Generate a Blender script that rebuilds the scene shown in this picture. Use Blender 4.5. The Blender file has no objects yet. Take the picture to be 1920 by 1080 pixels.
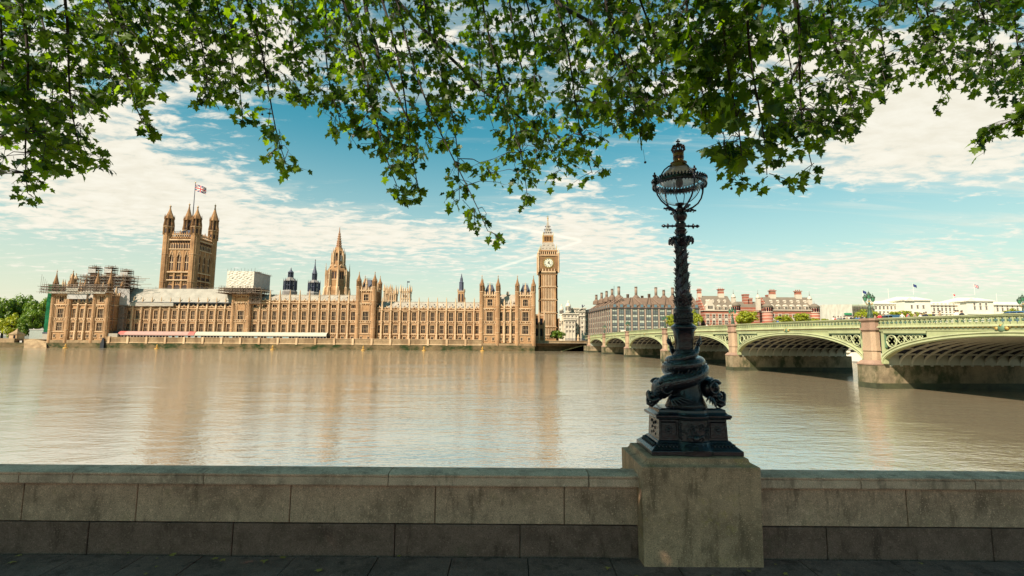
import bpy, math, random
from math import sin, cos, pi, radians, sqrt, atan2
from mathutils import Vector, Matrix, Quaternion
random.seed(7)
SC = bpy.context.scene
COL = SC.collection

# ------------------------------------------------------------------ camera
FPX, PITCH, ROLL, EYE = 900.0, radians(6.05), 0.0073, 6.5
_r0 = Vector((1, 0, 0)); _u0 = Vector((0, -sin(PITCH), cos(PITCH))); _f = Vector((0, cos(PITCH), sin(PITCH)))
_r = cos(ROLL) * _r0 + sin(ROLL) * _u0
_u = -sin(ROLL) * _r0 + cos(ROLL) * _u0
cam_d = bpy.data.cameras.new('camera')
cam_d.sensor_width = 36.0
cam_d.lens = 36.0 * FPX / 1920.0
cam_d.clip_start, cam_d.clip_end = 0.1, 9000
cam = bpy.data.objects.new('camera', cam_d); COL.objects.link(cam)
M3 = Matrix((_r, _u, -_f)).transposed()
cam.matrix_world = Matrix.Translation((0, 0, EYE)) @ M3.to_4x4()
SC.camera = cam

def at(px, py, Y):
    """the point of the place at distance Y that stands at a given spot of the photograph"""
    d = _f + (px - 960) / FPX * _r + (540 - py) / FPX * _u
    t = Y / d.y
    return Vector((t * d.x, Y, EYE + t * d.z))
def ax(px, Y, py=590): return at(px, py, Y).x
def az(py, Y, px): return at(px, py, Y).z

# ------------------------------------------------------------------ sun, sky, exposure
SUN_EL, SUN_AZ = radians(44), radians(222)          # azimuth clockwise from +Y: behind the camera, to its left
sun_d = bpy.data.lights.new('sun', 'SUN')
sun_d.energy, sun_d.angle, sun_d.color = 5.0, radians(0.5), (1.0, 0.89, 0.74)
sun = bpy.data.objects.new('sun', sun_d); COL.objects.link(sun)
sdir = Vector((sin(SUN_AZ) * cos(SUN_EL), cos(SUN_AZ) * cos(SUN_EL), sin(SUN_EL)))
sun.rotation_euler = sdir.to_track_quat('Z', 'Y').to_euler()
SC.view_settings.view_transform = 'Standard'
SC.view_settings.look = 'None'
SC.view_settings.gamma = 1.0
SC.view_settings.exposure = 0.78
SC.cycles.max_bounces = 6
SC.cycles.transparent_max_bounces = 12
SC.cycles.caustics_reflective = False
SC.cycles.caustics_refractive = False

W = bpy.data.worlds.new('World'); SC.world = W; W.use_nodes = True
def _n(nt, t, **kw):
    n = nt.nodes.new(t)
    for k, v in kw.items(): setattr(n, k, v)
    return n
def make_sky():
    nt = W.node_tree; nt.nodes.clear(); L = nt.links.new
    out = _n(nt, 'ShaderNodeOutputWorld'); bg = _n(nt, 'ShaderNodeBackground'); bg.inputs[1].default_value = 0.10
    L(bg.outputs[0], out.inputs[0])
    sky = _n(nt, 'ShaderNodeTexSky', sky_type='NISHITA', sun_disc=False, sun_elevation=SUN_EL, sun_rotation=SUN_AZ,
             altitude=0, air_density=1.0, dust_density=1.0, ozone_density=1.0)
    tc = _n(nt, 'ShaderNodeTexCoord'); sep = _n(nt, 'ShaderNodeSeparateXYZ'); L(tc.outputs['Generated'], sep.inputs[0])
    def m(op, a, b=None, c=None):
        n = _n(nt, 'ShaderNodeMath', operation=op)
        for i, v in enumerate((a, b, c)):
            if v is None: continue
            if isinstance(v, (int, float)): n.inputs[i].default_value = v
            else: L(v, n.inputs[i])
        return n.outputs[0]
    X, Y, Z = sep.outputs
    zc = m('MAXIMUM', Z, 0.0)
    def mixc(f, a, b):
        n = _n(nt, 'ShaderNodeMix', data_type='RGBA')
        if isinstance(f, (int, float)): n.inputs[0].default_value = f
        else: L(f, n.inputs[0])
        for i, v in ((6, a), (7, b)):
            if isinstance(v, tuple): n.inputs[i].default_value = (*v, 1)
            else: L(v, n.inputs[i])
        return n.outputs[2]
    tint = _n(nt, 'ShaderNodeMix', data_type='RGBA', blend_type='MULTIPLY'); tint.inputs[0].default_value = 1
    L(sky.outputs[0], tint.inputs[6]); tint.inputs[7].default_value = (0.29, 0.94, 0.78, 1)
    # warm, hazy band low over the city
    hz = m('POWER', m('MAXIMUM', m('SUBTRACT', 1.0, m('DIVIDE', zc, 0.41)), 0.0), 1.4)
    base = mixc(m('MULTIPLY', hz, 0.98), tint.outputs[2], (5.7, 4.95, 3.75))
    # cloud sheet seen in perspective: direction projected on a high flat layer
    den = m('ADD', zc, 0.09)
    cx = m('DIVIDE', X, den); cy = m('DIVIDE', Y, den)
    cv = _n(nt, 'ShaderNodeCombineXYZ'); L(cx, cv.inputs[0]); L(cy, cv.inputs[1])
    def noise(scale, detail, rough, dist, rot, sc, lac=2.0):
        mp = _n(nt, 'ShaderNodeMapping'); L(cv.outputs[0], mp.inputs[0])
        mp.inputs['Rotation'].default_value = (0, 0, radians(rot)); mp.inputs['Scale'].default_value = sc
        t = _n(nt, 'ShaderNodeTexNoise'); L(mp.outputs[0], t.inputs[0])
        t.inputs['Scale'].default_value = scale; t.inputs['Detail'].default_value = detail
        t.inputs['Roughness'].default_value = rough; t.inputs['Distortion'].default_value = dist
        return t.outputs[0]
    big = noise(0.9, 5, 0.55, 0.3, 20, (1, 1, 1))
    small = noise(8.5, 9, 0.62, 0.25, -28, (0.85, 1.35, 1))
    wisp = noise(1.6, 6, 0.62, 0.9, -62, (0.35, 2.2, 1))
    # where in the sky the banks stand (azimuth tangent, elevation tangent)
    ya = m('MAXIMUM', Y, 0.05)
    ua = m('DIVIDE', X, ya); va = m('DIVIDE', Z, ya)
    def blob(u, v, su, sv, k, amp):
        du = m('SUBTRACT', ua, u); dv = m('SUBTRACT', m('SUBTRACT', va, v), m('MULTIPLY', du, k))
        q = m('ADD', m('POWER', m('ABSOLUTE', m('DIVIDE', du, su)), 2.0), m('POWER', m('ABSOLUTE', m('DIVIDE', dv, sv)), 2.0))
        return m('MULTIPLY', m('EXPONENT', m('MULTIPLY', q, -1.0)), amp)
    blobs = [(-0.88, 0.33, 0.42, 0.11, -0.22, 0.22), (-1.05, 0.52, 0.35, 0.3, 0, 0.12), (-0.33, 0.22, 0.25, 0.05, -0.05, 0.20),
             (0.88, 0.45, 0.34, 0.12, 0.12, 0.24), (0.95, 0.60, 0.4, 0.14, 0, 0.22), (0.13, 0.27, 0.17, 0.10, -0.2, 0.15), (0.27, 0.215, 0.2, 0.035, 0, 0.16),
             (0.72, 0.15, 0.55, 0.05, 0.0, 0.18), (-0.1, 0.62, 1.0, 0.14, 0, 0.12), (-0.6, 0.62, 0.12, 0.05, 0, 0.2),
             (0.60, 0.245, 0.30, 0.035, 0.1, -0.25), (-0.25, 0.36, 0.22, 0.07, -0.1, -0.12), (0.38, 0.33, 0.12, 0.09, 0, -0.12)]
    cov = None
    for b in blobs:
        v = blob(*b); cov = v if cov is None else m('ADD', cov, v)
    s1 = m('ADD', m('MULTIPLY', big, 0.34), m('MULTIPLY', small, 0.66))
    dens = m('ADD', s1, cov)
    def smooth(x, lo, hi):
        n = _n(nt, 'ShaderNodeMapRange', interpolation_type='SMOOTHSTEP'); L(x, n.inputs[0])
        n.inputs[1].default_value = lo; n.inputs[2].default_value = hi
        return n.outputs[0]
    d1 = smooth(dens, 0.555, 0.70)
    d2 = m('MULTIPLY', smooth(m('ADD', wisp, m('MULTIPLY', cov, 0.6)), 0.50, 0.80), 0.55)
    d = m('MINIMUM', m('ADD', d1, m('MULTIPLY', d2, m('SUBTRACT', 1.0, d1))), 1.0)
    ccol = mixc(smooth(small, 0.3, 0.7), (5.3, 4.95, 4.1), (5.9, 5.6, 4.8))
    res = mixc(m('MULTIPLY', d, 0.95), base, ccol)
    # two thin vapour trails
    def trail(u0, v0, u1, v1, w, amp):
        k = (v1 - v0) / (u1 - u0)
        dv = m('ABSOLUTE', m('SUBTRACT', va, m('ADD', m('MULTIPLY', m('SUBTRACT', ua, u0), k), v0)))
        e = m('SUBTRACT', 1.0, smooth(dv, 0.0, w))
        inside = m('MULTIPLY', smooth(ua, u0, u0 + 0.05), m('SUBTRACT', 1.0, smooth(ua, u1 - 0.01, u1)))
        fr = m('MULTIPLY', inside, m('GREATER_THAN', Y, 0.1))
        return m('MULTIPLY', m('MULTIPLY', e, fr), amp)
    t1 = trail(-0.06, 0.247, 0.15, 0.208, 0.005, 0.5); t2 = trail(-0.07, 0.135, 0.15, 0.208, 0.005, 0.5)
    res = mixc(m('MINIMUM', m('ADD', t1, t2), 1.0), res, (7.2, 6.8, 5.6))
    # below the horizon: dull ground colour
    res = mixc(smooth(Z, -0.05, 0.0), (1.2, 1.1, 0.9), res)
    L(res, bg.inputs[0])
make_sky()

# ------------------------------------------------------------------ materials
def mat(name, col, rough=0.8, spec=0.3, metal=0.0, var=0.0, vscale=1.0, dark=None, dscale=0.3, damt=0.0, bump=0.0, bscale=8.0, streak=0.0, detail=6, fine=0.0):
    """painted / stone / metal surface: colour with grain, soft blotches of a second colour and a bump"""
    m = bpy.data.materials.new(name); m.use_nodes = True
    nt = m.node_tree; L = nt.links.new; b = nt.nodes['Principled BSDF']
    b.inputs['Roughness'].default_value = rough; b.inputs['Metallic'].default_value = metal
    b.inputs['Specular IOR Level'].default_value = spec
    b.inputs['Base Color'].default_value = (*col, 1)
    tc = _n(nt, 'ShaderNodeTexCoord')
    src = tc.outputs['Object']
    def nz(scale, det, rg=0.6, sc=(1, 1, 1)):
        v = src
        if sc != (1, 1, 1):
            mp = _n(nt, 'ShaderNodeMapping'); mp.inputs['Scale'].default_value = sc; L(src, mp.inputs[0]); v = mp.outputs[0]
        t = _n(nt, 'ShaderNodeTexNoise'); t.inputs['Scale'].default_value = scale; t.inputs['Detail'].default_value = det
        t.inputs['Roughness'].default_value = rg; L(v, t.inputs[0]); return t.outputs[0]
    cur = None
    if var > 0:
        mr = _n(nt, 'ShaderNodeMapRange'); L(nz(vscale, detail, 0.65), mr.inputs[0])
        mr.inputs[1].default_value = 0.25; mr.inputs[2].default_value = 0.75
        mr.inputs[3].default_value = 1 - var; mr.inputs[4].default_value = 1 + var
        mx = _n(nt, 'ShaderNodeMix', data_type='RGBA', blend_type='MULTIPLY'); mx.inputs[0].default_value = 1
        mx.inputs[6].default_value = (*col, 1)
        cb = _n(nt, 'ShaderNodeCombineColor')
        for i in range(3): L(mr.outputs[0], cb.inputs[i])
        L(cb.outputs[0], mx.inputs[7]); cur = mx.outputs[2]
    if dark is not None:
        mr = _n(nt, 'ShaderNodeMapRange', interpolation_type='SMOOTHSTEP'); L(nz(dscale, 7, 0.68, (1, 1, streak) if streak else (1, 1, 1)), mr.inputs[0])
        mr.inputs[1].default_value = 0.42; mr.inputs[2].default_value = 0.64; mr.inputs[4].default_value = damt
        mx = _n(nt, 'ShaderNodeMix', data_type='RGBA'); L(mr.outputs[0], mx.inputs[0])
        if cur is not None: L(cur, mx.inputs[6])
        else: mx.inputs[6].default_value = (*col, 1)
        mx.inputs[7].default_value = (*dark, 1); cur = mx.outputs[2]
    if fine > 0:
        mr = _n(nt, 'ShaderNodeMapRange'); L(nz(vscale * 22, 3, 0.7), mr.inputs[0])
        mr.inputs[1].default_value = 0.3; mr.inputs[2].default_value = 0.7
        mr.inputs[3].default_value = 1 - fine; mr.inputs[4].default_value = 1 + fine
        mx = _n(nt, 'ShaderNodeMix', data_type='RGBA', blend_type='MULTIPLY'); mx.inputs[0].default_value = 1
        if cur is not None: L(cur, mx.inputs[6])
        else: mx.inputs[6].default_value = (*col, 1)
        cb = _n(nt, 'ShaderNodeCombineColor')
        for i in range(3): L(mr.outputs[0], cb.inputs[i])
        L(cb.outputs[0], mx.inputs[7]); cur = mx.outputs[2]
    if cur is not None: L(cur, b.inputs['Base Color'])
    if bump > 0:
        bp = _n(nt, 'ShaderNodeBump'); bp.inputs['Strength'].default_value = bump; bp.inputs['Distance'].default_value = 0.05
        L(nz(bscale, 5), bp.inputs['Height']); L(bp.outputs[0], b.inputs['Normal'])
    return m

# ------------------------------------------------------------------ mesh building
class MB:
    """collects shapes into one mesh"""
    def __init__(s): s.v = []; s.f = []; s.mi = []; s.sm = []
    def add(s, vs, fs, mi=0, sm=False):
        o = len(s.v); s.v.extend(tuple(p) for p in vs)
        for f in fs: s.f.append(tuple(o + i for i in f)); s.mi.append(mi); s.sm.append(sm)
        return s
    def box(s, x0, x1, y0, y1, z0, z1, mi=0):
        if x0 > x1: x0, x1 = x1, x0
        if y0 > y1: y0, y1 = y1, y0
        if z0 > z1: z0, z1 = z1, z0
        return s.add([(x0, y0, z0), (x1, y0, z0), (x1, y1, z0), (x0, y1, z0), (x0, y0, z1), (x1, y0, z1), (x1, y1, z1), (x0, y1, z1)],
                     [(0, 3, 2, 1), (4, 5, 6, 7), (0, 1, 5, 4), (1, 2, 6, 5), (2, 3, 7, 6), (3, 0, 4, 7)], mi)
    def slab(s, pts, z0, z1, mi=0):
        """polygon (counter-clockwise) between two heights"""
        n = len(pts); vs = [(p[0], p[1], z0) for p in pts] + [(p[0], p[1], z1) for p in pts]
        fs = [tuple(range(n - 1, -1, -1)), tuple(range(n, 2 * n))] + [(i, (i + 1) % n, n + (i + 1) % n, n + i) for i in range(n)]
        return s.add(vs, fs, mi)
    def prism(s, pts, y0, y1, mi=0):
        """XZ polygon (counter-clockwise seen from -Y) between two Y planes"""
        n = len(pts); vs = [(p[0], y0, p[1]) for p in pts] + [(p[0], y1, p[1]) for p in pts]
        fs = [tuple(range(n)), tuple(range(2 * n - 1, n - 1, -1))] + [((i + 1) % n, i, n + i, n + (i + 1) % n) for i in range(n)]
        return s.add(vs, fs, mi)
    def lathe(s, prof, n=16, cx=0, cy=0, mi=0, sm=True, rot=0.0, cap=True, sx=1.0, sy=1.0):
        vs = []
        for r, z in prof:
            for k in range(n):
                a = rot + 2 * pi * k / n
                vs.append((cx + r * cos(a) * sx, cy + r * sin(a) * sy, z))
        fs = []
        for j in range(len(prof) - 1):
            for k in range(n):
                k2 = (k + 1) % n
                fs.append((j * n + k, j * n + k2, (j + 1) * n + k2, (j + 1) * n + k))
        if cap:
            fs.append(tuple(range(n - 1, -1, -1))); fs.append(tuple((len(prof) - 1) * n + k for k in range(n)))
        return s.add(vs, fs, mi, sm)
    def tube(s, pts, rad, n=6, mi=0, sm=True, flat=1.0):
        pts = [Vector(p) for p in pts]; m = len(pts)
        if not isinstance(rad, (list, tuple)): rad = [rad] * m
        vs = []; prev = None
        for i, p in enumerate(pts):
            t = (pts[min(i + 1, m - 1)] - pts[max(i - 1, 0)]).normalized()
            if prev is None:
                a = Vector((0, 0, 1)) if abs(t.z) < 0.9 else Vector((1, 0, 0))
                u = t.cross(a).normalized()
            else:
                u = (prev - t * prev.dot(t)).normalized()
            prev = u; w = t.cross(u)
            for k in range(n):
                q = 2 * pi * k / n
                vs.append(p + rad[i] * (cos(q) * u + flat * sin(q) * w))
        fs = [(j * n + k, j * n + (k + 1) % n, (j + 1) * n + (k + 1) % n, (j + 1) * n + k) for j in range(m - 1) for k in range(n)]
        fs += [tuple(range(n - 1, -1, -1)), tuple((m - 1) * n + k for k in range(n))]
        return s.add(vs, fs, mi, sm)
    def bar(s, a, b, r, mi=0): return s.tube([a, b], r, 4, mi, False)
    def ball(s, c, r, n=8, mi=0, sc=(1, 1, 1)):
        m = max(3, n // 2); vs = [(c[0], c[1], c[2] - r * sc[2])]
        for j in range(1, m):
            a = -pi / 2 + pi * j / m
            for k in range(n): vs.append((c[0] + r * cos(a) * cos(2 * pi * k / n) * sc[0], c[1] + r * cos(a) * sin(2 * pi * k / n) * sc[1], c[2] + r * sin(a) * sc[2]))
        vs.append((c[0], c[1], c[2] + r * sc[2])); e = len(vs) - 1
        fs = [(0, 1 + (k + 1) % n, 1 + k) for k in range(n)]
        for j in range(m - 2): fs += [(1 + j * n + k, 1 + j * n + (k + 1) % n, 1 + (j + 1) * n + (k + 1) % n, 1 + (j + 1) * n + k) for k in range(n)]
        fs += [(e, 1 + (m - 2) * n + k, 1 + (m - 2) * n + (k + 1) % n) for k in range(n)]
        return s.add(vs, fs, mi, True)
    def xf(s, M, start=0):
        for i in range(start, len(s.v)): s.v[i] = tuple(M @ Vector(s.v[i]))
        return s
    def build(s, name, mats, parent=None, org=None, world=True):
        me = bpy.data.meshes.new(name)
        if org is None: org = WL.get(parent.name, Vector((0, 0, 0))) if parent is not None else Vector((0, 0, 0))
        org = Vector(org)
        if world: vs = [(p[0] - org.x, p[1] - org.y, p[2] - org.z) for p in s.v]
        else: vs = s.v
        me.from_pydata(vs, [], s.f)
        if not isinstance(mats, (list, tuple)): mats = [mats]
        for m in mats: me.materials.append(m)
        me.polygons.foreach_set('material_index', s.mi); me.polygons.foreach_set('use_smooth', s.sm)
        me.update()
        return link(name, me, parent, org)
WL = {}
def link(name, me, parent=None, org=(0, 0, 0)):
    o = bpy.data.objects.new(name, me); COL.objects.link(o); org = Vector(org)
    WL[o.name] = org
    if parent is not None: o.parent = parent; o.location = org - WL[parent.name]
    else: o.location = org
    return o
def root(name, loc): return link(name, None, None, loc)
def tag(o, label=None, cat=None, group=None, kind=None):
    for k, v in (('label', label), ('category', cat), ('group', group), ('kind', kind)):
        if v: o[k] = v
    return o
def kids(o): return [c for c in o.children]
def copy_tree(o, parent=None, name=None):
    c = o.copy(); COL.objects.link(c); WL[c.name] = Vector(WL.get(o.name, (0, 0, 0)))
    if parent is not None: c.parent = parent
    for ch in kids(o): copy_tree(ch, c)
    return c
def smooth_bevel(o, w=0.01, seg=2):
    b = o.modifiers.new('soft edges', 'BEVEL'); b.width = w; b.segments = seg; b.limit_method = 'ANGLE'; b.angle_limit = radians(40)
    return o
# ------------------------------------------------------------------ river, ground, near embankment
PAVE = 4.0
def make_water():
    m = bpy.data.materials.new('river water'); m.use_nodes = True
    nt = m.node_tree; L = nt.links.new; b = nt.nodes['Principled BSDF']
    b.inputs['Base Color'].default_value = (0.27, 0.205, 0.13, 1); b.inputs['Roughness'].default_value = 0.06
    b.inputs['IOR'].default_value = 3.8; b.inputs['Specular IOR Level'].default_value = 0.95
    geo = _n(nt, 'ShaderNodeNewGeometry')
    def nz(scale, det, sc, rot=0, dist=0.0):
        mp = _n(nt, 'ShaderNodeMapping'); mp.inputs['Scale'].default_value = sc; mp.inputs['Rotation'].default_value = (0, 0, radians(rot)); L(geo.outputs['Position'], mp.inputs[0])
        t = _n(nt, 'ShaderNodeTexNoise'); t.inputs['Scale'].default_value = scale; t.inputs['Detail'].default_value = det; t.inputs['Roughness'].default_value = 0.55
        t.inputs['Distortion'].default_value = dist; L(mp.outputs[0], t.inputs[0]); return t.outputs[0]
    def m_(op, a, b_=None):
        n = _n(nt, 'ShaderNodeMath', operation=op)
        for i, v in enumerate((a, b_)):
            if v is None: continue
            if isinstance(v, (int, float)): n.inputs[i].default_value = v
            else: L(v, n.inputs[i])
        return n.outputs[0]
    # long swell, ripples, and patches where the wind ruffles the surface
    swell = nz(0.16, 3, (0.55, 1.0, 1), 12, 0.4)
    rip = nz(1.15, 4, (0.5, 1.15, 1), -8, 0.5)
    fine = nz(3.6, 3, (0.6, 1.1, 1), 18, 0.3)
    patch = nz(0.035, 3, (0.45, 1, 1), 5)
    pr = _n(nt, 'ShaderNodeMapRange'); L(patch, pr.inputs[0]); pr.inputs[1].default_value = 0.35; pr.inputs[2].default_value = 0.65; pr.inputs[3].default_value = 0.4; pr.inputs[4].default_value = 1.5
    mid = nz(0.5, 3, (0.4, 1.0, 1), -6, 0.6)
    h = m_('ADD', m_('ADD', m_('MULTIPLY', swell, 1.3), m_('MULTIPLY', mid, 0.55)), m_('MULTIPLY', m_('ADD', m_('MULTIPLY', rip, 0.42), m_('MULTIPLY', fine, 0.26)), pr.outputs[0]))
    bp = _n(nt, 'ShaderNodeBump'); bp.inputs['Strength'].default_value = 1.0; bp.inputs['Distance'].default_value = 0.095
    L(h, bp.inputs['Height']); L(bp.outputs[0], b.inputs['Normal'])
    return m
mb = MB(); mb.add([(-2500, 6.3, 0), (2500, 6.3, 0), (2500, 262, 0), (-2500, 262, 0)], [(0, 1, 2, 3)])
tag(mb.build('river_water', make_water()), kind='structure')

m_ground = mat('city ground', (0.16, 0.15, 0.12), 0.95, var=0.2, vscale=0.05)
mb = MB(); mb.add([(-6000, 261.5, 4.3), (6000, 261.5, 4.3), (6000, 8000, 4.3), (-6000, 8000, 4.3)], [(0, 1, 2, 3)])
tag(mb.build('ground', m_ground), kind='structure')

# foreground stone: worn grey-brown granite and limestone
def stone_fg(name, col, lich, seed):
    m = bpy.data.materials.new(name); m.use_nodes = True
    nt = m.node_tree; L = nt.links.new; b = nt.nodes['Principled BSDF']; b.inputs['Roughness'].default_value = 0.9; b.inputs['Specular IOR Level'].default_value = 0.12
    tc = _n(nt, 'ShaderNodeTexCoord')
    def nz(scale, det, rg=0.6, sc=(1, 1, 1)):
        mp = _n(nt, 'ShaderNodeMapping'); mp.inputs['Location'].default_value = (seed, seed * 2, seed); mp.inputs['Scale'].default_value = sc; L(tc.outputs['Object'], mp.inputs[0])
        t = _n(nt, 'ShaderNodeTexNoise'); t.inputs['Scale'].default_value = scale; t.inputs['Detail'].default_value = det; t.inputs['Roughness'].default_value = rg; L(mp.outputs[0], t.inputs[0]); return t.outputs[0]
    def ramp(f, lo, hi):
        r = _n(nt, 'ShaderNodeMapRange', interpolation_type='SMOOTHSTEP'); L(f, r.inputs[0]); r.inputs[1].default_value = lo; r.inputs[2].default_value = hi; return r.outputs[0]
    def mx(f, a, b_, amt=1.0):
        n = _n(nt, 'ShaderNodeMix', data_type='RGBA')
        mu = _n(nt, 'ShaderNodeMath', operation='MULTIPLY'); L(f, mu.inputs[0]); mu.inputs[1].default_value = amt; L(mu.outputs[0], n.inputs[0])
        for i, v in ((6, a), (7, b_)):
            if isinstance(v, tuple): n.inputs[i].default_value = (*v, 1)
            else: L(v, n.inputs[i])
        return n.outputs[2]
    c = tuple(col)
    dk = tuple(x * 0.45 for x in col); lt = tuple(min(1, x * 1.5) for x in col)
    s = mx(ramp(nz(2.2, 8, 0.7), 0.40, 0.68), c, dk, 0.85)
    s = mx(ramp(nz(14, 6, 0.7), 0.52, 0.72), s, lt, 0.55)
    s = mx(ramp(nz(5.0, 8, 0.7, (1, 1, 0.28)), 0.52, 0.66), s, tuple(x * 0.32 for x in col), 0.8)     # water streaks
    s = mx(ramp(nz(3.1, 8, 0.75), 0.55, 0.70), s, lich, 0.6)
    s = mx(ramp(nz(110, 2, 0.6), 0.48, 0.66), s, dk, 0.8)
    s = mx(ramp(nz(70, 2, 0.6), 0.60, 0.70), s, lt, 0.8)
    L(s, b.inputs['Base Color'])
    bp = _n(nt, 'ShaderNodeBump'); bp.inputs['Strength'].default_value = 0.5; bp.inputs['Distance'].default_value = 0.012
    L(nz(38, 8, 0.7), bp.inputs['Height']); L(bp.outputs[0], b.inputs['Normal'])
    return m
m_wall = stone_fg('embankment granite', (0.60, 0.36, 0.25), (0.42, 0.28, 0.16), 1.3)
m_wall_low = stone_fg('vignette darkened granite', (0.25, 0.14, 0.11), (0.15, 0.105, 0.07), 2.6)  # lower course painted darker, vignette falloff put into its colour
m_coping = stone_fg('coping granite', (0.72, 0.46, 0.335), (0.55, 0.36, 0.24), 4.1)
m_ped = stone_fg('pedestal limestone', (0.54, 0.325, 0.21), (0.50, 0.33, 0.11), 7.7)
m_pave = stone_fg('paving flags', (0.27, 0.155, 0.135), (0.2, 0.125, 0.095), 9.2)

# pavement: flags with open joints on a dark bed
mb = MB(); mb.add([(-80, -60, PAVE - 0.03), (80, -60, PAVE - 0.03), (80, 6.28, PAVE - 0.03), (-80, 6.28, PAVE - 0.03)], [(0, 1, 2, 3)])
tag(mb.build('ground_bed', mat('joint dirt', (0.02, 0.017, 0.015), 0.95)), kind='structure')
mb = MB(); rnd = random.Random(3); y = 5.80; row = 0
while y > -6:
    d = rnd.choice((0.50, 0.62, 0.72)); x = -14 + rnd.random()
    while x < 14:
        w = rnd.uniform(0.65, 1.15); dz = rnd.uniform(-0.004, 0.004)
        sk = 0.06
        mb.slab([(x + 0.006, y - d + 0.006), (x + w - 0.006, y - d + 0.006), (x + w - 0.006, y - 0.006), (x + 0.006, y - 0.006)], PAVE - 0.05, PAVE + dz)
        x += w
    y -= d
tag(mb.build('pavement', m_pave), kind='structure')

# the river wall: two courses of long blocks under a rounded coping, on each side of the lamp pedestal
PX0, PX1 = 1.484, 2.82
def river_wall(x0, x1, label, joints_top, joints_up, joints_low):
    r = tag(root('embankment_wall', ((x0 + x1) / 2, 6.05, PAVE)), label, 'wall', None, 'thing')
    def runs(js): 
        js = [x0] + [j for j in js if x0 + 0.1 < j < x1 - 0.1] + [x1]
        return list(zip(js[:-1], js[1:]))
    g = 0.005
    core = MB(); core.box(x0 + 0.01, x1 - 0.01, 5.90, 6.26, -1.0, 4.82)
    core.build('core', m_wall, r)
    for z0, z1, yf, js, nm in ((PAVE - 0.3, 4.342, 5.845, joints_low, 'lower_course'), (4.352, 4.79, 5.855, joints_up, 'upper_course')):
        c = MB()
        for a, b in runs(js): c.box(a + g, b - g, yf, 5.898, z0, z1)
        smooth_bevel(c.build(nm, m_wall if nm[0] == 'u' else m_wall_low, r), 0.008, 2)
    for a, b in runs(joints_top):
        c = MB()
        pr = [(5.76, 4.80), (5.75, 4.815), (5.75, 4.895), (5.765, 4.902), (5.765, 4.910), (5.742, 4.916), (5.742, 4.930), (5.80, 4.944), (5.90, 4.950), (6.02, 4.944), (6.14, 4.915), (6.25, 4.875), (6.30, 4.84), (6.30, 4.78)]
        n = len(pr); vs = [(a + g, p[0], p[1]) for p in pr] + [(b - g, p[0], p[1]) for p in pr]
        c.add(vs, [tuple(range(n)), tuple(range(2 * n - 1, n - 1, -1))] + [((i + 1) % n, i, n + i, n + (i + 1) % n) for i in range(n)])
        c.build('coping_stone', m_coping, r)
    return r
def jx(pxs, py, Y): return [at(p, py, Y).x for p in pxs]
river_wall(-26, PX0 + 0.06, 'long granite river wall in front of the palace view, running up to the lamp pedestal',
           [-20, -17.5, -15, -12.5, -10, -8] + jx([35, 136, 382, 728, 1104], 892, 5.75), [-18, -15.5, -13, -10.5, -8.2] + jx([42, 256, 544, 816, 1058], 950, 5.86), [-17, -14, -11.5, -9] + jx([165, 436, 740, 975], 1010, 5.85))
river_wall(PX1 - 0.06, 26, 'shorter stretch of granite river wall beyond the lamp pedestal, in front of the bridge',
           jx([1614, 1828], 900, 5.75) + [8, 10.5, 13, 15.5, 18], jx([1700], 950, 5.86) + [7.2, 9.8, 12.5, 15, 18], jx([1550, 1860], 1010, 5.85) + [8.5, 11, 14, 17])

# lamp pedestal of limestone with a hollow-curved top
ped = tag(root('lamp_pedestal', (2.152, 6.10, PAVE)), 'square weathered stone pedestal carrying the black dolphin lamp', 'pedestal')
mb = MB()
prof = [(0.0, PAVE - 0.2), (0.004, PAVE), (-0.004, 5.070), (0.012, 5.076), (0.040, 5.080), (0.062, 5.093), (0.078, 5.115), (0.086, 5.146), (0.10, 5.152), (0.13, 5.155)]
vs = []
for ins, z in prof: vs += [(PX0 + ins, 5.61 + ins, z), (PX1 - ins, 5.61 + ins, z), (PX1 - ins, 6.60 - ins, z), (PX0 + ins, 6.60 - ins, z)]
fs = [(3, 2, 1, 0)]
for j in range(len(prof) - 1): fs += [(4 * j + k, 4 * j + (k + 1) % 4, 4 * j + 4 + (k + 1) % 4, 4 * j + 4 + k) for k in range(4)]
e = 4 * (len(prof) - 1); fs.append((e, e + 1, e + 2, e + 3))
mb.add(vs, fs); smooth_bevel(mb.build('pedestal_block', m_ped, ped), 0.004, 1)
mb = MB(); mb.box(PX0 - 0.02, PX1 + 0.02, 6.30, 6.62, -1, 4.8); mb.build('river_footing', m_wall, ped)
# ------------------------------------------------------------------ the dolphin lamp
m_iron = mat('black gloss paint on cast iron', (0.006, 0.007, 0.013), 0.2, 0.38, var=0.3, vscale=6, bump=0.22, bscale=30)
m_iron_relief = mat('black gloss paint on relief casting', (0.006, 0.007, 0.013), 0.2, 0.38, var=0.3, vscale=6, bump=0.9, bscale=34)
for _m in (m_iron, m_iron_relief):
    _b = _m.node_tree.nodes['Principled BSDF']; _b.inputs['Coat Weight'].default_value = 0.4; _b.inputs['Coat Roughness'].default_value = .10
m_gilt = mat('tarnished gilt paint', (0.36, 0.19, 0.055), 0.42, 0.5, metal=0.35, var=0.35, vscale=9, bump=0.2, bscale=60)
m_crown = mat('bronze brown crown paint', (0.085, 0.045, 0.04), 0.38, 0.5, metal=0.3, var=0.3, vscale=12)
m_reflector = mat('dusty white reflector', (0.42, 0.38, 0.36), 0.55, 0.3, var=0.25, vscale=5)
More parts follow.
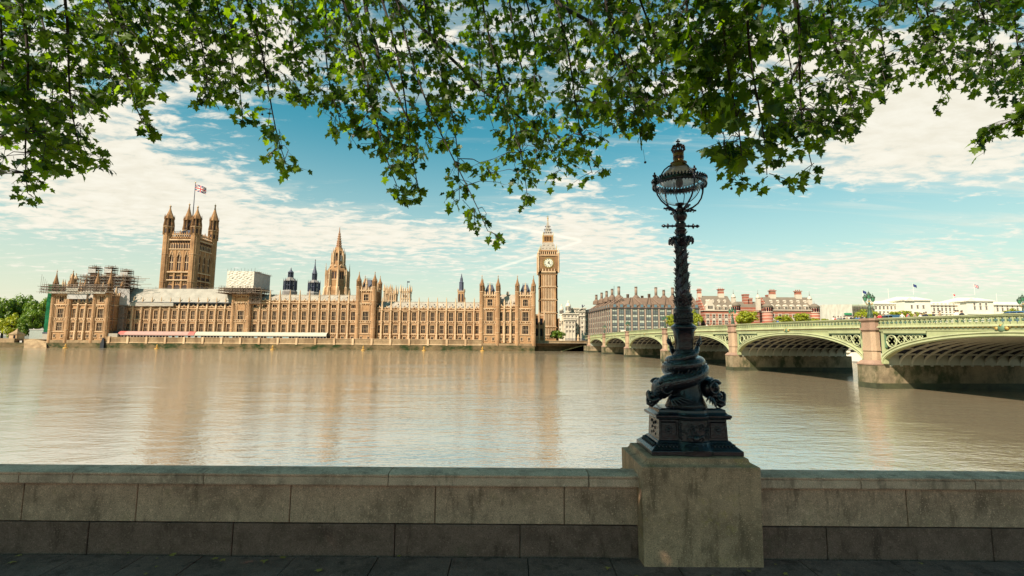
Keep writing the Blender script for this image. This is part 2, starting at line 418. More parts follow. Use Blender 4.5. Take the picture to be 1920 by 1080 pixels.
def make_opal():
    m = bpy.data.materials.new('dusty opal glass'); m.use_nodes = True; nt = m.node_tree; L = nt.links.new; b = nt.nodes['Principled BSDF']; o = nt.nodes['Material Output']
    b.inputs['Base Color'].default_value = (.62, .56, .53, 1); b.inputs['Roughness'].default_value = .35
    t = _n(nt, 'ShaderNodeBsdfTranslucent'); t.inputs[0].default_value = (.75, .68, .65, 1); mx = _n(nt, 'ShaderNodeMixShader'); mx.inputs[0].default_value = .8
    L(b.outputs[0], mx.inputs[1]); L(t.outputs[0], mx.inputs[2]); L(mx.outputs[0], o.inputs[0]); return m
m_opal = make_opal()
m_gear = mat('grey lamp gear', (0.16, 0.17, 0.19), 0.45, 0.4, var=0.2, vscale=9)
def make_glass():
    m = bpy.data.materials.new('clear lamp glass'); m.use_nodes = True
    nt = m.node_tree; nt.nodes.clear(); L = nt.links.new
    o = _n(nt, 'ShaderNodeOutputMaterial'); mx = _n(nt, 'ShaderNodeMixShader'); t = _n(nt, 'ShaderNodeBsdfTransparent'); g = _n(nt, 'ShaderNodeBsdfGlossy'); f0 = _n(nt, 'ShaderNodeLayerWeight'); f = _n(nt, 'ShaderNodeMath', operation='POWER'); f1 = _n(nt, 'ShaderNodeMath', operation='MULTIPLY_ADD'); L(f0.outputs[1], f.inputs[0]); f.inputs[1].default_value = 4.0; L(f.outputs[0], f1.inputs[0]); f1.inputs[1].default_value = .7; f1.inputs[2].default_value = .035
    t.inputs[0].default_value = (0.93, 0.96, 0.97, 1); g.inputs['Roughness'].default_value = 0.03
    L(f1.outputs[0], mx.inputs[0]); L(t.outputs[0], mx.inputs[1]); L(g.outputs[0], mx.inputs[2]); L(mx.outputs[0], o.inputs[0]); return m
m_glass = make_glass()
m_scale = None
def make_scale():
    m = mat('black gloss paint on fish scales', (0.006, 0.007, 0.013), 0.2, 0.4); m.node_tree.nodes['Principled BSDF'].inputs['Coat Weight'].default_value = 0.6; m.node_tree.nodes['Principled BSDF'].inputs['Coat Roughness'].default_value = .08
    nt = m.node_tree; L = nt.links.new; b = nt.nodes['Principled BSDF']
    tc = _n(nt, 'ShaderNodeTexCoord'); v = _n(nt, 'ShaderNodeTexVoronoi'); v.inputs['Scale'].default_value = 42
    L(tc.outputs['Object'], v.inputs['Vector'])
    bp = _n(nt, 'ShaderNodeBump'); bp.inputs['Strength'].default_value = 0.75; bp.inputs['Distance'].default_value = 0.012; bp.invert = True
    L(v.outputs['Distance'], bp.inputs['Height']); L(bp.outputs[0], b.inputs['Normal']); return m
m_scale = make_scale()

LX, LY = 2.185, 6.12
lamp = tag(root('street_lamp', (LX, LY, 5.155)), 'black cast iron lamp with two coiled dolphins, globe lantern and crown on the stone pedestal', 'street lamp')
LO = Vector((LX, LY, 5.155))
def lz(py): return at(1284, py, LY).z
K = 0.00692
def rprof(rows): return [(w * K / 2, lz(y)) for y, w in rows]

# rectangular base with a bowed front
def fz(py, Y): return at(1293, py, Y).z
z0, z1, z2, z3, z4, z5 = 5.155, fz(846, 5.79), fz(827, 5.89), fz(787, 5.90), fz(779, 5.87), fz(768, 5.93)
base = MB()
sect = [(0.540, 0.345, z0), (0.540, 0.345, z1), (0.520, 0.325, z1 + 0.012), (0.475, 0.285, z1 + 0.05), (0.440, 0.250, z2 - 0.012), (0.435, 0.245, z2), (0.415, 0.225, z2 + 0.004),
        (0.405, 0.215, z3), (0.430, 0.240, z3 + 0.006), (0.455, 0.265, z3 + 0.03), (0.455, 0.265, z4), (0.420, 0.230, z4 + 0.012), (0.405, 0.215, z4 + 0.03), (0.400, 0.21, z5), (0.36, 0.18, z5 + 0.015)]
def ring_pts(hx, hy, z, bow, n=9):
    """rectangle with clipped inner corners and a bowed middle on front and back"""
    p = []
    def side(sg):
        q = [(-hx * sg, -hy * sg)]
        q.append((-0.185 * sg, -hy * sg))
        for i in range(n):
            a = pi * (i + 0.5) / n
            q.append((-0.18 * cos(a) * sg, (-hy - bow * sin(a)) * sg))
        q.append((0.185 * sg, -hy * sg)); q.append((hx * sg, -hy * sg))
        return q
    return [(LX + a, LY + b, z) for a, b in side(1) + side(-1)]
vs = []; N = None
for i, (hx, hy, z) in enumerate(sect):
    bow = 0.085 if 4 <= i <= 14 else (0.04 if i < 2 else 0.065)
    r_ = ring_pts(hx, hy, z, bow); N = len(r_); vs += r_
fs = [tuple(range(N - 1, -1, -1))]
for j in range(len(sect) - 1): fs += [(j * N + k, j * N + (k + 1) % N, (j + 1) * N + (k + 1) % N, (j + 1) * N + k) for k in range(N)]
fs.append(tuple((len(sect) - 1) * N + k for k in range(N)))
base.add(vs, fs); smooth_bevel(base.build('base', m_iron, lamp), 0.006, 2)
# relief castings on the base: panel frames, acanthus runs along the sloping skirt, a mask and scrolls in the middle
rel = MB(); rr = random.Random(11)
def frame(xa, xb, za, zb, yy, t=0.008):
    for a, b in (((xa, za), (xb, za)), ((xb, za), (xb, zb)), ((xb, zb), (xa, zb)), ((xa, zb), (xa, za))):
        rel.bar((a[0], yy, a[1]), (b[0], yy, b[1]), t)
yf = LY - 0.218
for sx in (-1, 1):
    xa, xb = LX + sx * 0.205, LX + sx * 0.385
    frame(min(xa, xb), max(xa, xb), z2 + 0.03, z3 - 0.03, yf)
    c = ((xa + xb) / 2, yf + 0.004, (z2 + z3) / 2)
    for k in range(9):
        a = 2 * pi * k / 9
        rel.ball((c[0] + 0.036 * cos(a), c[1], c[2] + 0.042 * sin(a)), 0.018, 6, sc=(1, .6, 1))
    rel.ball(c, 0.024, 8); rel.build('panel_ornament', m_iron, lamp); rel = MB()
for k in range(46):                                          # scrollwork on the bow
    a = rr.uniform(-1.15, 1.15); z = rr.uniform(z2 + 0.05, z3 - 0.05) if abs(a) > .35 else rr.uniform(z2 - 0.01, z3 - 0.06)
    p = Vector((LX + 0.18 * sin(a), LY - 0.218 - 0.085 * cos(a), z)); q = []
    r0 = rr.uniform(0.016, 0.03); s0 = rr.choice((-1, 1)); ph = rr.uniform(0, 6)
    for t in range(7):
        th = ph + s0 * t * 0.8; r = r0 * (1 - t * 0.1)
        q.append(p + Vector((r * cos(th), -0.006, r * sin(th))))
    rel.tube(q, [0.008 - 0.0008 * t for t in range(7)], 5)
rel.ball((LX, LY - 0.312, z2 + 0.035), 0.045, 10, sc=(.9, .7, 1.1))
for s in (-1, 1): rel.tube([(LX + s * .03, LY - .318, z2 + .04), (LX + s * .075, LY - .308, z2 + .07), (LX + s * .10, LY - .30, z2 + .03), (LX + s * .06, LY - .315, z2 - .01)], [.016, .014, .011, .008], 6)
rel.build('mask_ornament', m_iron, lamp); rel = MB()
def leafrow(x0_, x1_, n, y_bot, y_top, zb, zt, horiz='x'):
    for k in range(n):
        f = (k + 0.5) / n
        for j in range(3):
            u = x0_ + (x1_ - x0_) * (f + (j - 1) * 0.25 / n)
            zz = zb + (zt - zb) * (0.25 + 0.3 * (j != 1)); yy = y_bot + (y_top - y_bot) * (0.25 + 0.3 * (j != 1))
            zz2 = zb + (zt - zb) * (0.95 if j == 1 else 0.8); yy2 = y_bot + (y_top - y_bot) * (0.95 if j == 1 else .8)
            P = [(u, yy, zz), (u + (j - 1) * 0.012, (yy + yy2) / 2 - 0.008, (zz + zz2) / 2), (u, yy2, zz2)] if horiz == 'x' else \
                [(yy, u, zz), ((yy + yy2) / 2 - 0.008, u + (j - 1) * 0.012, (zz + zz2) / 2), (yy2, u, zz2)]
            rel.tube(P, [0.006, 0.013, 0.005], 5)
leafrow(LX - 0.46, LX - 0.20, 6, LY - 0.325, LY - 0.255, z1 + 0.01, z2 - 0.01)
rel.build('skirt_ornament', m_iron, lamp); rel = MB()
leafrow(LX + 0.20, LX + 0.46, 6, LY - 0.325, LY - 0.255, z1 + 0.01, z2 - 0.01)
rel.build('skirt_ornament', m_iron, lamp); rel = MB()
leafrow(LY - 0.25, LY + 0.25, 9, LX - 0.52, LX - 0.445, z1 + 0.01, z2 - 0.01, 'y')
rel.build('skirt_ornament', m_iron, lamp); rel = MB()
for k in range(16):                                          # foliage panel on the end facing the towers
    a = 2 * pi * k / 8; r = 0.05 + 0.05 * (k % 2)
    rel.ball((LX - 0.41, LY + r * cos(a) * 1.1, (z2 + z3) / 2 + r * sin(a)), 0.022, 6, sc=(.6, 1, 1))
rel.build('panel_ornament', m_iron, lamp); rel = MB()
for k in range(60):                                          # beading under the cornice
    x = LX - 0.43 + 0.86 * k / 59
    bow = 0.085 * sqrt(max(0, 1 - ((x - LX) / 0.18) ** 2)) if abs(x - LX) < 0.18 else 0
    rel.ball((x, LY - 0.262 - bow, z3 + 0.017), 0.009, 5)
rel.build('beading', m_iron, lamp)

# core behind the dolphins and the vase, drum, shaft, capital, neck (one casting each)
c = MB(); c.lathe([(0.26, z5), (0.235, lz(755)), (0.20, lz(742)), (0.185, lz(725)), (0.165, lz(690)), (0.135, lz(663)), (0.118, lz(655))], 24, LX, LY)
c.build('plinth_core', m_iron_relief, lamp)
c = MB(); c.lathe(rprof([(668, 33), (650, 32), (638, 33), (630, 35.5), (621, 38), (619, 41), (616.5, 45), (613.5, 46), (611.5, 44), (609.5, 38), (607.5, 33)]), 28, LX, LY)
c.build('vase', m_iron, lamp)
c = MB(); c.lathe(rprof([(607.5, 32), (604, 30), (598, 31.5), (590, 31.5), (585, 30), (583, 33.5), (579.5, 34), (577, 29)]), 28, LX, LY)
for k in range(14):
    a = 2 * pi * k / 14
    for t in range(3):
        r = (31.5 * K / 2); z = lz(602 - 6 * t)
        c.ball((LX + r * cos(a + t * .22), LY + r * sin(a + t * .22), z), 0.016, 6, sc=(1, 1, 1.4))
c.build('drum', m_iron_relief, lamp)
c = MB()
nf = 40; vs = []; rows = [(577, 25.5), (560, 24.5), (540, 23.5), (520, 22.2), (500, 21.2), (480, 20.2), (462, 19.5)]
for y, w in rows:
    for k in range(nf):
        a = 2 * pi * k / nf; r = w * K / 2 * (1.0 if k % 2 else 0.90); vs.append((LX + r * cos(a), LY + r * sin(a), lz(y)))
c.add(vs, [(j * nf + k, j * nf + (k + 1) % nf, (j + 1) * nf + (k + 1) % nf, (j + 1) * nf + k) for j in range(len(rows) - 1) for k in range(nf)])
sh = c.build('shaft', m_iron, lamp)
lf = MB(); rr = random.Random(5)
def leaf(cx, cy, a, r, z, ln, w, out, lean=0.0):
    """a small pointed acanthus leaf standing on a round shaft"""
    n = Vector((cos(a), sin(a), 0)); t = Vector((-sin(a), cos(a), 0)); up = Vector((0, 0, 1)) + t * lean
    b = Vector((cx, cy, z)) + n * r * 0.93; up.normalize()
    P = []
    for f, ww, oo in ((0, .4, .0), (.3, 1, .25), (.6, .8, .45), (.85, .4, .85), (1, .05, 1.25)):
        c_ = b + up * ln * f * (1 if f < 1 else 0.98) + n * out * oo
        P += [c_ - t * w * ww + n * -0.004, c_ + n * w * .35, c_ + t * w * ww + n * -0.004]
    fs = []
    for j in range(4):
        for k in range(2): fs.append((3 * j + k, 3 * j + k + 1, 3 * j + k + 4, 3 * j + k + 3))
    fs += [tuple(reversed(f)) for f in []]
    lf.add(P, fs, 0, True)
for i in range(210):
    f = i / 210; y = 576 - 112 * f; w = 25.5 - 6.2 * f
    vine = i % 3; a = vine * 2 * pi / 3 + f * 2 * pi * 1.9 + rr.uniform(-.35, .35)
    leaf(LX, LY, a, w * K / 2, lz(y) + rr.uniform(-.01, .01), rr.uniform(.05, .085), rr.uniform(.013, .022), rr.uniform(.010, .024), rr.uniform(.2, 1.0))
for i in range(70):
    a = rr.uniform(0, 2 * pi); leaf(LX, LY, a, 28 * K / 2, lz(rr.uniform(560, 577)), rr.uniform(.05, .09), .022, rr.uniform(.015, .03), rr.uniform(-.6, .6))
for v in range(3):
    q = []
    for i in range(40):
        f = i / 39; a = v * 2 * pi / 3 + f * 2 * pi * 1.9; r = (25.8 - 6.2 * f) * K / 2; q.append((LX + r * cos(a), LY + r * sin(a), lz(576 - 112 * f)))
    lf.tube(q, 0.007, 5)
lf.build('shaft_foliage', m_iron, lamp)
c = MB(); c.lathe(rprof([(463, 20.5), (460, 24), (456, 27), (452, 34), (449.5, 37.5), (447, 36), (445, 28), (443, 20), (438, 16), (435, 18), (433, 21.5), (430.5, 21), (429, 17)]), 24, LX, LY)
lf = MB()
for k in range(12):
    a = 2 * pi * k / 12; q = []
    for rr_, y in ((30, 446), (38, 447), (42, 451), (43, 456), (39, 458)): q.append((LX + rr_ * K / 2 * cos(a), LY + rr_ * K / 2 * sin(a), lz(y)))
    c.tube(q, [.012, .018, .019, .014, .006], 5)
    leaf(LX, LY, a + .26, 22 * K / 2, lz(463), .055, .02, .03)
for k in range(10): leaf(LX, LY, 2 * pi * k / 10, 16 * K / 2, lz(443), .06, .018, .03)
cp = c.build('capital', m_iron, lamp); lf.build('capital_leaves', m_iron, cp)
c = MB(); c.lathe(rprof([(429.5, 17), (427, 16), (423, 20), (420, 20), (417, 15), (414, 17), (411, 22), (407, 24), (403, 24), (400, 21), (397.5, 16), (396, 21), (393, 21), (391.5, 15), (388, 10)]), 20, LX, LY)
for k in range(8):
    a = 2 * pi * k / 8; c.ball((LX + 0.08 * cos(a), LY + 0.08 * sin(a), lz(405)), 0.014, 6, sc=(1, 1, 1.8))
    c.ball((LX + 0.075 * cos(a), LY + 0.075 * sin(a), lz(394)), 0.012, 6)
c.build('neck', m_iron, lamp)
# ladder rests: bar with collars and spear ends
c = MB(); zz = lz(424)
for s in (-1, 1):
    c.tube([(LX, LY, zz), (LX + s * .20, LY, zz)], 0.013, 8)
    c.lathe([(0.016, 0), (0.034, .008), (0.034, .016), (.016, .024)], 10, 0, 0) if False else None
    c.ball((LX + s * .165, LY, zz), 0.030, 10, sc=(.55, 1, 1)); c.ball((LX + s * .165, LY, zz + .026), 0.011, 6); c.ball((LX + s * .165, LY, zz - .026), 0.011, 6)
    c.ball((LX + s * .105, LY, zz), 0.022, 8, sc=(.5, 1, 1))
    c.tube([(LX + s * .20, LY, zz), (LX + s * .212, LY, zz), (LX + s * .225, LY, zz), (LX + s * .252, LY, zz)], [.010, .024, .022, .002], 8)
c.build('ladder_rest', m_iron, lamp)

# two dolphins, heads down at either end, bodies wound about the core, tails up
def dolphin(turn):
    o = MB(); keys = [  # angle, radius of path, height pixel, body radius
        (176, .355, 748, .050), (182, .345, 738, .095), (190, .325, 727, .112), (204, .285, 718, .112), (224, .238, 714, .104), (248, .215, 711, .100), (272, .205, 707, .097), (300, .205, 700, .094), (330, .203, 692, .090),
        (365, .195, 688, .086), (400, .19, 686, .082), (440, .185, 684, .078), (480, .182, 681, .073), (520, .18, 678, .068), (560, .172, 675, .062), (600, .165, 671, .055), (640, .158, 666, .048), (670, .152, 661, .040), (690, .152, 655, .032), (703, .156, 648, .024)]
    pts, rad = [], []
    # interpolate smoothly
    for i in range(len(keys) - 1):
        for s in range(3):
            f = s / 3; k = [keys[i][j] * (1 - f) + keys[i + 1][j] * f for j in range(4)]
            a = radians(k[0] + turn); pts.append((LX + k[1] * cos(a), LY + k[1] * sin(a) * 0.97, lz(k[2]))); rad.append(k[3])
    o.tube(pts, rad, 16)
    body = o.build('dolphin', m_scale, lamp)
    def PP(a, r, py, dz=0): a = radians(a + turn); return Vector((LX + r * cos(a), LY + r * sin(a), lz(py) + dz))
    h = MB()
    # bulging head with a scrolled cheek on each side, beak with curled lips, eyes under brows
    st = len(h.v); h.ball(PP(186, .315, 728), .125, 16, sc=(1.0, .92, 1.05))
    h.ball(PP(180, .375, 742), .075, 12, sc=(1.2, 1, .8))
    for sg in (-1, 1):
        cpt = PP(186 + sg * 20, .325, 726)
        outw = (PP(186 + sg * 40, .42, 726) - PP(186, .25, 726)).normalized()
        uu = Vector((0, 0, 1)); ww = outw.cross(uu).normalized() * sg
        q = []; rd = []
        for i in range(22):
            th = 0.6 + i * .42; r = .100 * (1 - i / 25)
            q.append(cpt + outw * (.028 + .012 * i / 22) + (cos(th) * ww + sin(th) * uu) * r); rd.append(.024 * (1 - i / 34))
        h.tube(q, rd, 7)
        h.ball(cpt + outw * .055 + uu * .012, .022, 8)
        # lips
        q = [PP(180 + sg * 14, .37, 744), PP(178 + sg * 10, .43, 752), PP(177 + sg * 6, .455, 748), PP(177 + sg * 4, .465, 738), PP(178 + sg * 4, .45, 733)]
        h.tube(q, [.03, .03, .026, .021, .012], 7)
        # side fin resting on the base
        q0 = PP(190 + sg * 26, .30, 742)
        for j in range(5):
            e = PP(190 + sg * (38 + 9 * j), .36 - .01 * j, 763 - 4 * j)
            h.tube([q0, (q0 + e) / 2 + Vector((0, 0, .02)), e], [.022, .018, .004], 5)
    q = [PP(178, .38, 752), PP(177, .43, 760), PP(177, .465, 757), PP(177, .48, 748)]
    h.tube(q, [.04, .034, .026, .012], 8)
    for j in range(4):
        h.ball(PP(189 + j * 8, .36 - .02 * j, 714 - 2 * j, .02), .03 - .003 * j, 8, sc=(1, 1, .8))
    h.build('head', m_iron, body)
    # back fin with ridged rays along the first turn
    f = MB()
    for j in range(22):
        a = 215 + j * 8; t = j / 21; py = 715 - 22 * t; p0 = PP(a, .245 - .02 * t, py - 8); p1 = PP(a + 6, .29 - .02 * t, py - 17 + 4 * sin(j * 2.1))
        f.tube([p0, (p0 + p1) / 2, p1], [.012, .010, .003], 5)
    f.build('back_fin', m_iron, body)
    # forked tail standing up
    t = MB(); b0 = PP(700, .158, 649)
    for sg, tip, tw in ((-1, 628, .012), (1, 634, .03)):
        q = [b0, PP(706 + sg * 8, .182, 643), PP(708 + sg * 9, .195, 637), PP(709 + sg * 5, .19, tip)]
        t.tube(q, [.022, .036, .026, .002], 8, flat=.45)
    t.build('tail_fin', m_iron, body)
dolphin(0); dolphin(180)

# globe lantern
GZ = lz(347); GR = 0.263
g = MB(); prof = [(GR * cos(a), GZ + GR * sin(a)) for a in [radians(-86 + 172 * i / 28) for i in range(29)]]
g.lathe(prof, 40, LX, LY, cap=False); globe = g.build('globe', m_glass, lamp)
g = MB(); R2 = GR - .012
g.lathe([(R2 * cos(radians(a)), GZ + R2 * sin(radians(a))) for a in (10, 20, 30, 40, 50, 60, 70, 80, 88)], 36, LX, LY, cap=False)
g.build('reflector', m_opal, lamp)
g = MB(); g.ball((LX, LY, GZ + .03), .05, 12, sc=(1, 1, 1.5)); g.lathe([(.025, GZ), (.03, GZ + .22)], 10, LX, LY)
g.build('lamp_gear', m_gear, lamp)
ringr = 0.333; RZ = lz(345)
g = MB(); g.lathe([(ringr - .03, RZ - .026), (ringr, RZ - .032), (ringr + .012, RZ - .02), (ringr + .004, RZ), (ringr + .012, RZ + .02), (ringr - .002, RZ + .032), (ringr - .030, RZ + .028), (ringr - .040, RZ + .0), (ringr - .03, RZ - .026)], 48, LX, LY, cap=False)
for k in range(52):
    a = 2 * pi * k / 52; q = [(LX + (ringr) * cos(a), LY + ringr * sin(a), RZ + .03), (LX + (ringr + .004) * cos(a), LY + (ringr + .004) * sin(a), RZ + .046), (LX + (ringr + .012) * cos(a), LY + (ringr + .012) * sin(a), RZ + .062)]
    g.tube(q, [.013, .016, .005], 5)
    q = [(LX + (ringr + .002) * cos(a), LY + (ringr + .002) * sin(a), RZ - .03), (LX + (ringr + .002) * cos(a), LY + (ringr + .002) * sin(a), RZ - .05)]
    g.tube(q, [.011, .004], 5)
g.build('gallery_ring', m_iron, lamp)
for k in range(4):
    a = radians(12 + 90 * k); d = lambda r, z: (LX + r * cos(a), LY + r * sin(a), z)
    g = MB()
    g.tube([d(.345, RZ + .05), d(.347, RZ - .02), d(.340, lz(358)), d(.315, lz(369)), d(.265, lz(379)), d(.19, lz(387)), d(.10, lz(393)), d(.05, lz(398))], [.013, .015, .012, .011, .011, .012, .014, .016], 8)
    g.ball(d(.35, RZ + .075), .024, 8, sc=(.8, .8, 1.2)); g.ball(d(.35, RZ + .11), .014, 6, sc=(1, 1, 1.5)); g.ball(d(.37, RZ + .08), .013, 6); g.ball(d(.33, RZ + .08), .013, 6)
    for s in (-.06, .06):
        g.ball((LX + .35 * cos(a + s), LY + .35 * sin(a + s), RZ + .08), .014, 6)
    g.ball(d(.375, RZ - .005), .022, 8); g.ball(d(.395, RZ - .005), .010, 6)
    q = []
    for i in range(12): th = -.4 + i * .5; r = .034 * (1 - i / 15); q.append(d(.185 - r * cos(th) , lz(394.5) + r * sin(th)))
    g.tube(q, [.012 - .0006 * i for i in range(12)], 6); g.ball(d(.225, lz(393)), .014, 6); g.tube([d(.10, lz(396)), d(.16, lz(393.5)), d(.22, lz(392))], [.014, .012, .008], 6)
    # upper strut to the cap
    aa = [radians(t) for t in (8, 25, 42, 58, 70)]
    g.tube([d((GR + .018) * cos(t), GZ + (GR + .018) * sin(t)) for t in aa], .010, 6)
    g.build('lantern_bracket', m_iron, lamp)
g = MB()
for k in range(4):
    a = radians(57 + 90 * k); g.tube([(LX + (GR + .01) * cos(t) * cos(a), LY + (GR + .01) * cos(t) * sin(a), GZ + (GR + .01) * sin(t)) for t in [radians(-8 - 76 * i / 10) for i in range(11)]], .0055, 6)
g.lathe([(.02, GZ - GR - .03), (.05, GZ - GR - .01), (.06, GZ - GR + .012), (.03, GZ - GR + .016)], 16, LX, LY)
g.tube([(LX, LY, lz(398)), (LX, LY, GZ - GR)], .022, 8)
g.build('glass_cage', m_iron, lamp)
cap = MB(); cap.lathe(rprof([(318, 36), (315.5, 37), (313.5, 35), (311.5, 30), (309, 29), (307, 27), (305, 21.5), (301, 18.5), (297, 17.5), (294, 19), (291, 20), (289, 19.5), (287.5, 18)]), 28, LX, LY)
for k in range(24):
    a = 2 * pi * k / 24; cap.ball((LX + 28 * K / 2 * cos(a), LY + 28 * K / 2 * sin(a), lz(306)), .010, 5)
capo = cap.build('cap', m_gilt, lamp)
cr = MB(); cr.lathe(rprof([(301, 17), (298, 20), (295, 20.5), (293, 18)]), 24, LX, LY)
cr.lathe(rprof([(288.5, 18.5), (286.5, 20.5), (284.5, 20.5), (283.5, 18.5)]), 24, LX, LY)
for k in range(8):
    a = 2 * pi * k / 8 + .2; d = lambda w, y: (LX + w * K / 2 * cos(a), LY + w * K / 2 * sin(a), lz(y))
    cr.tube([d(20, 285), d(22.5, 281), d(23, 277.5), d(19, 274.5), d(11, 273.5), d(4, 274.5)], [.009, .010, .010, .010, .009, .008], 6)
    cr.ball(d(23.5, 278), .012, 6); cr.ball(d(21, 274.5), .011, 6); cr.ball(d(15, 273), .010, 6)
    a2 = a + pi / 8; cr.ball((LX + 23 * K / 2 * cos(a2), LY + 23 * K / 2 * sin(a2), lz(281)), .016, 6); cr.ball((LX + 23.5 * K / 2 * cos(a2), LY + 23.5 * K / 2 * sin(a2), lz(278.5)), .009, 5)
cr.ball((LX, LY, lz(271)), .025, 10); cr.lathe(rprof([(276, 5), (273, 3)]), 8, LX, LY)
zc_ = lz(265.5)
for s in ((1, 0), (-1, 0), (0, 1), (0, -1)):
    cr.tube([(LX, LY, zc_), (LX + s[0] * .026, LY, zc_ + s[1] * .026)], [.006, .014], 4)
cr.build('crown', m_crown, lamp)
# ------------------------------------------------------------------ the palace across the river
def stone_far(name, col, dk, var=0.22):
    m = mat(name, col, 0.88, 0.15, var=var, vscale=0.45, dark=dk, dscale=0.14, damt=0.8, streak=0.45, fine=0.2)
    return m
m_st = stone_far('honey limestone', (0.40, 0.22, 0.108), (0.20, 0.098, 0.045))
m_st2 = stone_far('pale honey limestone', (0.58, 0.39, 0.235), (0.36, 0.21, 0.11), 0.15)  # buttresses and trim paler, light and shade contrast put into the stone
m_st_dk = stone_far('carved limestone', (0.17, 0.085, 0.042), (0.07, 0.032, 0.016), 0.3)  # bands and hollows darker, recess shade put into the stone colour
m_st_tower = stone_far('tower limestone', (0.40, 0.215, 0.10), (0.20, 0.098, 0.046))
m_glz = mat('dark leaded window', (0.007, 0.006, 0.009), 0.5, 0.08, var=0.5, vscale=1.2)
m_glz2 = mat('window with pale blinds', (0.055, 0.038, 0.03), 0.5, 0.1, var=0.4, vscale=1.0)
m_roof_pale = mat('pale cast iron roof', (0.36, 0.30, 0.235), 0.7, 0.2, var=0.2, vscale=0.3, dark=(0.25, 0.2, 0.15), dscale=0.25, damt=0.5)
m_roof_dk = mat('dark slate roof', (0.055, 0.055, 0.075), 0.6, 0.3, var=0.35, vscale=0.8)
m_gold = mat('gilding', (0.55, 0.33, 0.08), 0.35, 0.5, metal=0.7)
m_algae = mat('river wall with weed', (0.15, 0.10, 0.05), 0.9, 0.2, var=0.5, vscale=0.25, dark=(0.018, 0.032, 0.008), dscale=0.14, damt=1.0, streak=2.0, fine=0.25)
m_wallst = stone_far('river wall stone', (0.31, 0.205, 0.115), (0.16, 0.10, 0.055), .3)

FY, PY_ = 270.0, 260.0
ZT = 5.0
ZL0, ZL1, ZU0, ZU1 = 9.2, 13.6, 16.1, 21.0          # lower and upper state windows
m_recess = mat('dark brown tower window', (0.06, 0.035, 0.028), 0.6, 0.2, var=0.4, vscale=1.0)  # dark brown for tower windows and openings
PROTO = {}
def place(key, build, name, mats, parent, pos):
    """first call builds the mesh at the origin, later calls copy the object"""
    pos = Vector(pos)
    if key not in PROTO:
        mb = MB(); build(mb); o = mb.build(name, mats, None, (0, 0, 0), False); PROTO[key] = o
    else:
        o = PROTO[key].copy(); COL.objects.link(o)
    o.parent = parent; o.location = pos - WL[parent.name]; WL[o.name] = pos
    return o
def win_mesh(w, h, lights, transoms, arch=False, glz=1, dep=0.55):
    def f(mb):
        mb.box(-w / 2, w / 2, dep - .12, dep, 0, h, glz)
        t = 0.10
        for i in range(1, lights): x = -w / 2 + w * i / lights; mb.box(x - t / 2, x + t / 2, dep - .26, dep - .125, 0, h, 0)
        for z in transoms: mb.box(-w / 2, w / 2, dep - .24, dep - .122, z * h - .05, z * h + .05, 0)
        mb.box(-w / 2 - .22, -w / 2, -.10, dep, -.1, h + .15, 0); mb.box(w / 2, w / 2 + .22, -.10, dep, -.1, h + .15, 0)
        mb.box(-w / 2 - .3, w / 2 + .3, -.22, dep - .1, h + .15, h + .4, 0); mb.box(-w / 2 - .3, w / 2 + .3, -.25, dep - .1, -.42, -.1, 0)
        n = lights * 2                                  # cusped heads of the lights
        for i in range(lights):
            xa = -w / 2 + w * i / lights; xb = xa + w / lights; xm = (xa + xb) / 2
            mb.prism([(xa, h * .84), (xa + .2 * (xb - xa), h * .95), (xm, h), (xa, h)], dep - .3, dep - .13, 0)
            mb.prism([(xb, h * .84), (xb, h), (xm, h), (xb - .2 * (xb - xa), h * .95)], dep - .3, dep - .13, 0)
    return f
def butt_mesh(zc, zp, ztip, w=0.95, d=0.95):
    def f(mb):
        def st(w_, d_, a, b): mb.box(-w_ / 2, w_ / 2, -d_, 0.05, a, b); 
        mb.slab([(-w * .62, -.02), (-w * .62, -d * .9), (-w * .36, -d * 1.25), (w * .36, -d * 1.25), (w * .62, -d * .9), (w * .62, -.02)][::-1], ZT - .6, 8.6)
        for a, b, k in ((8.6, 15.2, 1.0), (15.2, zc, .86)):
            mb.slab([(-w * .5 * k, -.02), (-w * .5 * k, -d * .75 * k), (-w * .3 * k, -d * k), (w * .3 * k, -d * k), (w * .5 * k, -d * .75 * k), (w * .5 * k, -.02)][::-1], a, b)
            mb.box(-w * .13, w * .13, -d * k - .07, -d * k + .1, a + .5, b - .6)
        for z in (8.6, 15.2, 16.0, zc): mb.box(-w * .6, w * .6, -d * 1.06, .06, z - .14, z + .14)
        mb.slab([(-w * .45, .4), (-w * .45, -d * .7), (w * .45, -d * .7), (w * .45, .4)][::-1], zc + .14, zp)
        mb.box(-w * .45, w * .45, -d * .68, .38, zp - .1, zp + .12)
        for s in (-1, 1):
            mb.prism([(-w * .4, zp + .12), (w * .4, zp + .12), (0, zp + .95)], -d * .66 if s < 0 else .22, -d * .5 if s < 0 else .36)
        mb.lathe([(w * .52, zp + .12), (w * .48, zp + 1.1), (w * .22, ztip - .6), (w * .08, ztip - .3)], 8, 0, -.15, 0, False, pi / 8)
        mb.ball((0, -.15, ztip - .25), .17, 6); mb.lathe([(.06, ztip - .2), (.02, ztip + .35)], 4, 0, -.15, 0, False)
        for i in range(3):
            z = zp + .9 + (ztip - zp - 1.6) * (i + .3) / 3; r = w * (.33 - .19 * (i + .3) / 3)
            for k in range(4): a = pi / 4 + pi / 2 * k; mb.ball((r * cos(a), -.15 + r * sin(a), z), .09, 4)
    return f

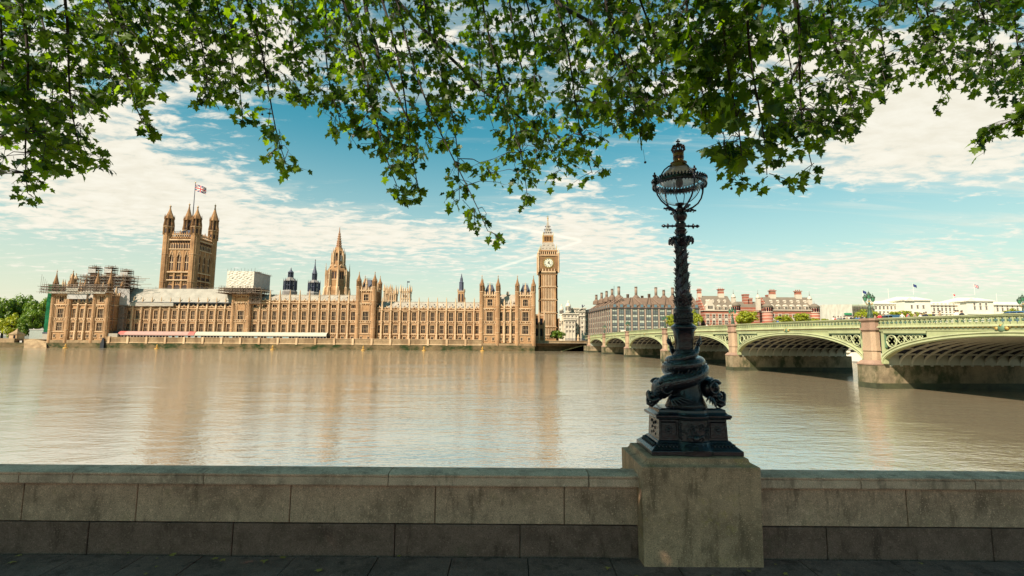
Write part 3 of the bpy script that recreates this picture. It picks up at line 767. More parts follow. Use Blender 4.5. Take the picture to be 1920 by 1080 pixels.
palace = tag(root('palace', (ax(560, FY, 630), FY, ZT)), 'long honey stone gothic palace along the far bank with rows of tall windows and pinnacles', 'palace')
NWIN = {'n': 0}
rw = random.Random(21)
EXTRA = MB()
def add_window(kind, parent, x, Y, z, w, h, lights, trans, name='window'):
    pale = rw.random() < (.34 if kind == 'u' else .10)
    key = (kind, round(w, 2), round(h, 2), lights, pale)
    return place(key, win_mesh(w, h, lights, trans, glz=1), name, [m_st2, m_glz2 if pale else m_glz], parent, (x, Y, z))

def wing(name, bxs, Y, zc, attic, has_roof, ridge_z, zp, ztip, depth=16, skip_butt=(), base_win=True, z_base=None, narrow=False, two=True):
    """a range of bays between buttress lines bxs"""
    zb = ZT - .6 if z_base is None else z_base
    wp = root(name, ((bxs[0] + bxs[-1]) / 2, Y, zb)); wp.parent = palace; wp.location = WL[wp.name] - WL[palace.name]
    mb = MB(); D = .62
    x0, x1 = bxs[0], bxs[-1]
    mb.box(x0, x1, Y + D, Y + depth, zb, zc)
    aw0, aw1 = 23.0, 24.7
    rows = [(ZL0, ZL1, 2.35), (ZU0, ZU1, 2.35)] + ([(aw0, aw1, 2.5)] if attic else [])
    for i in range(len(bxs) - 1):
        a, b = bxs[i], bxs[i + 1]; c = (a + b) / 2; bw = b - a
        k = min(1, bw / 5.25); W_ = [r[2] * k for r in rows]
        zs = zb
        for (lo, hi, _), w in zip(rows, W_):
            mb.box(a, b, Y, Y + D + .01, zs, lo)
            mb.box(a, c - w / 2 - .05, Y, Y + D + .01, lo, hi); mb.box(c + w / 2 + .05, b, Y, Y + D + .01, lo, hi); zs = hi
        mb.box(a, b, Y, Y + D + .01, zs, zc)
        # panel ribs either side of each window, and the carved bands
        for lo, hi in ((8.9, 14.9), (16.1, 22.0)):
            for s in (-1, 1):
                for q in (.345,):
                    x = c + s * bw * q; mb.box(x - .09, x + .09, Y - .16, Y + .02, lo, hi)
        for z0_, z1_ in ((14.95, 15.95),) + (((22.0, 22.7),) if attic else ()):
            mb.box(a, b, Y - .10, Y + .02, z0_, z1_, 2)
            n = 5
            for j in range(n):
                x = a + bw * (j + .5) / n; mb.box(x - .26, x + .26, Y - .32, Y - .08, z0_ + .15, z1_ - .12, 1 if j % 2 else 0)
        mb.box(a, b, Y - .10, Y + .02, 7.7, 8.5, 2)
        for j in range(5): x = a + bw * (j + .5) / 5; mb.box(x - .2, x + .2, Y - .25, Y - .08, 7.8, 8.4, 0)
        # parapet: low wall, merlons, and a gablet over the bay
        mb.box(a, b, Y - .12, Y + .35, zc, zc + .95, 0)
        for j in range(6):
            x = a + bw * (j + .5) / 6; mb.box(x - .22, x + .22, Y - .2, Y + .2, zc + .95, zc + 1.35, 1)
            mb.box(x - .16, x + .16, Y - .24, Y - .1, zc + .2, zc + .75, 2)
        mb.prism([(c - 1.3, zc + .95), (c + 1.3, zc + .95), (c + .5, zc + 1.5), (c, zc + 2.5), (c - .5, zc + 1.5)], Y - .16, Y + .2, 1)
        mb.prism([(c - .45, zc + .5), (c + .45, zc + .5), (c + .3, zc + 1.1), (c, zc + 1.5), (c - .3, zc + 1.1)], Y - .3, Y - .14, 2)
    for z, p, h in ((8.6, .25, .16), (14.85, .22, .14), (16.02, .22, .14), (zc - .1, .38, .22), (zc + .95, .2, .08)): mb.box(x0, x1, Y - p, Y + .03, z - h, z + h, 1)
    if attic: mb.box(x0, x1, Y - .25, Y + .03, 21.85, 22.12, 1)
    wl = mb.build('stone_wall', [m_st, m_st2, m_st_dk], wp)
    for i in range(len(bxs) - 1):
        a, b = bxs[i], bxs[i + 1]; c = (a + b) / 2; k = min(1, (b - a) / 5.25)
        add_window('l', wp, c, Y, ZL0, 2.35 * k, ZL1 - ZL0, 3 if k > .8 else 2, (.5,))
        add_window('u', wp, c, Y, ZU0, 2.35 * k, ZU1 - ZU0, 3 if k > .8 else 2, (.45,))
        if attic: add_window('a', wp, c, Y, aw0, 2.5 * k, aw1 - aw0, 3, (), 'attic_window')
        if base_win: place(('b', round(k, 2)), win_mesh(1.5 * k, 1.5, 2, (), dep=.02), 'basement_window', [m_st2, m_glz], wp, (c, Y - .03, 5.6))
    for i, x in enumerate(bxs):
        if i in skip_butt: continue
        place(('butt', zc, zp, ztip, Y), butt_mesh(zc, zp, ztip), 'buttress', [m_st2], wp, (x, Y, 0))
    if has_roof:
        rf = MB(); y0, y1 = Y + 1.2, Y + 7.5; zr = zc + .3
        rf.add([(x0, y0, zr), (x1, y0, zr), (x1, y1, ridge_z), (x0, y1, ridge_z), (x0, y1 + 6.3, zr), (x1, y1 + 6.3, zr)], [(0, 1, 2, 3), (3, 2, 5, 4), (0, 3, 4), (1, 5, 2)])
        for i in range(len(bxs) - 1):
            a, b = bxs[i], bxs[i + 1]
            for f, t in ((.25, .36), (.5, .66), (.75, .36)):
                x = a + (b - a) * f; z = zr + (ridge_z - zr) * t; y = y0 + (y1 - y0) * t
                rf.prism([(x - .26, z), (x + .26, z), (x, z + .75)], y - .3, y + .6, 1)
            for f in (0, .33, .66): x = a + (b - a) * f; rf.add([(x - .05, y0, zr + .06), (x + .05, y0, zr + .06), (x + .05, y1, ridge_z + .06), (x - .05, y1, ridge_z + .06)], [(0, 1, 2, 3)], 0)
        rf.box(x0, x1, y1 - .1, y1 + .1, ridge_z - .05, ridge_z + .35, 0)
        n = int((x1 - x0) / .9)
        for j in range(n): x = x0 + (j + .5) * .9; rf.prism([(x - .2, ridge_z + .35), (x + .2, ridge_z + .35), (x, ridge_z + .85)], y1 - .06, y1 + .06, 0)
        rf.build('roof', [m_roof_pale, m_roof_dk], wp)
    return wp

def turret(mb, x, y, r, z0, zt, ztip, mi=0, mi2=1, lant=True):
    """octagonal stair turret with an open lantern stage, ogee cap and finial"""
    mb.lathe([(r, z0), (r, zt)], 8, x, y, mi, False, pi / 8)
    h = ztip - zt
    mb.lathe([(r * 1.18, zt - .3), (r * 1.18, zt + .15)], 8, x, y, mi2, False, pi / 8)
    zl = zt + h * .36
    if lant:
        mb.lathe([(r * .55, zt), (r * .55, zl)], 8, x, y, 2, False, pi / 8)
        for k in range(8): a = pi / 8 + pi / 4 * k; mb.bar((x + r * .88 * cos(a), y + r * .88 * sin(a), zt), (x + r * .88 * cos(a), y + r * .88 * sin(a), zl), r * .2, mi)
        for k in range(8): a = pi / 8 + pi / 4 * k; mb.lathe([(r * .13, zl), (.02, zl + r * 1.1)], 4, x + r * 1.02 * cos(a), y + r * 1.02 * sin(a), mi, False)
    else: mb.lathe([(r * .85, zt), (r * .85, zl)], 8, x, y, mi, False, pi / 8)
    mb.lathe([(r * 1.12, zl - .15), (r * 1.12, zl + .15), (r * .95, zl + .2), (r * .78, zl + h * .14), (r * .45, zl + h * .28), (r * .2, zl + h * .42), (r * .1, ztip - h * .10)], 8, x, y, mi, False, pi / 8)
    mb.ball((x, y, ztip - h * .08), r * .26, 6, mi2); mb.lathe([(r * .07, ztip - h * .08), (r * .03, ztip)], 4, x, y, mi2, False)
    for z in (z0 + (zt - z0) * .25, z0 + (zt - z0) * .5, z0 + (zt - z0) * .75): mb.lathe([(r * 1.08, z - .12), (r * 1.08, z + .12)], 8, x, y, mi2, False, pi / 8)
    for k in range(8):
        a = pi / 4 * k; rr = r * .94
        mb.box(x + rr * cos(a) - .05, x + rr * cos(a) + .05, y + rr * sin(a) - .05, y + rr * sin(a) + .05, z0, zt, mi2)

def pav_tower(name, x0, x1, Y, dep, zb, zc, ztop, ztip, rt=1.35, back_turrets=True, roofpeak=None, bigwin=True, mids=True):
    """square corner tower of the river front: two state windows, an upper oriel, four turrets and a steep roof"""
    wp = root(name, ((x0 + x1) / 2, Y, zb)); wp.parent = palace; wp.location = WL[wp.name] - WL[palace.name]
    c = (x0 + x1) / 2; D = .62; ww = min(3.3, (x1 - x0) * .42)
    mb = MB(); mb.box(x0, x1, Y + D, Y + dep, zb, ztop)
    rows = [(ZL0, ZL1), (ZU0, ZU1), (zc + 1.4, zc + 4.8)] if ztop - zc > 5 else [(ZL0, ZL1), (ZU0, ZU1)]
    zs = zb
    for lo, hi in rows:
        w = ww if lo < zc else ww * .8
        mb.box(x0, x1, Y, Y + D + .01, zs, lo); mb.box(x0, c - w / 2 - .05, Y, Y + D + .01, lo, hi); mb.box(c + w / 2 + .05, x1, Y, Y + D + .01, lo, hi); zs = hi
    mb.box(x0, x1, Y, Y + D + .01, zs, ztop)
    for z, p, h in ((8.6, .3, .16), (14.85, .28, .16), (16.0, .28, .14), (zc - .1, .42, .24), (ztop - .3, .45, .3)): mb.box(x0 - p, x1 + p, Y - p, Y + dep + p, z - h, z + h, 1)
    for z0_, z1_ in ((14.98, 15.88), (ztop - 1.6, ztop - .6), (zc - 1.1, zc - .4)):
        n = 7; mb.box(x0, x1, Y - .1, Y + .02, z0_, z1_, 2)
        for j in range(n): x = x0 + (x1 - x0) * (j + .5) / n; mb.box(x - .26, x + .26, Y - .3, Y - .08, z0_ + .12, z1_ - .1, j % 2)
    if len(rows) > 2:
        for q in (-.36, -.28, .28, .36):
            x = c + (x1 - x0) * q; mb.box(x - .12, x + .12, Y - .2, Y + .02, zc + .5, ztop - 1.7, 1)
            for z in range(int(zc + 1), int(ztop - 2)): mb.box(x - .25, x + .25, Y - .12, Y + .02, z + .1, z + .5, 2)
    for s in (-.34, -.24, .24, .34):
        x = c + (x1 - x0) * s
        for lo, hi in ((8.9, 14.7), (16.2, zc - .5)): mb.box(x - .1, x + .1, Y - .18, Y + .02, lo, hi, 1)
    # side ribs on the flank
    for j in range(1, 8):
        y = Y + dep * j / 8; mb.box(x0 - .18, x1 + .18, y - .16, y + .16, zb, ztop - .5, 0)
    # battlement with pierced crest
    for j in range(7):
        x = x0 + (x1 - x0) * (j + .5) / 7
        mb.box(x - .32, x + .32, Y - .2, Y + .3, ztop, ztop + (1.7 if j % 2 else 1.1), 1); mb.prism([(x - .32, ztop + 1.1), (x + .32, ztop + 1.1), (x, ztop + 2.0)], Y - .18, Y + .1, 0)
        y = Y + dep * (j + .5) / 7; mb.box(x1 - .3, x1 + .2, y - .32, y + .32, ztop, ztop + (1.7 if j % 2 else 1.1), 1); mb.box(x0 - .2, x0 + .3, y - .32, y + .32, ztop, ztop + (1.7 if j % 2 else 1.1), 1)
    mb.build('stone_wall', [m_st, m_st2, m_st_dk], wp)
    add_window('T', wp, c, Y, ZL0, ww, ZL1 - ZL0, 4, (.5,)); add_window('T', wp, c, Y, ZU0, ww, ZU1 - ZU0, 4, (.45,))
    if len(rows) > 2: add_window('O', wp, c, Y, zc + 1.4, ww * .8, 3.4, 3, (.5,), 'oriel_window')
    for s in (-.22, .22): place(('b', 9), win_mesh(1.0, 1.4, 2, (), dep=.02), 'basement_window', [m_st2, m_glz], wp, (c + s * (x1 - x0), Y - .03, 5.7))
    ys = [Y + .3] + ([Y + dep - .3] if back_turrets else [])
    for y in ys:
        for x in (x0 + .2, x1 - .2):
            t = MB(); turret(t, x, y, rt if y == ys[0] else rt * .9, zb, ztop + 1.6, ztip - (0 if y == ys[0] else .8), 0, 1)
            t.build('turret', [m_st, m_st2, m_st_dk], wp)
    if mids:
        t = MB(); t.lathe([(rt * .5, ztop), (rt * .5, ztop + 3.2), (rt * .62, ztop + 3.2), (rt * .3, ztop + 5), (.05, ztop + 7.0)], 8, c, Y, 0, False)
        t.build('pinnacle', [m_st2], wp)
        for x in (x0, x1): t = MB(); t.lathe([(rt * .4, ztop), (rt * .4, ztop + 2.6), (.05, ztop + 5.0)], 8, x, Y + dep / 2, 0, False); t.build('pinnacle', [m_st2], wp)
    if roofpeak:
        r = MB(); i = 1.2; j = 3.2
        a = [(x0 + i, Y + i, ztop + .2), (x1 - i, Y + i, ztop + .2), (x1 - i, Y + dep - i, ztop + .2), (x0 + i, Y + dep - i, ztop + .2)]
        b = [(x0 + j, Y + j, roofpeak), (x1 - j, Y + j, roofpeak), (x1 - j, Y + dep - j, roofpeak), (x0 + j, Y + dep - j, roofpeak)]
        r.add(a + b, [(k, (k + 1) % 4, 4 + (k + 1) % 4, 4 + k) for k in range(4)] + [(4, 5, 6, 7)])
        for q in range(5):
            x = x0 + j + (x1 - x0 - 2 * j) * q / 4; r.bar((x, Y + j, roofpeak), (x, Y + j, roofpeak + .9), .07)
        r.bar((x0 + j, Y + j, roofpeak + .5), (x1 - j, Y + j, roofpeak + .5), .06); r.build('roof', [m_roof_dk], wp)
    return wp

def xs(pxs, Y=FY, py=600): return [ax(p, Y, py) for p in pxs]
ZC2, ZC3 = 22.2, 25.9
# south range (two storeys, roof sheeted), centre range (three storeys), north range
south = wing('south_range', xs([233, 248.5, 265, 282.5, 300, 317.5, 335, 352, 369.5, 387, 404, 421, 438]), FY, ZC2, False, True, 27.2, 23.6, 28.6)
centre = wing('centre_range', xs([469, 487, 505, 523.5, 542.3, 560.8, 579, 597.8, 616.3, 634.7, 653, 671]), FY - .3, ZC3, True, True, 30.6, 28.6, 33.2, skip_butt=(0, 11))
north = wing('north_range', xs([706, 716, 733, 750.3, 767.6, 784.9, 802.2, 819.5, 836.8, 854.1, 871.4, 888.7, 901]), FY, ZC2, False, True, 27.0, 24.2, 29.4, skip_butt=(0, 12))
ztip = lambda py, px, Y: az(py, Y, px)
# twin inner towers of the centre
pav_tower('centre_tower', *xs([671, 702]), FY - 1.6, 11.5, ZT - .6, ZC3, az(544, FY, 690), az(509, FY, 690), 1.3, True, az(524, FY, 690))
pav_tower('scaffolded_tower', *xs([438, 469]), FY - 1.6, 11.5, ZT - .6, ZC3, az(553, FY, 455), az(546, FY, 455), 1.1, False, None, mids=False)
# north pavilion: two towers and three bays between them, standing in the river edge
NPY = 261.2
pav_tower('north_pavilion_tower', *xs([902, 934], NPY), NPY, 12, 2.4, 23.0, az(552.5, NPY, 918), az(515, NPY, 918), 1.25, True, az(533, NPY, 918))
pav_tower('north_pavilion_tower', *xs([969, 1001], NPY), NPY, 12, 2.4, 23.0, az(553, NPY, 985), az(515.5, NPY, 985), 1.25, True, az(533, NPY, 985))
nm = wing('north_pavilion_centre', xs([934, 945.5, 957.5, 969], NPY), NPY + .5, 23.0, False, False, 0, 25.5, 28, 14, skip_butt=(0, 3), z_base=2.4)
rf = MB(); x0, x1 = xs([935, 968], NPY); rf.add([(x0, NPY + 2, 23.3), (x1, NPY + 2, 23.3), (x1, NPY + 7, 31.2), (x0, NPY + 7, 31.2), (x0, NPY + 12, 23.3), (x1, NPY + 12, 23.3)], [(0, 1, 2, 3), (3, 2, 5, 4)])
for q in (.2, .42, .62, .85): xx = x0 + (x1 - x0) * q; rf.prism([(xx - .5, 26), (xx + .5, 26), (xx, 27.4)], NPY + 3.0, NPY + 4.5)
rf.box((x0 + x1) / 2 - .8, (x0 + x1) / 2 + .8, NPY + 6, NPY + 7.4, 31, 32.8); rf.build('roof', [m_roof_pale], nm)
# south pavilion
SPY = 260.6
sx = [at(p, 635, SPY).x for p in (92, 125, 170, 195.5)]
zc_s = az(571, SPY, 140)
pav_tower('south_pavilion_tower', sx[0], sx[1] - .2, SPY, 9.0, 2.6, zc_s, az(552, SPY, 110), az(505, SPY, 110), 1.25, True, None)
pav_tower('south_pavilion_tower', sx[2] + .2, sx[3] + .4, SPY, 9.0, 2.6, zc_s, az(552, SPY, 190), az(505, SPY, 190), 1.25, True, None)
d_ = (sx[2] - sx[1]) / 3
wing('south_pavilion_centre', [sx[1], sx[1] + d_, sx[1] + 2 * d_, sx[2]], SPY + .4, zc_s, False, True, az(540, SPY, 150), zc_s + 2.2, zc_s + 4.5, 12, skip_butt=(0, 3), z_base=2.6)
mb = MB(); mb.box(sx[0] + 1, sx[3] - .5, SPY + 9, FY + 14, 2.6, az(553, SPY, 190)); 
for j in range(3):
    x = sx[0] + (sx[3] - sx[0]) * (.2 + .3 * j); mb.prism([(x - 1.2, az(553, SPY, 190)), (x + 1.2, az(553, SPY, 190)), (x, az(536, SPY, 190))], SPY + 14, SPY + 24, 0)
mb.build('return_wall', [m_st], palace)
# extra pinnacles and chimneys behind the south pavilion parapet
t = MB()
for px, py in ((135.5, 507), (141.5, 512)): turret(t, ax(px, SPY + 8, 530), SPY + 8, 1.25, 22, az(530, SPY + 8, px), az(py, SPY + 8, px), 0, 1)
for px, py in ((117, 523), (121, 524), (127, 526), (150, 522), (154, 526), (131, 528)): t.lathe([(.55, 24), (.55, az(540, SPY + 8, px)), (.7, az(539, SPY + 8, px)), (.05, az(py, SPY + 8, px))], 6, ax(px, SPY + 8, 540), SPY + 8, 0, False)
t.build('roof_pinnacles', [m_st2, m_st2, m_st_dk], palace)

# river wall of the terrace with its weed line, parapet and piers; recessed quay north of the palace
tw = tag(root('terrace_wall', (ax(550, PY_, 640), PY_, 0)), 'river wall of the palace terrace, green with weed at the waterline', 'river wall', kind='thing')
xa, xb = ax(192, PY_, 640), ax(903, PY_, 640)
mb = MB(); mb.slab([(xa, PY_), (xb, PY_), (xb, FY + .5), (xa, FY + .5)], -2, 2.9, 0); mb.box(xa, xb, PY_ + .25, FY + .4, 2.9, ZT - .35, 1)
mb.build('weedy_base', [m_algae, m_wallst], tw)
mb = MB(); mb.box(xa, xb, PY_ + .2, PY_ + .7, ZT - .35, ZT + .75, 0); mb.box(xa, xb, PY_ + .02, PY_ + .85, ZT + .75, ZT + .98, 1); mb.box(xa, xb, PY_ + .05, PY_ + .3, 2.9, 3.3, 1)
px = 204
while px < 900:
    x = ax(px, PY_, 640); mb.slab([(x - .55, PY_ - .25), (x + .55, PY_ - .25), (x + .55, PY_ + .9), (x - .55, PY_ + .9)], 2.6, ZT + 1.25, 1); px += 35.2
mb.build('terrace_parapet', [m_wallst, m_st2], tw)
mb = MB(); mb.box(ax(92, SPY, 640) - 2, ax(196, SPY, 640) + .5, SPY - .8, SPY + 2, -2, 2.7, 0); mb.box(ax(92, SPY, 640) - .6, ax(196, SPY, 640), SPY - .5, SPY + 1, 2.7, 4.2, 1)
mb.build('pavilion_footing', [m_algae, m_wallst], tw); mb = MB(); mb.box(ax(900, NPY, 640), ax(1002.5, NPY, 640), NPY - .9, NPY + 3, -2, 2.9, 0); mb.box(ax(900, NPY, 640), ax(1002, NPY, 640), NPY - .6, NPY + 3, 2.9, 4.0, 1)
mb.build('pavilion_footing', [m_algae, m_wallst], tw)
qx0, qx1, QY = ax(1002, 271, 645), ax(1101, 268, 645), 269.5
tq = tag(root('quay_wall', ((qx0 + qx1) / 2, QY, 0)), 'low stone quay wall below the clock tower running to the bridge', 'river wall', kind='thing')
mb = MB(); mb.box(qx0 - .5, qx1, QY, QY + 3, -2, 2.6, 0); mb.box(qx0 - .5, qx1, QY + .15, QY + 3, 2.6, 5.4, 1); mb.box(qx0 - .5, qx1, QY - .05, QY + 1, 5.4, 5.75, 1)
mb.build('quay_stone', [m_algae, m_wallst], tq)
mb = MB(); s0, s1 = ax(1052, 262, 655), ax(1100, 262, 655)
for i in range(12):
    xx = s0 + (s1 - s0) * i / 12; mb.box(xx, s1 + 1, 262.5, QY + .1, -1, .25 + i * .32, 0)
mb.build('river_stairs', [m_algae], tq)
mb = MB()
for i in range(60): x = ax(1060, QY, 640) + (qx1 - ax(1060, QY, 640)) * i / 59; mb.bar((x, QY + .5, 5.7), (x, QY + .5, 7.0), .05)
mb.bar((ax(1060, QY, 640), QY + .5, 6.95), (qx1, QY + .5, 6.95), .06); mb.build('iron_railing', [m_roof_dk], tq)
mb = MB(); mb.lathe([(.7, 5.4), (.6, 7.2), (.85, 7.4), (.5, 8), (.35, 8.8), (.1, 9.3)], 8, ax(1084.5, QY, 640), QY + .5, 0, False); mb.build('gate_pier', [m_st2], tq)
# ------------------------------------------------------------------ great tower, central lantern, clock tower and other towers behind
def lancet(mb, x0, x1, y, z0, z1, mi, flip=None):
    """pointed dark opening on a wall facing -Y, set in a moulded frame"""
    w = x1 - x0; c = (x0 + x1) / 2; s = z1 - w * .75
    poly = [(x0, z0), (x1, z0), (x1, s), (x1 - w * .12, s + (z1 - s) * .55), (c, z1), (x0 + w * .12, s + (z1 - s) * .55), (x0, s)]
    mb.prism(poly, y - .06, y + .3, mi)

def great_tower():
    Y = 345.0; x0, x1 = at(299.5, 541, Y).x + .8, at(299.5, 541, Y).x + .8 + 22.6
    s = x1 - x0; y1 = Y + s; cx, cy = (x0 + x1) / 2, (Y + y1) / 2
    T = tag(root('royal_tower', (cx, cy, ZT)), 'massive square stone tower with corner turrets and a flag on its roof', 'tower')
    Z = lambda py: az(py, Y, 335)
    ztop = Z(446)
    mb = MB(); mb.box(x0 + .8, x1 - .8, Y + .8, y1 - .8, ZT, ztop)
    def face(f):
        n0 = len(mb.v)
        # local face: runs along X from x0 to x1 on plane Y
        a, b = x0 + 3.0, x1 - 3.0; w = b - a
        for z, p, h in ((Z(449.5), .55, .5), (Z(467), .4, .35), (Z(510), .5, .4), (Z(525), .5, .4)): mb.box(x0, x1, Y - p, Y + 1, z - h, z + h, 1)
        for i in range(4): xx = a + w * i / 3; mb.box(xx - .55, xx + .55, Y - .1, Y + 1, ZT, Z(468), 0)
        for i in range(3):
            c = a + w * (i + .5) / 3; hw = 1.45
            # jambs and spandrel around each of the three great lancets
            zz0, zz1 = Z(506), Z(477)
            mb.box(c - w / 6, c - hw, Y + .15, Y + 1, zz0 - 1, Z(468), 0); mb.box(c + hw, c + w / 6, Y + .15, Y + 1, zz0 - 1, Z(468), 0)
            mb.prism([(c - hw, zz1 - 2.6), (c - hw * .75, zz1 - 1.0), (c, zz1), (c + hw * .75, zz1 - 1), (c + hw, zz1 - 2.6), (c + hw, Z(468)), (c - hw, Z(468))][::-1], Y + .1, Y + 1, 0)
            mb.box(c - hw, c + hw, Y + .72, Y + .9, zz0, zz1, 2); mb.box(c - .16, c + .16, Y + .45, Y + .75, zz0, zz1, 1); mb.box(c - hw, c + hw, Y + .5, Y + .75, (zz0 + zz1) / 2 - .3, (zz0 + zz1) / 2 + .3, 1)
            mb.prism([(c - hw - .3, zz1 - 2), (c, zz1 + 3.2), (c + hw + .3, zz1 - 2), (c + hw, zz1 - 2), (c, zz1 + 2.4), (c - hw, zz1 - 2)][::-1], Y - .25, Y + .2, 1)
            for k in range(3):
                xx = c + (k - 1) * w / 9.5
                mb.box(xx - .48, xx + .48, Y + .1, Y + .82, Z(464), Z(458.5), 2); mb.box(xx - .48, xx + .48, Y + .1, Y + .82, Z(522.5), Z(517.5), 2)
                mb.box(xx + .5, xx + .85, Y - .05, Y + .9, Z(466), Z(456), 1)
            # low arches and blind panels at the foot
            mb.prism([(c - 2, Z(545)), (c + 2, Z(545)), (c + 2, Z(537)), (c + 1.2, Z(535)), (c, Z(533.5)), (c - 1.2, Z(535)), (c - 2, Z(537))], Y + .3, Y + .85, 2)
            for k in range(4): xx = c - 2.1 + 1.4 * k; mb.prism([(xx - .5, Z(531.5)), (xx + .5, Z(531.5)), (xx, Z(528))], Y + .3, Y + .84, 2)
        mb.box(x0, x1, Y + .55, Y + 1, Z(545), Z(527), 0)
        # pierced parapet
        n = 10
        for i in range(n):
            c = a + w * (i + .5) / n; mb.box(c - .22, c + .22, Y + .1, Y + .7, ztop, ztop + 2.6, 1); mb.prism([(c - .75, ztop + 2.5), (c + .75, ztop + 2.5), (c, ztop + 4.4 + (1.2 if i % 3 == 1 else 0))], Y + .15, Y + .65, 0)
        mb.box(a, b, Y + .1, Y + .7, ztop, ztop + 1.0, 0); mb.box(a, b, Y + .1, Y + .7, ztop + 2.3, ztop + 2.7, 1)
        for i in range(9): c = a + w * (i + .5) / 9; mb.box(c - .35, c + .35, Y + .3, Y + .85, Z(455), Z(451.5), 2)
        M = Matrix.Translation((cx, cy, 0)) @ Matrix.Rotation(f, 4, 'Z') @ Matrix.Translation((-cx, -cy, 0))
        if f: mb.xf(M, n0)
    for f in (0, pi / 2): face(f)
    mb.build('stone_wall', [m_st_tower, m_st2, m_recess], T)
    for x, y, tip in ((x0 + 1.2, Y + 1.2, 383), (x1 - 1.2, Y + 1.2, 384), (x1 - 1.2, y1 - 1.2, 377), (x0 + 1.2, y1 - 1.2, 375)):
        t = MB(); zt = Z(425) if y < Y + 5 else Z(421)
        turret(t, x, y, 3.05, ZT, zt, az(tip, Y, 335) if y < Y + 5 else az(tip + 5, y1, 335), 0, 1)
        for k in range(8):                                   # tall open stage below the cap
            a = pi / 8 + pi / 4 * k; t.lathe([(.5, Z(440)), (.5, zt + 1.5), (.05, zt + 4)], 4, x + 3.2 * cos(a), y + 3.2 * sin(a), 0, False)
        t.lathe([(3.1, Z(438)), (3.1, Z(428))], 8, x, y, 2, False, pi / 8) if False else None
        for k in range(8):
            a = pi / 4 * k; c_, s_ = cos(a), sin(a); n0 = len(t.v); t.box(-.5, .5, -2.98, -2.7, Z(437), Z(429), 2); t.xf(Matrix.Translation((x, y, 0)) @ Matrix.Rotation(a, 4, 'Z'), n0)
        t.build('corner_turret', [m_st_tower, m_st2, m_recess], T)
    r = MB(); r.add([(x0 + 2.5, Y + 2.5, ztop), (x1 - 2.5, Y + 2.5, ztop), (x1 - 2.5, y1 - 2.5, ztop), (x0 + 2.5, y1 - 2.5, ztop), (cx - 3, cy - 3, ztop + 7.5), (cx + 3, cy - 3, ztop + 7.5), (cx + 3, cy + 3, ztop + 7.5), (cx - 3, cy + 3, ztop + 7.5)],
                   [(0, 1, 5, 4), (1, 2, 6, 5), (2, 3, 7, 6), (3, 0, 4, 7), (4, 5, 6, 7)])
    for k in range(12): r.box(x0 + 2 + k * 1.6, x0 + 2.15 + k * 1.6, Y + 2.0, Y + 2.15, ztop, ztop + 5.5)
    r.box(x0 + 2, x1 - 2, Y + 2, Y + 2.2, ztop + 5.2, ztop + 5.5)
    r.build('iron_roof', [m_roof_dk], T)
    # pole on stays
    fp = MB(); tx, tz = at(363.6, 343, cy).x, az(343, cy, 363.6)
    fp.tube([(cx, cy, ztop + 7), (cx, cy, (ztop + tz) / 2), (cx, cy, tz)], [.42, .34, .2], 8); fp.ball((cx, cy, tz + .3), .45, 8, 1)
    for k in range(4): a = pi / 4 + pi / 2 * k; fp.bar((cx + 5 * cos(a), cy + 5 * sin(a), ztop + 6), (cx, cy, ztop + 17), .22)
    fp.build('flagpole', [m_roof_dk, m_gold], T)
    return cx, cy, tz
TCX, TCY, TFZ = great_tower()

m_fl_blue = mat('flag navy', (0.02, 0.03, 0.12), 0.8); m_fl_red = mat('flag red', (0.55, 0.02, 0.03), 0.8); m_fl_white = mat('flag white', (0.75, 0.72, 0.66), 0.8)
def union_flag(org, w, h, droop, label, name='flag', ang=0.0, group=None):
    mb = MB(); nx, ny = 40, 24; vs = []
    for j in range(ny + 1):
        for i in range(nx + 1):
            u, v = i / nx, j / ny
            x = w * u * .93; z = -droop * h * u ** 1.2 - h * v; y = .10 * w * sin(u * 7 + v * 1.2) * u
            vs.append((x * cos(ang) - y * sin(ang), x * sin(ang) + y * cos(ang), z))
    o = len(mb.v); fs, mi = [], []
    for j in range(ny):
        for i in range(nx):
            u, v = (i + .5) / nx * 2, (j + .5) / ny
            du, dv = abs(u - 1), abs(v - .5)
            d1 = abs((u - 1) * .447 - (v - .5) * .894) ; d2 = abs((u - 1) * .447 + (v - .5) * .894)
            if du < .1 or dv < .1: c = 1
            elif du < .167 or dv < .167: c = 2
            elif min(d1, d2) < .034: c = 1
            elif min(d1, d2) < .1: c = 2
            else: c = 0
            mb.add([], []) ; fs.append((j * (nx + 1) + i, j * (nx + 1) + i + 1, (j + 1) * (nx + 1) + i + 1, (j + 1) * (nx + 1) + i)); mi.append(c)
    mb.v = vs; mb.f = fs; mb.mi = mi; mb.sm = [True] * len(fs)
    o = mb.build(name, [m_fl_blue, m_fl_red, m_fl_white], None, org, False)
    tag(o, label, 'flag', group); return o
union_flag((TCX + .3, TCY, TFZ - 1.0), 8.0, 5.2, .45, 'union flag flying from the great square tower', ang=.15)

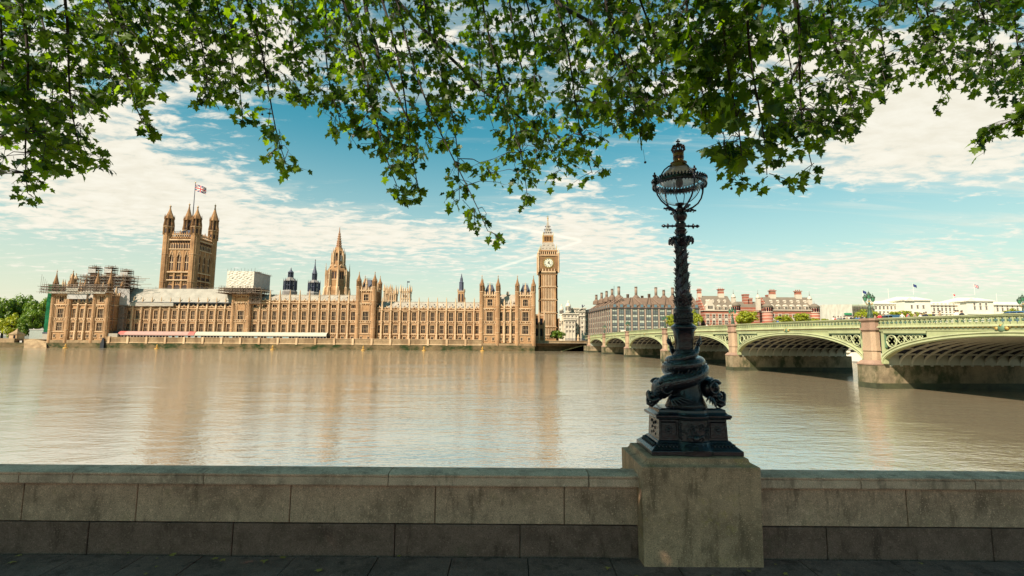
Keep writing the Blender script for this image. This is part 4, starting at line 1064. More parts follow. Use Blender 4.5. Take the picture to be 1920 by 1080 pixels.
def central_lantern():
    Y = 330.0; cy = Y + 8; cx = ax(631.5, cy, 550)
    T = tag(root('lantern_tower', (cx, cy, ZT)), 'tall octagonal stone lantern tower tapering to a slender spire behind the palace roof', 'tower')
    Z = lambda py: az(py, cy, 632); R = lambda w: w / 2 / FPX * cy * .98
    mb = MB(); P = pi / 8
    mb.lathe([(R(44), ZT), (R(44), Z(545)), (R(41), Z(541)), (R(37), Z(538)), (R(36), Z(512)), (R(38), Z(510)), (R(37), Z(508)), (R(33), Z(504)), (R(26), Z(498))], 8, cx, cy, 0, False, P)
    for k in range(8):
        a = pi / 8 + pi / 4 * k; r = R(37)
        mb.tube([(cx + R(45) * cos(a), cy + R(45) * sin(a), Z(556)), (cx + R(42) * cos(a), cy + R(42) * sin(a), Z(541)), (cx + r * cos(a), cy + r * sin(a), Z(537)), (cx + r * cos(a), cy + r * sin(a), Z(508))], [1.3, 1.2, .95, .8], 6, 1, False)
        r2 = R(43); mb.lathe([(.55, Z(548)), (.5, Z(518)), (.65, Z(516.5)), (.05, Z(503 if k % 2 else 494))], 6, cx + r2 * cos(a), cy + r2 * sin(a), 1, False)
        am = pi / 4 * k; n0 = len(mb.v); rf = R(36) * cos(pi / 8)
        hw = rf * math.tan(pi / 8) * .62
        for sgn in (-1, 1):
            c = sgn * hw * .52; lancet(mb, c - hw * .36, c + hw * .36, -rf - .02, Z(541), Z(511), 2)
        mb.box(-hw * 1.1, hw * 1.1, -rf - .25, -rf, Z(526.5), Z(525.3), 1)
        mb.xf(Matrix.Translation((cx, cy, 0)) @ Matrix.Rotation(am, 4, 'Z'), n0)
        n0 = len(mb.v); mb.box(-1, 1, -R(30), -R(20), Z(505), Z(501), 0); mb.prism([(-1.2, Z(501)), (1.2, Z(501)), (0, Z(497))], -R(30), -R(20), 1); mb.box(-.6, .6, -R(30) - .05, -R(30) + .2, Z(504.5), Z(501.5), 2)
        mb.xf(Matrix.Translation((cx, cy, 0)) @ Matrix.Rotation(am, 4, 'Z'), n0)
    mb.build('stone_drum', [m_st_tower, m_st2, m_recess], T)
    u = MB(); u.lathe([(R(25), Z(500)), (R(22), Z(492)), (R(21), Z(490))], 8, cx, cy, 0, False, P)
    for k in range(8):
        a = pi / 8 + pi / 4 * k; r = R(20); u.tube([(cx + r * cos(a), cy + r * sin(a), Z(493)), (cx + r * .96 * cos(a), cy + r * .96 * sin(a), Z(475))], .75, 5, 1, False)
        r = R(25); u.lathe([(.42, Z(500)), (.4, Z(482)), (.05, Z(470))], 5, cx + r * cos(a), cy + r * sin(a), 1, False)
        r = R(20); u.lathe([(.35, Z(475)), (.05, Z(464))], 5, cx + r * cos(a), cy + r * sin(a), 1, False)
    u.lathe([(R(9), Z(492)), (R(9), Z(474))], 8, cx, cy, 2, False, P)
    u.lathe([(R(21), Z(476)), (R(21), Z(474.5)), (R(13), Z(466)), (R(12), Z(464))], 8, cx, cy, 0, False, P); u.build('open_lantern', [m_st_tower, m_st2, m_st_dk], T)
    s = MB(); s.lathe([(R(11), Z(467)), (R(8), Z(455)), (R(8.6), Z(453.5)), (R(7), Z(452)), (R(4), Z(440)), (R(2), Z(434)), (.15, Z(426))], 8, cx, cy, 0, False, P)
    for j in range(7):
        z = Z(465 - 4.4 * j); r = R(11 - 1.15 * j)
        for k in range(8): a = pi / 8 + pi / 4 * k; s.ball((cx + r * cos(a), cy + r * sin(a), z), .32, 4, 1)
    s.build('spire', [mat('reddish spire stone', (0.30, 0.15, 0.085), 0.85, 0.2, var=0.25, vscale=0.4), m_st2], T)
central_lantern()

m_slate_bl = mat('blue black lead', (0.07, 0.07, 0.10), 0.55, 0.3, var=0.3, vscale=0.6)
m_lead_pale = mat('weathered pale lead', (0.22, 0.19, 0.17), 0.6, 0.3, var=0.3, vscale=0.6)
def vent_turret(px, w1, zpx, label):
    Y = 300.0; cx = ax(px, Y, 545); Z = lambda py: az(py, Y, px); R = lambda w: w / 2 / FPX * Y
    T = tag(root('ventilation_turret', (cx, Y, 25)), label, 'turret', 'dark ventilation turrets behind the roofs'); a0, a1, b0, b1, tip = zpx; P = pi / 8
    mb = MB(); mb.lathe([(R(w1 + 5), 22), (R(w1 + 5), Z(a0 + 3)), (R(w1), Z(a0))], 8, cx, Y, 1, False, P)
    mb.lathe([(R(w1 * .55), Z(a0)), (R(w1 * .55), Z(a1))], 8, cx, Y, 2, False, P)
    for k in range(16):
        a = pi / 8 * k + pi / 8; r = R(w1 * .95); mb.bar((cx + r * cos(a), Y + r * sin(a), Z(a0)), (cx + r * cos(a), Y + r * sin(a), Z(a1)), .22 if k % 2 else .32, 0)
        if k % 2 == 0: r = R(w1 + 2); mb.lathe([(.25, Z(a0)), (.22, Z(a1)), (.03, Z(a1 - 5))], 4, cx + r * cos(a), Y + r * sin(a), 0, False)
    m_ = (a0 + a1) / 2; mb.lathe([(R(w1), Z(m_ + .7)), (R(w1), Z(m_ - .7))], 8, cx, Y, 0, False, P)
    mb.build('louvred_stage', [m_slate_bl, m_lead_pale, m_roof_dk], T)
    mb = MB(); mb.lathe([(R(w1 + 2), Z(a1 + 1)), (R(w1 + 2), Z(a1)), (R(w1 * .8), Z(a1 - 2.5)), (R(w1 * .5), Z(b0 + .5)), (R(w1 * .42), Z(b0))], 8, cx, Y, 1, False, P); mb.build('ogee_roof', [m_slate_bl, m_lead_pale], T)
    mb = MB(); wl = w1 * .46; mb.lathe([(R(wl * .5), Z(b0)), (R(wl * .5), Z(b1))], 8, cx, Y, 2, False, P)
    for k in range(8): a = pi / 8 + pi / 4 * k; r = R(wl * .9); mb.bar((cx + r * cos(a), Y + r * sin(a), Z(b0)), (cx + r * cos(a), Y + r * sin(a), Z(b1)), .24, 0)
    mb.lathe([(R(wl + 1.5), Z(b1)), (R(wl), Z(b1 - 1)), (R(wl * .5), Z(b1 - (b1 - tip) * .35)), (R(wl * .22), Z(b1 - (b1 - tip) * .6)), (.1, Z(tip))], 8, cx, Y, 0, False, P); mb.ball((cx, Y, Z(tip + 2)), .35, 6, 0)
    mb.build('upper_lantern', [m_slate_bl, m_lead_pale, m_roof_dk], T)
vent_turret(543.5, 21, (544, 526.5, 520, 511, 501.5), 'squat dark lead ventilation turret, the one farther from the spire')
vent_turret(588.5, 19, (547, 530, 525, 513.5, 486), 'taller dark lead ventilation turret standing next to the stone lantern spire')
def slim_turret():
    Y = 300.0; px = 865; cx = ax(px, Y, 545); Z = lambda py: az(py, Y, px); R = lambda w: w / 2 / FPX * Y
    T = tag(root('chimney_turret', (cx, Y, 22)), 'slim square stone turret with a dark tapering cap behind the north range', 'turret')
    mb = MB(); mb.box(cx - R(12), cx + R(12), Y - R(12), Y + R(12), 20, Z(546.5), 0); mb.box(cx - R(13.4), cx + R(13.4), Y - R(13.4), Y + R(13.4), Z(547.5), Z(545.8), 1)
    for s in (-1, 1): lancet(mb, cx + s * 1.0 - .55, cx + s * 1.0 + .55, Y - R(12), Z(566), Z(551), 2)
    for s in (-1, 1): 
        for t in (-1, 1): mb.lathe([(.35, Z(547)), (.3, Z(544)), (.03, Z(541))], 4, cx + s * R(12), Y + t * R(12), 1, False)
    mb.box(cx + R(12), cx + R(16), Y - 1, Y + 1, 20, Z(558), 0); mb.build('stone_shaft', [m_st, m_st2, m_recess], T)
    mb = MB(); mb.lathe([(R(10.5), Z(546)), (R(9), Z(543)), (R(8.6), Z(531)), (R(9.4), Z(529.8)), (R(6), Z(528)), (R(5), Z(522)), (R(3), Z(519.5)), (.1, Z(513))], 8, cx, Y, 0, False, pi / 8); mb.build('lead_cap', [m_slate_bl], T)
slim_turret()

def abbey(px0, px1, ytop, ypin, Y, label, stone, cells):
    x0, x1 = ax(px0, Y, 555), ax(px1, Y, 555); Z = lambda py: az(py, Y, (px0 + px1) / 2)
    T = tag(root('church_tower', ((x0 + x1) / 2, Y, 10)), label, 'church tower'); mb = MB(); s = x1 - x0
    mb.box(x0, x1, Y, Y + s, ZT, Z(ytop), 0)
    for z in (ytop, ytop + 2.5, ytop + 14): mb.box(x0 - .4, x1 + .4, Y - .4, Y + s + .4, Z(z + .5), Z(z - .5), 1)
    if cells == 2:
        for f in (.32, .68): lancet(mb, x0 + s * f - s * .13, x0 + s * f + s * .13, Y, Z(ytop + 15), Z(ytop + 4.5), 2)
    else:
        mb.lathe([(s * .17, 0), (s * .17, .4)], 16, 0, 0, 2, False); n0 = len(mb.v) - 32
        mb.xf(Matrix.Translation(((x0 + x1) / 2, Y + .1, Z(ytop + 9))) @ Matrix.Rotation(pi / 2, 4, 'X'), n0)
    for i in range(5):
        f = i / 4; mb.box(x0 + s * f - .4, x0 + s * f + .4, Y - .5, Y, ZT, Z(ytop), 1)
        for yy in (Y, Y + s): mb.lathe([(.7, Z(ytop)), (.55, Z(ytop - 3)), (.75, Z(ytop - 3)), (.05, Z(ypin if i in (0, 4) else ypin + 5))], 4, x0 + s * f, yy, 1, False)
        if i in (0, 4): mb.lathe([(1.2, Z(ytop + 1)), (1.0, Z(ytop - 4)), (.05, Z(ypin))], 6, x0 + s * f, Y, 1, False)
    mb.build('stone_shaft', [stone, m_st2, m_recess], T); return (x0 + x1) / 2, s
m_pale = mat('pale portland stone', (0.62, 0.53, 0.41), 0.85, 0.2, var=0.16, vscale=0.15, dark=(0.42, 0.34, 0.25), dscale=0.1, damt=0.5, fine=0.08)
abbey(726, 742, 550, 534, 400, 'tan pinnacled church tower with two belfry openings behind the palace roof', m_st, 2)
abbey(720, 732, 545, 532, 440, 'pale pinnacled church tower half hidden behind the tan belfry', m_pale, 2)
cxx, ss = abbey(751, 768, 546, 533, 440, 'pale church tower with a round opening and a thin flagpole', m_pale, 1)
mb = MB(); mb.bar((cxx, 448, az(546, 440, 760)), (cxx, 448, az(525, 440, 760)), .2); mb.box(cxx, cxx + 2.2, 447.9, 448.0, az(528, 440, 760), az(525.4, 440, 760))
tag(mb.build('flagpole', [m_roof_dk], None, (cxx, 448, az(546, 440, 760))), 'thin flagpole on the pale church tower with the round opening', 'flagpole')

def clock_tower():
    Y = 318.0; x0, x1 = at(1011.5, 620, Y).x, at(1045.5, 620, Y).x; s = x1 - x0; cx, cy = (x0 + x1) / 2, Y + s / 2
    T = tag(root('clock_tower', (cx, cy, ZT)), 'tall slender stone clock tower with white dial and pointed roof by the bridge', 'clock tower')
    Z = lambda py: az(py, Y, 1028); h = s / 2
    mb = MB(); mb.box(x0 + .5, x1 - .5, Y + .5, Y + s - .5, ZT, Z(512), 0)
    lv = [Z(y) for y in (628, 612, 585.5, 561, 537, 512)]
    for f in range(4):
        n0 = len(mb.v)
        mb.box(-h, -h + 1.9, -h, -h + 1, ZT, lv[-1], 0); mb.box(h - 1.9, h, -h, -h + 1, ZT, lv[-1], 0)
        n = 8; w = s - 3.6
        for i in range(n + 1): xx = -w / 2 + w * i / n; mb.box(xx - .24, xx + .24, -h + .02, -h + .8, ZT + 2, lv[-1], 1)
        for i in range(n):
            xx = -w / 2 + w * (i + .5) / n
            for a, b in zip(lv[:-1], lv[1:]):
                mb.box(xx - .3, xx + .3, -h + .38, -h + .6, a + .9, b - 1.0, 2 if i in (2, 3, 4, 5) else 0)
        for z in lv: mb.box(-h - .25, h + .25, -h - .25, -h + .9, z - .3, z + .3, 1); mb.box(-h, h, -h - .05, -h + .9, z - 1.0, z - .3, 0)
        for z in lv:
            for i in range(9): xx = -w / 2 + w * i / 8; mb.box(xx - .2, xx + .2, -h - .15, -h + .1, z - .95, z - .35, 2)
        mb.xf(Matrix.Translation((cx, cy, 0)) @ Matrix.Rotation(pi / 2 * f, 4, 'Z'), n0)
    mb.box(x0 - .6, x0 + 1, Y + .5, Y + 3, ZT, Z(600), 0); mb.box(x1 - 1, x1 + 1.0, Y + .6, Y + 4, ZT, Z(598), 0)
    mb.build('shaft', [m_st_tower, m_st2, m_st_dk], T)
    # clock stage
    H = (at(1047.6, 495, Y).x - at(1010, 495, Y).x) / 2
    st = MB(); zb, zt = Z(511), Z(478); st.box(cx - H + .3, cx + H - .3, cy - H + .3, cy + H - .3, zb, zt, 0)
    m_ = MB()
    for f in range(4):
        n0 = len(st.v)
        st.box(-H, H, -H, -H + .6, zb, zb + .9, 1); st.box(-H - .3, H + .3, -H - .3, -H + .6, zt - .7, zt, 1)
        for i in range(11): xx = -H + 1.8 + (2 * H - 3.6) * i / 10; st.box(xx - .28, xx + .28, -H, -H + .5, zb + .9, Z(504), 1 if i % 2 else 2)
        for sx_ in (-1, 1):
            st.box(sx_ * H - sx_ * 1.9, sx_ * H, -H, -H + .6, zb, zt, 0); st.box(sx_ * (H - 1.0) - .2, sx_ * (H - 1.0) + .2, -H - .15, -H + .2, zb + 1, zt - 1, 2)
            st.lathe([(.6, zb), (.6, zt + .5), (.8, zt + .8), (.35, zt + 2.2), (.05, zt + 4.2)], 6, sx_ * H, -H, 1, False)
        st.box(-H + 1.9, H - 1.9, -H + .16, -H + .34, Z(504), zt - .7, 3)
        st.xf(Matrix.Translation((cx, cy, 0)) @ Matrix.Rotation(pi / 2 * f, 4, 'Z'), n0)
    st.build('clock_stage', [m_st_tower, m_st2, m_st_dk, mat('gilded dark clock surround', (0.20, 0.10, 0.035), 0.6, 0.4, var=0.5, vscale=1.5)], T)
    m_dial = mat('opal white dial', (0.72, 0.66, 0.52), 0.5, 0.3); m_blk = mat('black clock iron', (0.02, 0.018, 0.02), 0.5)
    zc = Z(493.2); R = 9.0 / FPX * Y * .985
    d = MB(); n0 = 0
    def disc(r0, r1, y0, mi, n=48):
        vs = []; 
        for r in (r0, r1):
            for k in range(n): a = 2 * pi * k / n; vs.append((r * cos(a), y0, r * sin(a)))
        if r0 == 0: d.add(vs[n:] , [tuple(range(n))], mi)
        else: d.add(vs, [(k, (k + 1) % n, n + (k + 1) % n, n + k) for k in range(n)], mi)
    disc(0, R, -.05, 0); disc(R * .97, R * 1.09, -.12, 2); disc(R * .90, R * .945, -.09, 1); disc(R * .62, R * .645, -.09, 1); disc(R * .20, R * .23, -.09, 1)
    num = {1: 'I', 2: 'II', 3: 'III', 4: 'IV', 5: 'V', 6: 'VI', 7: 'VII', 8: 'VIII', 9: 'IX', 10: 'X', 11: 'XI', 12: 'XII'}
    for k, t in num.items():
        a = pi / 2 - 2 * pi * k / 12; e = Vector((cos(a), 0, sin(a))); u = Vector((sin(a), 0, -cos(a)))
        wd = {'I': .06, 'V': .12, 'X': .12}; tot = sum(wd[c] for c in t); p = -tot / 2
        def stroke(p0, p1):
            A = e * R * p0[1] + u * R * p0[0]; B = e * R * p1[1] + u * R * p1[0]; q = (B - A).normalized().cross(Vector((0, 1, 0))) * R * .017
            d.add([A - q + Vector((0, -.10, 0)), A + q + Vector((0, -.10, 0)), B + q + Vector((0, -.10, 0)), B - q + Vector((0, -.10, 0))], [(0, 1, 2, 3)], 1)
        for c in t:
            m = p + wd[c] / 2; hw = wd[c] * .38
            if c == 'I': stroke((m, .68), (m, .87))
            elif c == 'V': stroke((m, .68), (m - hw, .87)); stroke((m, .68), (m + hw, .87))
            else: stroke((m - hw, .68), (m + hw, .87)); stroke((m + hw, .68), (m - hw, .87))
            p += wd[c]
        d.bar(tuple(e * R * .24 + Vector((0, -.08, 0))), tuple(e * R * .61 + Vector((0, -.08, 0))), R * .008, 1)
    d.xf(Matrix.Translation((cx, cy - H + .0, zc)))
    dial = d.build('clock_dial', [m_dial, m_blk, m_gold], T)
    for ang, ln, w in ((radians(90 - 14), .50, .085), (radians(90 - 138), .84, .05)):
        hd = MB(); e = Vector((cos(ang), 0, sin(ang))); u = Vector((sin(ang), 0, -cos(ang))); c0 = Vector((cx, cy - H - .3, zc))
        hd.add([c0 - e * R * .16 - u * R * w, c0 - e * R * .16 + u * R * w, c0 + e * R * ln * .7 + u * R * w * .8, c0 + e * R * ln, c0 + e * R * ln * .7 - u * R * w * .8], [(0, 1, 2, 3, 4)]); hd.build('clock_hand', [m_blk], dial)
    # belfry, roofs, lantern, spire
    b = MB(); zb2, zt2 = Z(478), Z(470); Hb = H * .90
    b.box(cx - Hb + .8, cx + Hb - .8, cy - Hb + .8, cy + Hb - .8, zb2, zt2, 2)
    for f in range(4):
        n0 = len(b.v)
        for i in range(9): xx = -Hb + .5 + (2 * Hb - 1) * i / 8; b.box(xx - .3, xx + .3, -Hb, -Hb + .7, zb2, zt2, 1)
        b.box(-Hb, Hb, -Hb - .1, -Hb + .8, zt2 - .5, zt2 + .4, 0); b.box(-Hb, Hb, -Hb - .1, -Hb + .8, zb2, zb2 + .5, 0)
        b.xf(Matrix.Translation((cx, cy, 0)) @ Matrix.Rotation(pi / 2 * f, 4, 'Z'), n0)
    b.build('belfry', [m_st_tower, m_st2, m_recess], T)
    m_ci = mat('grey cast iron roof tiles', (0.33, 0.27, 0.21), 0.6, 0.3, var=0.25, vscale=0.8)
    def sq(mb, rows, mi=0):
        mb.lathe([(r * sqrt(2), z) for r, z in rows], 4, cx, cy, mi, False, pi / 4)
    kx = lambda w: w / 2 / FPX * Y
    rf = MB(); sq(rf, [(kx(31.5), Z(470.5)), (kx(29), Z(467)), (kx(24), Z(460)), (kx(20), Z(454)), (kx(19), Z(453))])
    for f in range(4):
        n0 = len(rf.v)
        for row, (yy, n) in enumerate(((466.5, 4), (460, 3))):
            hw = kx(29 - 9 * row * .62)
            for i in range(n):
                xx = -hw * .72 + 2 * hw * .72 * i / (n - 1); rf.box(xx - .4, xx + .4, -kx(31 - (470 - yy) * .72), -kx(18), Z(yy + 1.2), Z(yy - .8), 2); rf.prism([(xx - .6, Z(yy - .8)), (xx + .6, Z(yy - .8)), (xx, Z(yy - 3.2))], -kx(31 - (470 - yy) * .72) - .15, -kx(18), 0)
        rf.xf(Matrix.Translation((cx, cy, 0)) @ Matrix.Rotation(pi / 2 * f, 4, 'Z'), n0)
    for sx_ in (-1, 1):
        for sy in (-1, 1): rf.lathe([(.28, Z(471)), (.2, Z(462)), (.03, Z(457))], 5, cx + sx_ * kx(31), cy + sy * kx(31), 1, False)
    rf.build('lower_roof', [m_ci, m_gold, m_roof_dk], T)
    ln = MB(); sq(ln, [(kx(13), Z(453)), (kx(13), Z(441))], 2)
    for f in range(4):
        n0 = len(ln.v); w = kx(18)
        for i in range(7): xx = -w + 2 * w * i / 6; ln.box(xx - .17, xx + .17, -w - .1, -w + .5, Z(451.5), Z(441.5), 0)
        ln.box(-w - .1, w + .1, -w - .2, -w + .5, Z(453.5), Z(451), 0); ln.box(-w - .1, w + .1, -w - .2, -w + .5, Z(442), Z(439.5), 0)
        ln.xf(Matrix.Translation((cx, cy, 0)) @ Matrix.Rotation(pi / 2 * f, 4, 'Z'), n0)
    for sx_ in (-1, 1):
        for sy in (-1, 1): ln.lathe([(.2, Z(452)), (.2, Z(437)), (.03, Z(433))], 5, cx + sx_ * kx(19), cy + sy * kx(19), 1, False)
    ln.build('lantern_stage', [m_st_tower, m_gold, m_recess], T)
    sp = MB(); sq(sp, [(kx(19), Z(440)), (kx(16), Z(437.5)), (kx(11), Z(431)), (kx(7), Z(423)), (kx(3.6), Z(414)), (kx(1.6), Z(409)), (kx(1.2), Z(406))])
    for f in range(4):
        n0 = len(sp.v)
        for yy, n in ((434, 3), (428, 2), (422, 1)):
            for i in range(n): xx = (i - (n - 1) / 2) * 1.4; sp.prism([(xx - .35, Z(yy)), (xx + .35, Z(yy)), (xx, Z(yy - 2.4))], -kx(2 + (yy - 406) * .52), -kx(1), 2)
        sp.xf(Matrix.Translation((cx, cy, 0)) @ Matrix.Rotation(pi / 2 * f, 4, 'Z'), n0)
    sp.ball((cx, cy, Z(405.5)), .55, 8, 1); sp.bar((cx, cy, Z(406)), (cx, cy, Z(400)), .14, 1); sp.bar((cx - .9, cy, Z(402.5)), (cx + .9, cy, Z(402.5)), .12, 1); sp.ball((cx, cy, Z(408.5)), .5, 6, 1)
    sp.build('spire', [m_ci, m_gold, m_roof_dk], T)
    # low link to the palace
    lk = MB(); lx0 = ax(1001, 285, 620); lk.box(lx0, x0 + 1, 285, 300, ZT, az(590, 285, 1007), 0); lk.box(lx0, x0 + 1, 284.8, 285, az(592, 285, 1007), az(589, 285, 1007), 1)
    for z0_, z1_ in ((609, 597), (630, 616)):
        for q in (.25, .7): xx = lx0 + (x0 + 1 - lx0) * q; lk.box(xx - .8, xx + .8, 284.85, 285.1, az(z0_, 285, 1007), az(z1_, 285, 1007), 2)
    for q in (0, .5, 1): xx = lx0 + (x0 + 1 - lx0) * q; lk.lathe([(.5, ZT), (.5, az(588, 285, 1007)), (.05, az(581, 285, 1007))], 6, xx, 284.8, 1, False)
    lk.build('link_building', [m_st, m_st2, m_glz], T)
clock_tower()
# ------------------------------------------------------------------ building works on the palace, marquees, river details
m_tube = mat('rusty scaffold tube', (0.22, 0.16, 0.125), 0.7, 0.3, var=0.4, vscale=1.5)
m_plank = mat('scaffold boards', (0.30, 0.22, 0.15), 0.85, 0.2, var=0.4, vscale=0.8)
m_sheet = mat('white scaffold sheeting', (0.32, 0.275, 0.22), 0.65, 0.25, var=0.16, vscale=0.25, bump=0.3, bscale=1.2)
m_sheet_g = mat('grey and shaded sheeting', (0.40, 0.36, 0.33), 0.7, 0.2, var=0.18, vscale=0.4, bump=0.3, bscale=1.2)  # real grey sheets, and the painted shade side of the white wrap
m_net = mat('green debris netting', (0.03, 0.22, 0.10), 0.85, 0.15, var=0.35, vscale=0.5, bump=0.3, bscale=1.5)
rs = random.Random(31)
def cage(mb, x0, x1, y0, y1, zs, nx, ny, rp=.11, over=1.0, boards=True, diag=True):
    X = [x0 + (x1 - x0) * i / nx for i in range(nx + 1)]; Yv = [y0 + (y1 - y0) * i / ny for i in range(ny + 1)]
    for x in X:
        for y in Yv: mb.bar((x, y, zs[0]), (x, y, zs[-1] + rs.uniform(.3, 1.8)), rp)
    for z in zs:
        for y in Yv: mb.bar((x0 - rs.uniform(.2, over), y, z), (x1 + rs.uniform(.2, over), y, z), rp); mb.bar((x0, y, z + 1.0), (x1, y, z + 1.0), rp * .8)
        for x in X: mb.bar((x, y0 - rs.uniform(.2, over), z - .15), (x, y1 + .3, z - .15), rp)
        if boards: mb.box(x0 - .2, x1 + .2, y0, y1, z + .12, z + .22, 1)
    if diag:
        for i in range(0, nx, 2):
            for z0_, z1_ in zip(zs[:-1], zs[1:]): mb.bar((X[i], y0 - .12, z0_), (X[i + 1], y0 - .12, z1_), rp * .8)
# scaffold platform round the head of the south pavilion
Zs = lambda py, px=150: az(py, SPY, px)
sc = tag(root('scaffolding', (ax(150, SPY, 545), SPY, Zs(548))), 'brown scaffold gantry wrapped around the top of the south pavilion', 'scaffolding')
mb = MB(); cage(mb, ax(84, SPY, 545), ax(207, SPY, 545), SPY - 2.2, SPY - .7, [Zs(548.5), Zs(543), Zs(538)], 24, 1, .10, 2.5)
mb.box(ax(94, SPY, 550), ax(204, SPY, 550), SPY - 2.4, SPY - 2.3, Zs(551), Zs(547.6), 2)
mb.build('gantry', [m_tube, m_plank, m_sheet], sc)
mb = MB(); mb.box(ax(133, SPY, 545), ax(154, SPY, 545), SPY - 2.7, SPY - 2.45, Zs(547), Zs(541), 0); mb.build('white_sheet', [m_sheet], sc)
mb = MB(); mb.box(ax(132, SPY, 556), ax(168, SPY, 556), SPY - 1.9, SPY - .6, Zs(561), Zs(551.5), 0); mb.build('grey_sheet', [m_sheet_g], sc)
mb = MB(); 
for i in range(5): mb.bar((ax(83 + i * 3.5, SPY, 530), SPY - 2, Zs(552)), (ax(84 + i * 3.5, SPY, 530), SPY - 2, Zs(516 + 4 * i)), .07)
mb.build('loose_poles', [m_tube], sc)
# netted stair scaffold at the pavilion's landward end
nt_ = tag(root('scaffold_netting', (ax(90, SPY + 3, 600), SPY + 3, ZT)), 'tall strip of bright green debris netting on the pavilion end wall', 'netting')
mb = MB(); a0, a1 = at(86, 622, SPY + 3), at(97, 532, SPY + 3)
xl0, xl1 = at(85, 620, SPY + 2).x, at(93, 620, SPY + 2).x; zt_ = az(533, SPY + 2, 96)
nj = 30
for j in range(nj + 1):
    z = ZT + 3 + (zt_ - ZT - 3) * j / nj
    for i in range(5): mb.v.append((xl0 + (xl1 - xl0) * i / 4, SPY + 1.0 + 1.6 * i / 4 + rs.uniform(-.15, .15), z))
for j in range(nj):
    for i in range(4): mb.f.append((j * 5 + i, j * 5 + i + 1, j * 5 + i + 6, j * 5 + i + 5)); mb.mi.append(0); mb.sm.append(True)
n0 = len(mb.v); mb.box(xl0, xl1, SPY + 3, SPY + 9, ZT + 2.5, zt_, 0); mb.build('net', [m_net], nt_)
mb = MB(); mb.box(xl0 - .3, xl1 + .3, SPY + .9, SPY + 9, 4.4, 7.6, 0); mb.box(xl0 - .4, xl1 + .4, SPY + .8, SPY + 9, 7.5, 8.3, 1); mb.build('hoarding', [m_sheet, m_roof_dk], nt_)
# the big roof scaffold with three capped stages
rsx0, rsx1 = ax(158, SPY + 11, 530), ax(243, SPY + 11, 530)
sc2 = tag(root('scaffolding', ((rsx0 + rsx1) / 2, SPY + 11, 28)), 'dense roof scaffold with three boxed stages rising above the pavilion roof', 'scaffolding')
Zr = lambda py: az(py, SPY + 11, 200); mb = MB()
cage(mb, rsx0, rsx1, SPY + 8, SPY + 17, [Zr(550), Zr(544), Zr(538), Zr(532), Zr(526), Zr(520)], 13, 3, .12, 3.5)
for k in range(26):
    x = rs.uniform(rsx0 - 5, rsx1 + 4); z = Zr(rs.uniform(515, 535)); mb.bar((x, SPY + rs.uniform(7, 12), z), (x + rs.uniform(4, 14), SPY + rs.uniform(7, 12), z + rs.uniform(-1.8, .6)), .1, rs.choice((0, 1)))
mb.build('roof_scaffold', [m_tube, m_plank], sc2)
for px, py in ((177, 500), (207, 500), (237, 506)):
    mb = MB(); x = ax(px, SPY + 11, 510); w = 2.1; zb_, zt2 = az(py + 13, SPY + 11, px), az(py, SPY + 11, px)
    mb.box(x - w * .75, x + w * .75, SPY + 10.2, SPY + 12.6, zb_ - 7, zb_ - .2, 0); cage(mb, x - w, x + w, SPY + 9.5, SPY + 13.5, [zb_, (zb_ + zt2) / 2, zt2 - .8], 4, 2, .1, .6)
    mb.box(x - w, x + w, SPY + 9.3, SPY + 9.5, zb_ + .3, (zb_ + zt2) / 2 + .5, 2)
    mb.build('boxed_stage', [m_st_dk, m_plank, m_sheet_g], sc2)
# stair tower and netted return between pavilion and south range
x0, x1 = ax(197, SPY + 2, 600), ax(206, SPY + 2, 600); mb = MB(); Zc = lambda py: az(py, SPY + 2, 202)
cage(mb, x0, x1 + .6, SPY + .6, SPY + 3, [Zc(y) for y in (622, 614, 606, 598, 590, 582, 574, 566, 558, 551)], 2, 1, .1, .5); mb.build('stair_tower', [m_tube, m_plank], sc2)
mb = MB(); x2 = ax(236, FY - 1.5, 600)
cage(mb, x1 + 1, x2, FY - 3.2, FY - 1.6, [az(y, FY - 2, 220) for y in (621, 610, 599, 588, 577)], 8, 1, .09, .4); mb.box(x1, x2, FY - 3.4, FY - 1.2, az(624, FY, 220), az(620.5, FY, 220), 0)
mb.build('return_scaffold', [m_tube, m_plank], sc2)

def crumple(mb, P, nu, nv, amp, mi=0, seed=0, nrm=(0, -1, 0)):
    """sagging sheet over the quad P (4 corners), pulled into horizontal folds between its ties"""
    r = random.Random(seed); nrm = Vector(nrm); P = [Vector(p) for p in P]; o = len(mb.v)
    ph = [r.uniform(0, 6) for _ in range(nv + 1)]
    for j in range(nv + 1):
        for i in range(nu + 1):
            u, v = i / nu, j / nv; p = P[0].lerp(P[1], u).lerp(P[3].lerp(P[2], u), v)
            e = sin(pi * min(1, 8 * u) / 2) * sin(pi * min(1, 8 * (1 - u)) / 2)
            k = (sin(j * 2.1 + 2.2 * sin(u * 23 + ph[j] * .4)) * .9 + sin(u * 61 + j * 1.3) * .25 + r.uniform(-1, 1) * .22) * amp * e
            if j in (0, nv): k *= .25
            mb.v.append(tuple(p + nrm * k))
    for j in range(nv):
        for i in range(nu): a = o + j * (nu + 1) + i; mb.f.append((a, a + 1, a + nu + 2, a + nu + 1)); mb.mi.append(mi); mb.sm.append(True)
A_ = lambda px, py, Y: at(px, py, Y)
sh = tag(root('roof_sheeting', (ax(330, FY, 560), FY, ZC2)), 'long wrinkled white sheeting stretched over the south range roof', 'sheeting')
mb = MB(); crumple(mb, [A_(240, 567, FY - .8), A_(437, 569, FY - .8), A_(437, 542, FY + 6), A_(242, 541, FY + 6)], 120, 12, .38, 0, 5, (0, -.7, .7)); mb.build('roof_sheet', [m_sheet], sh)
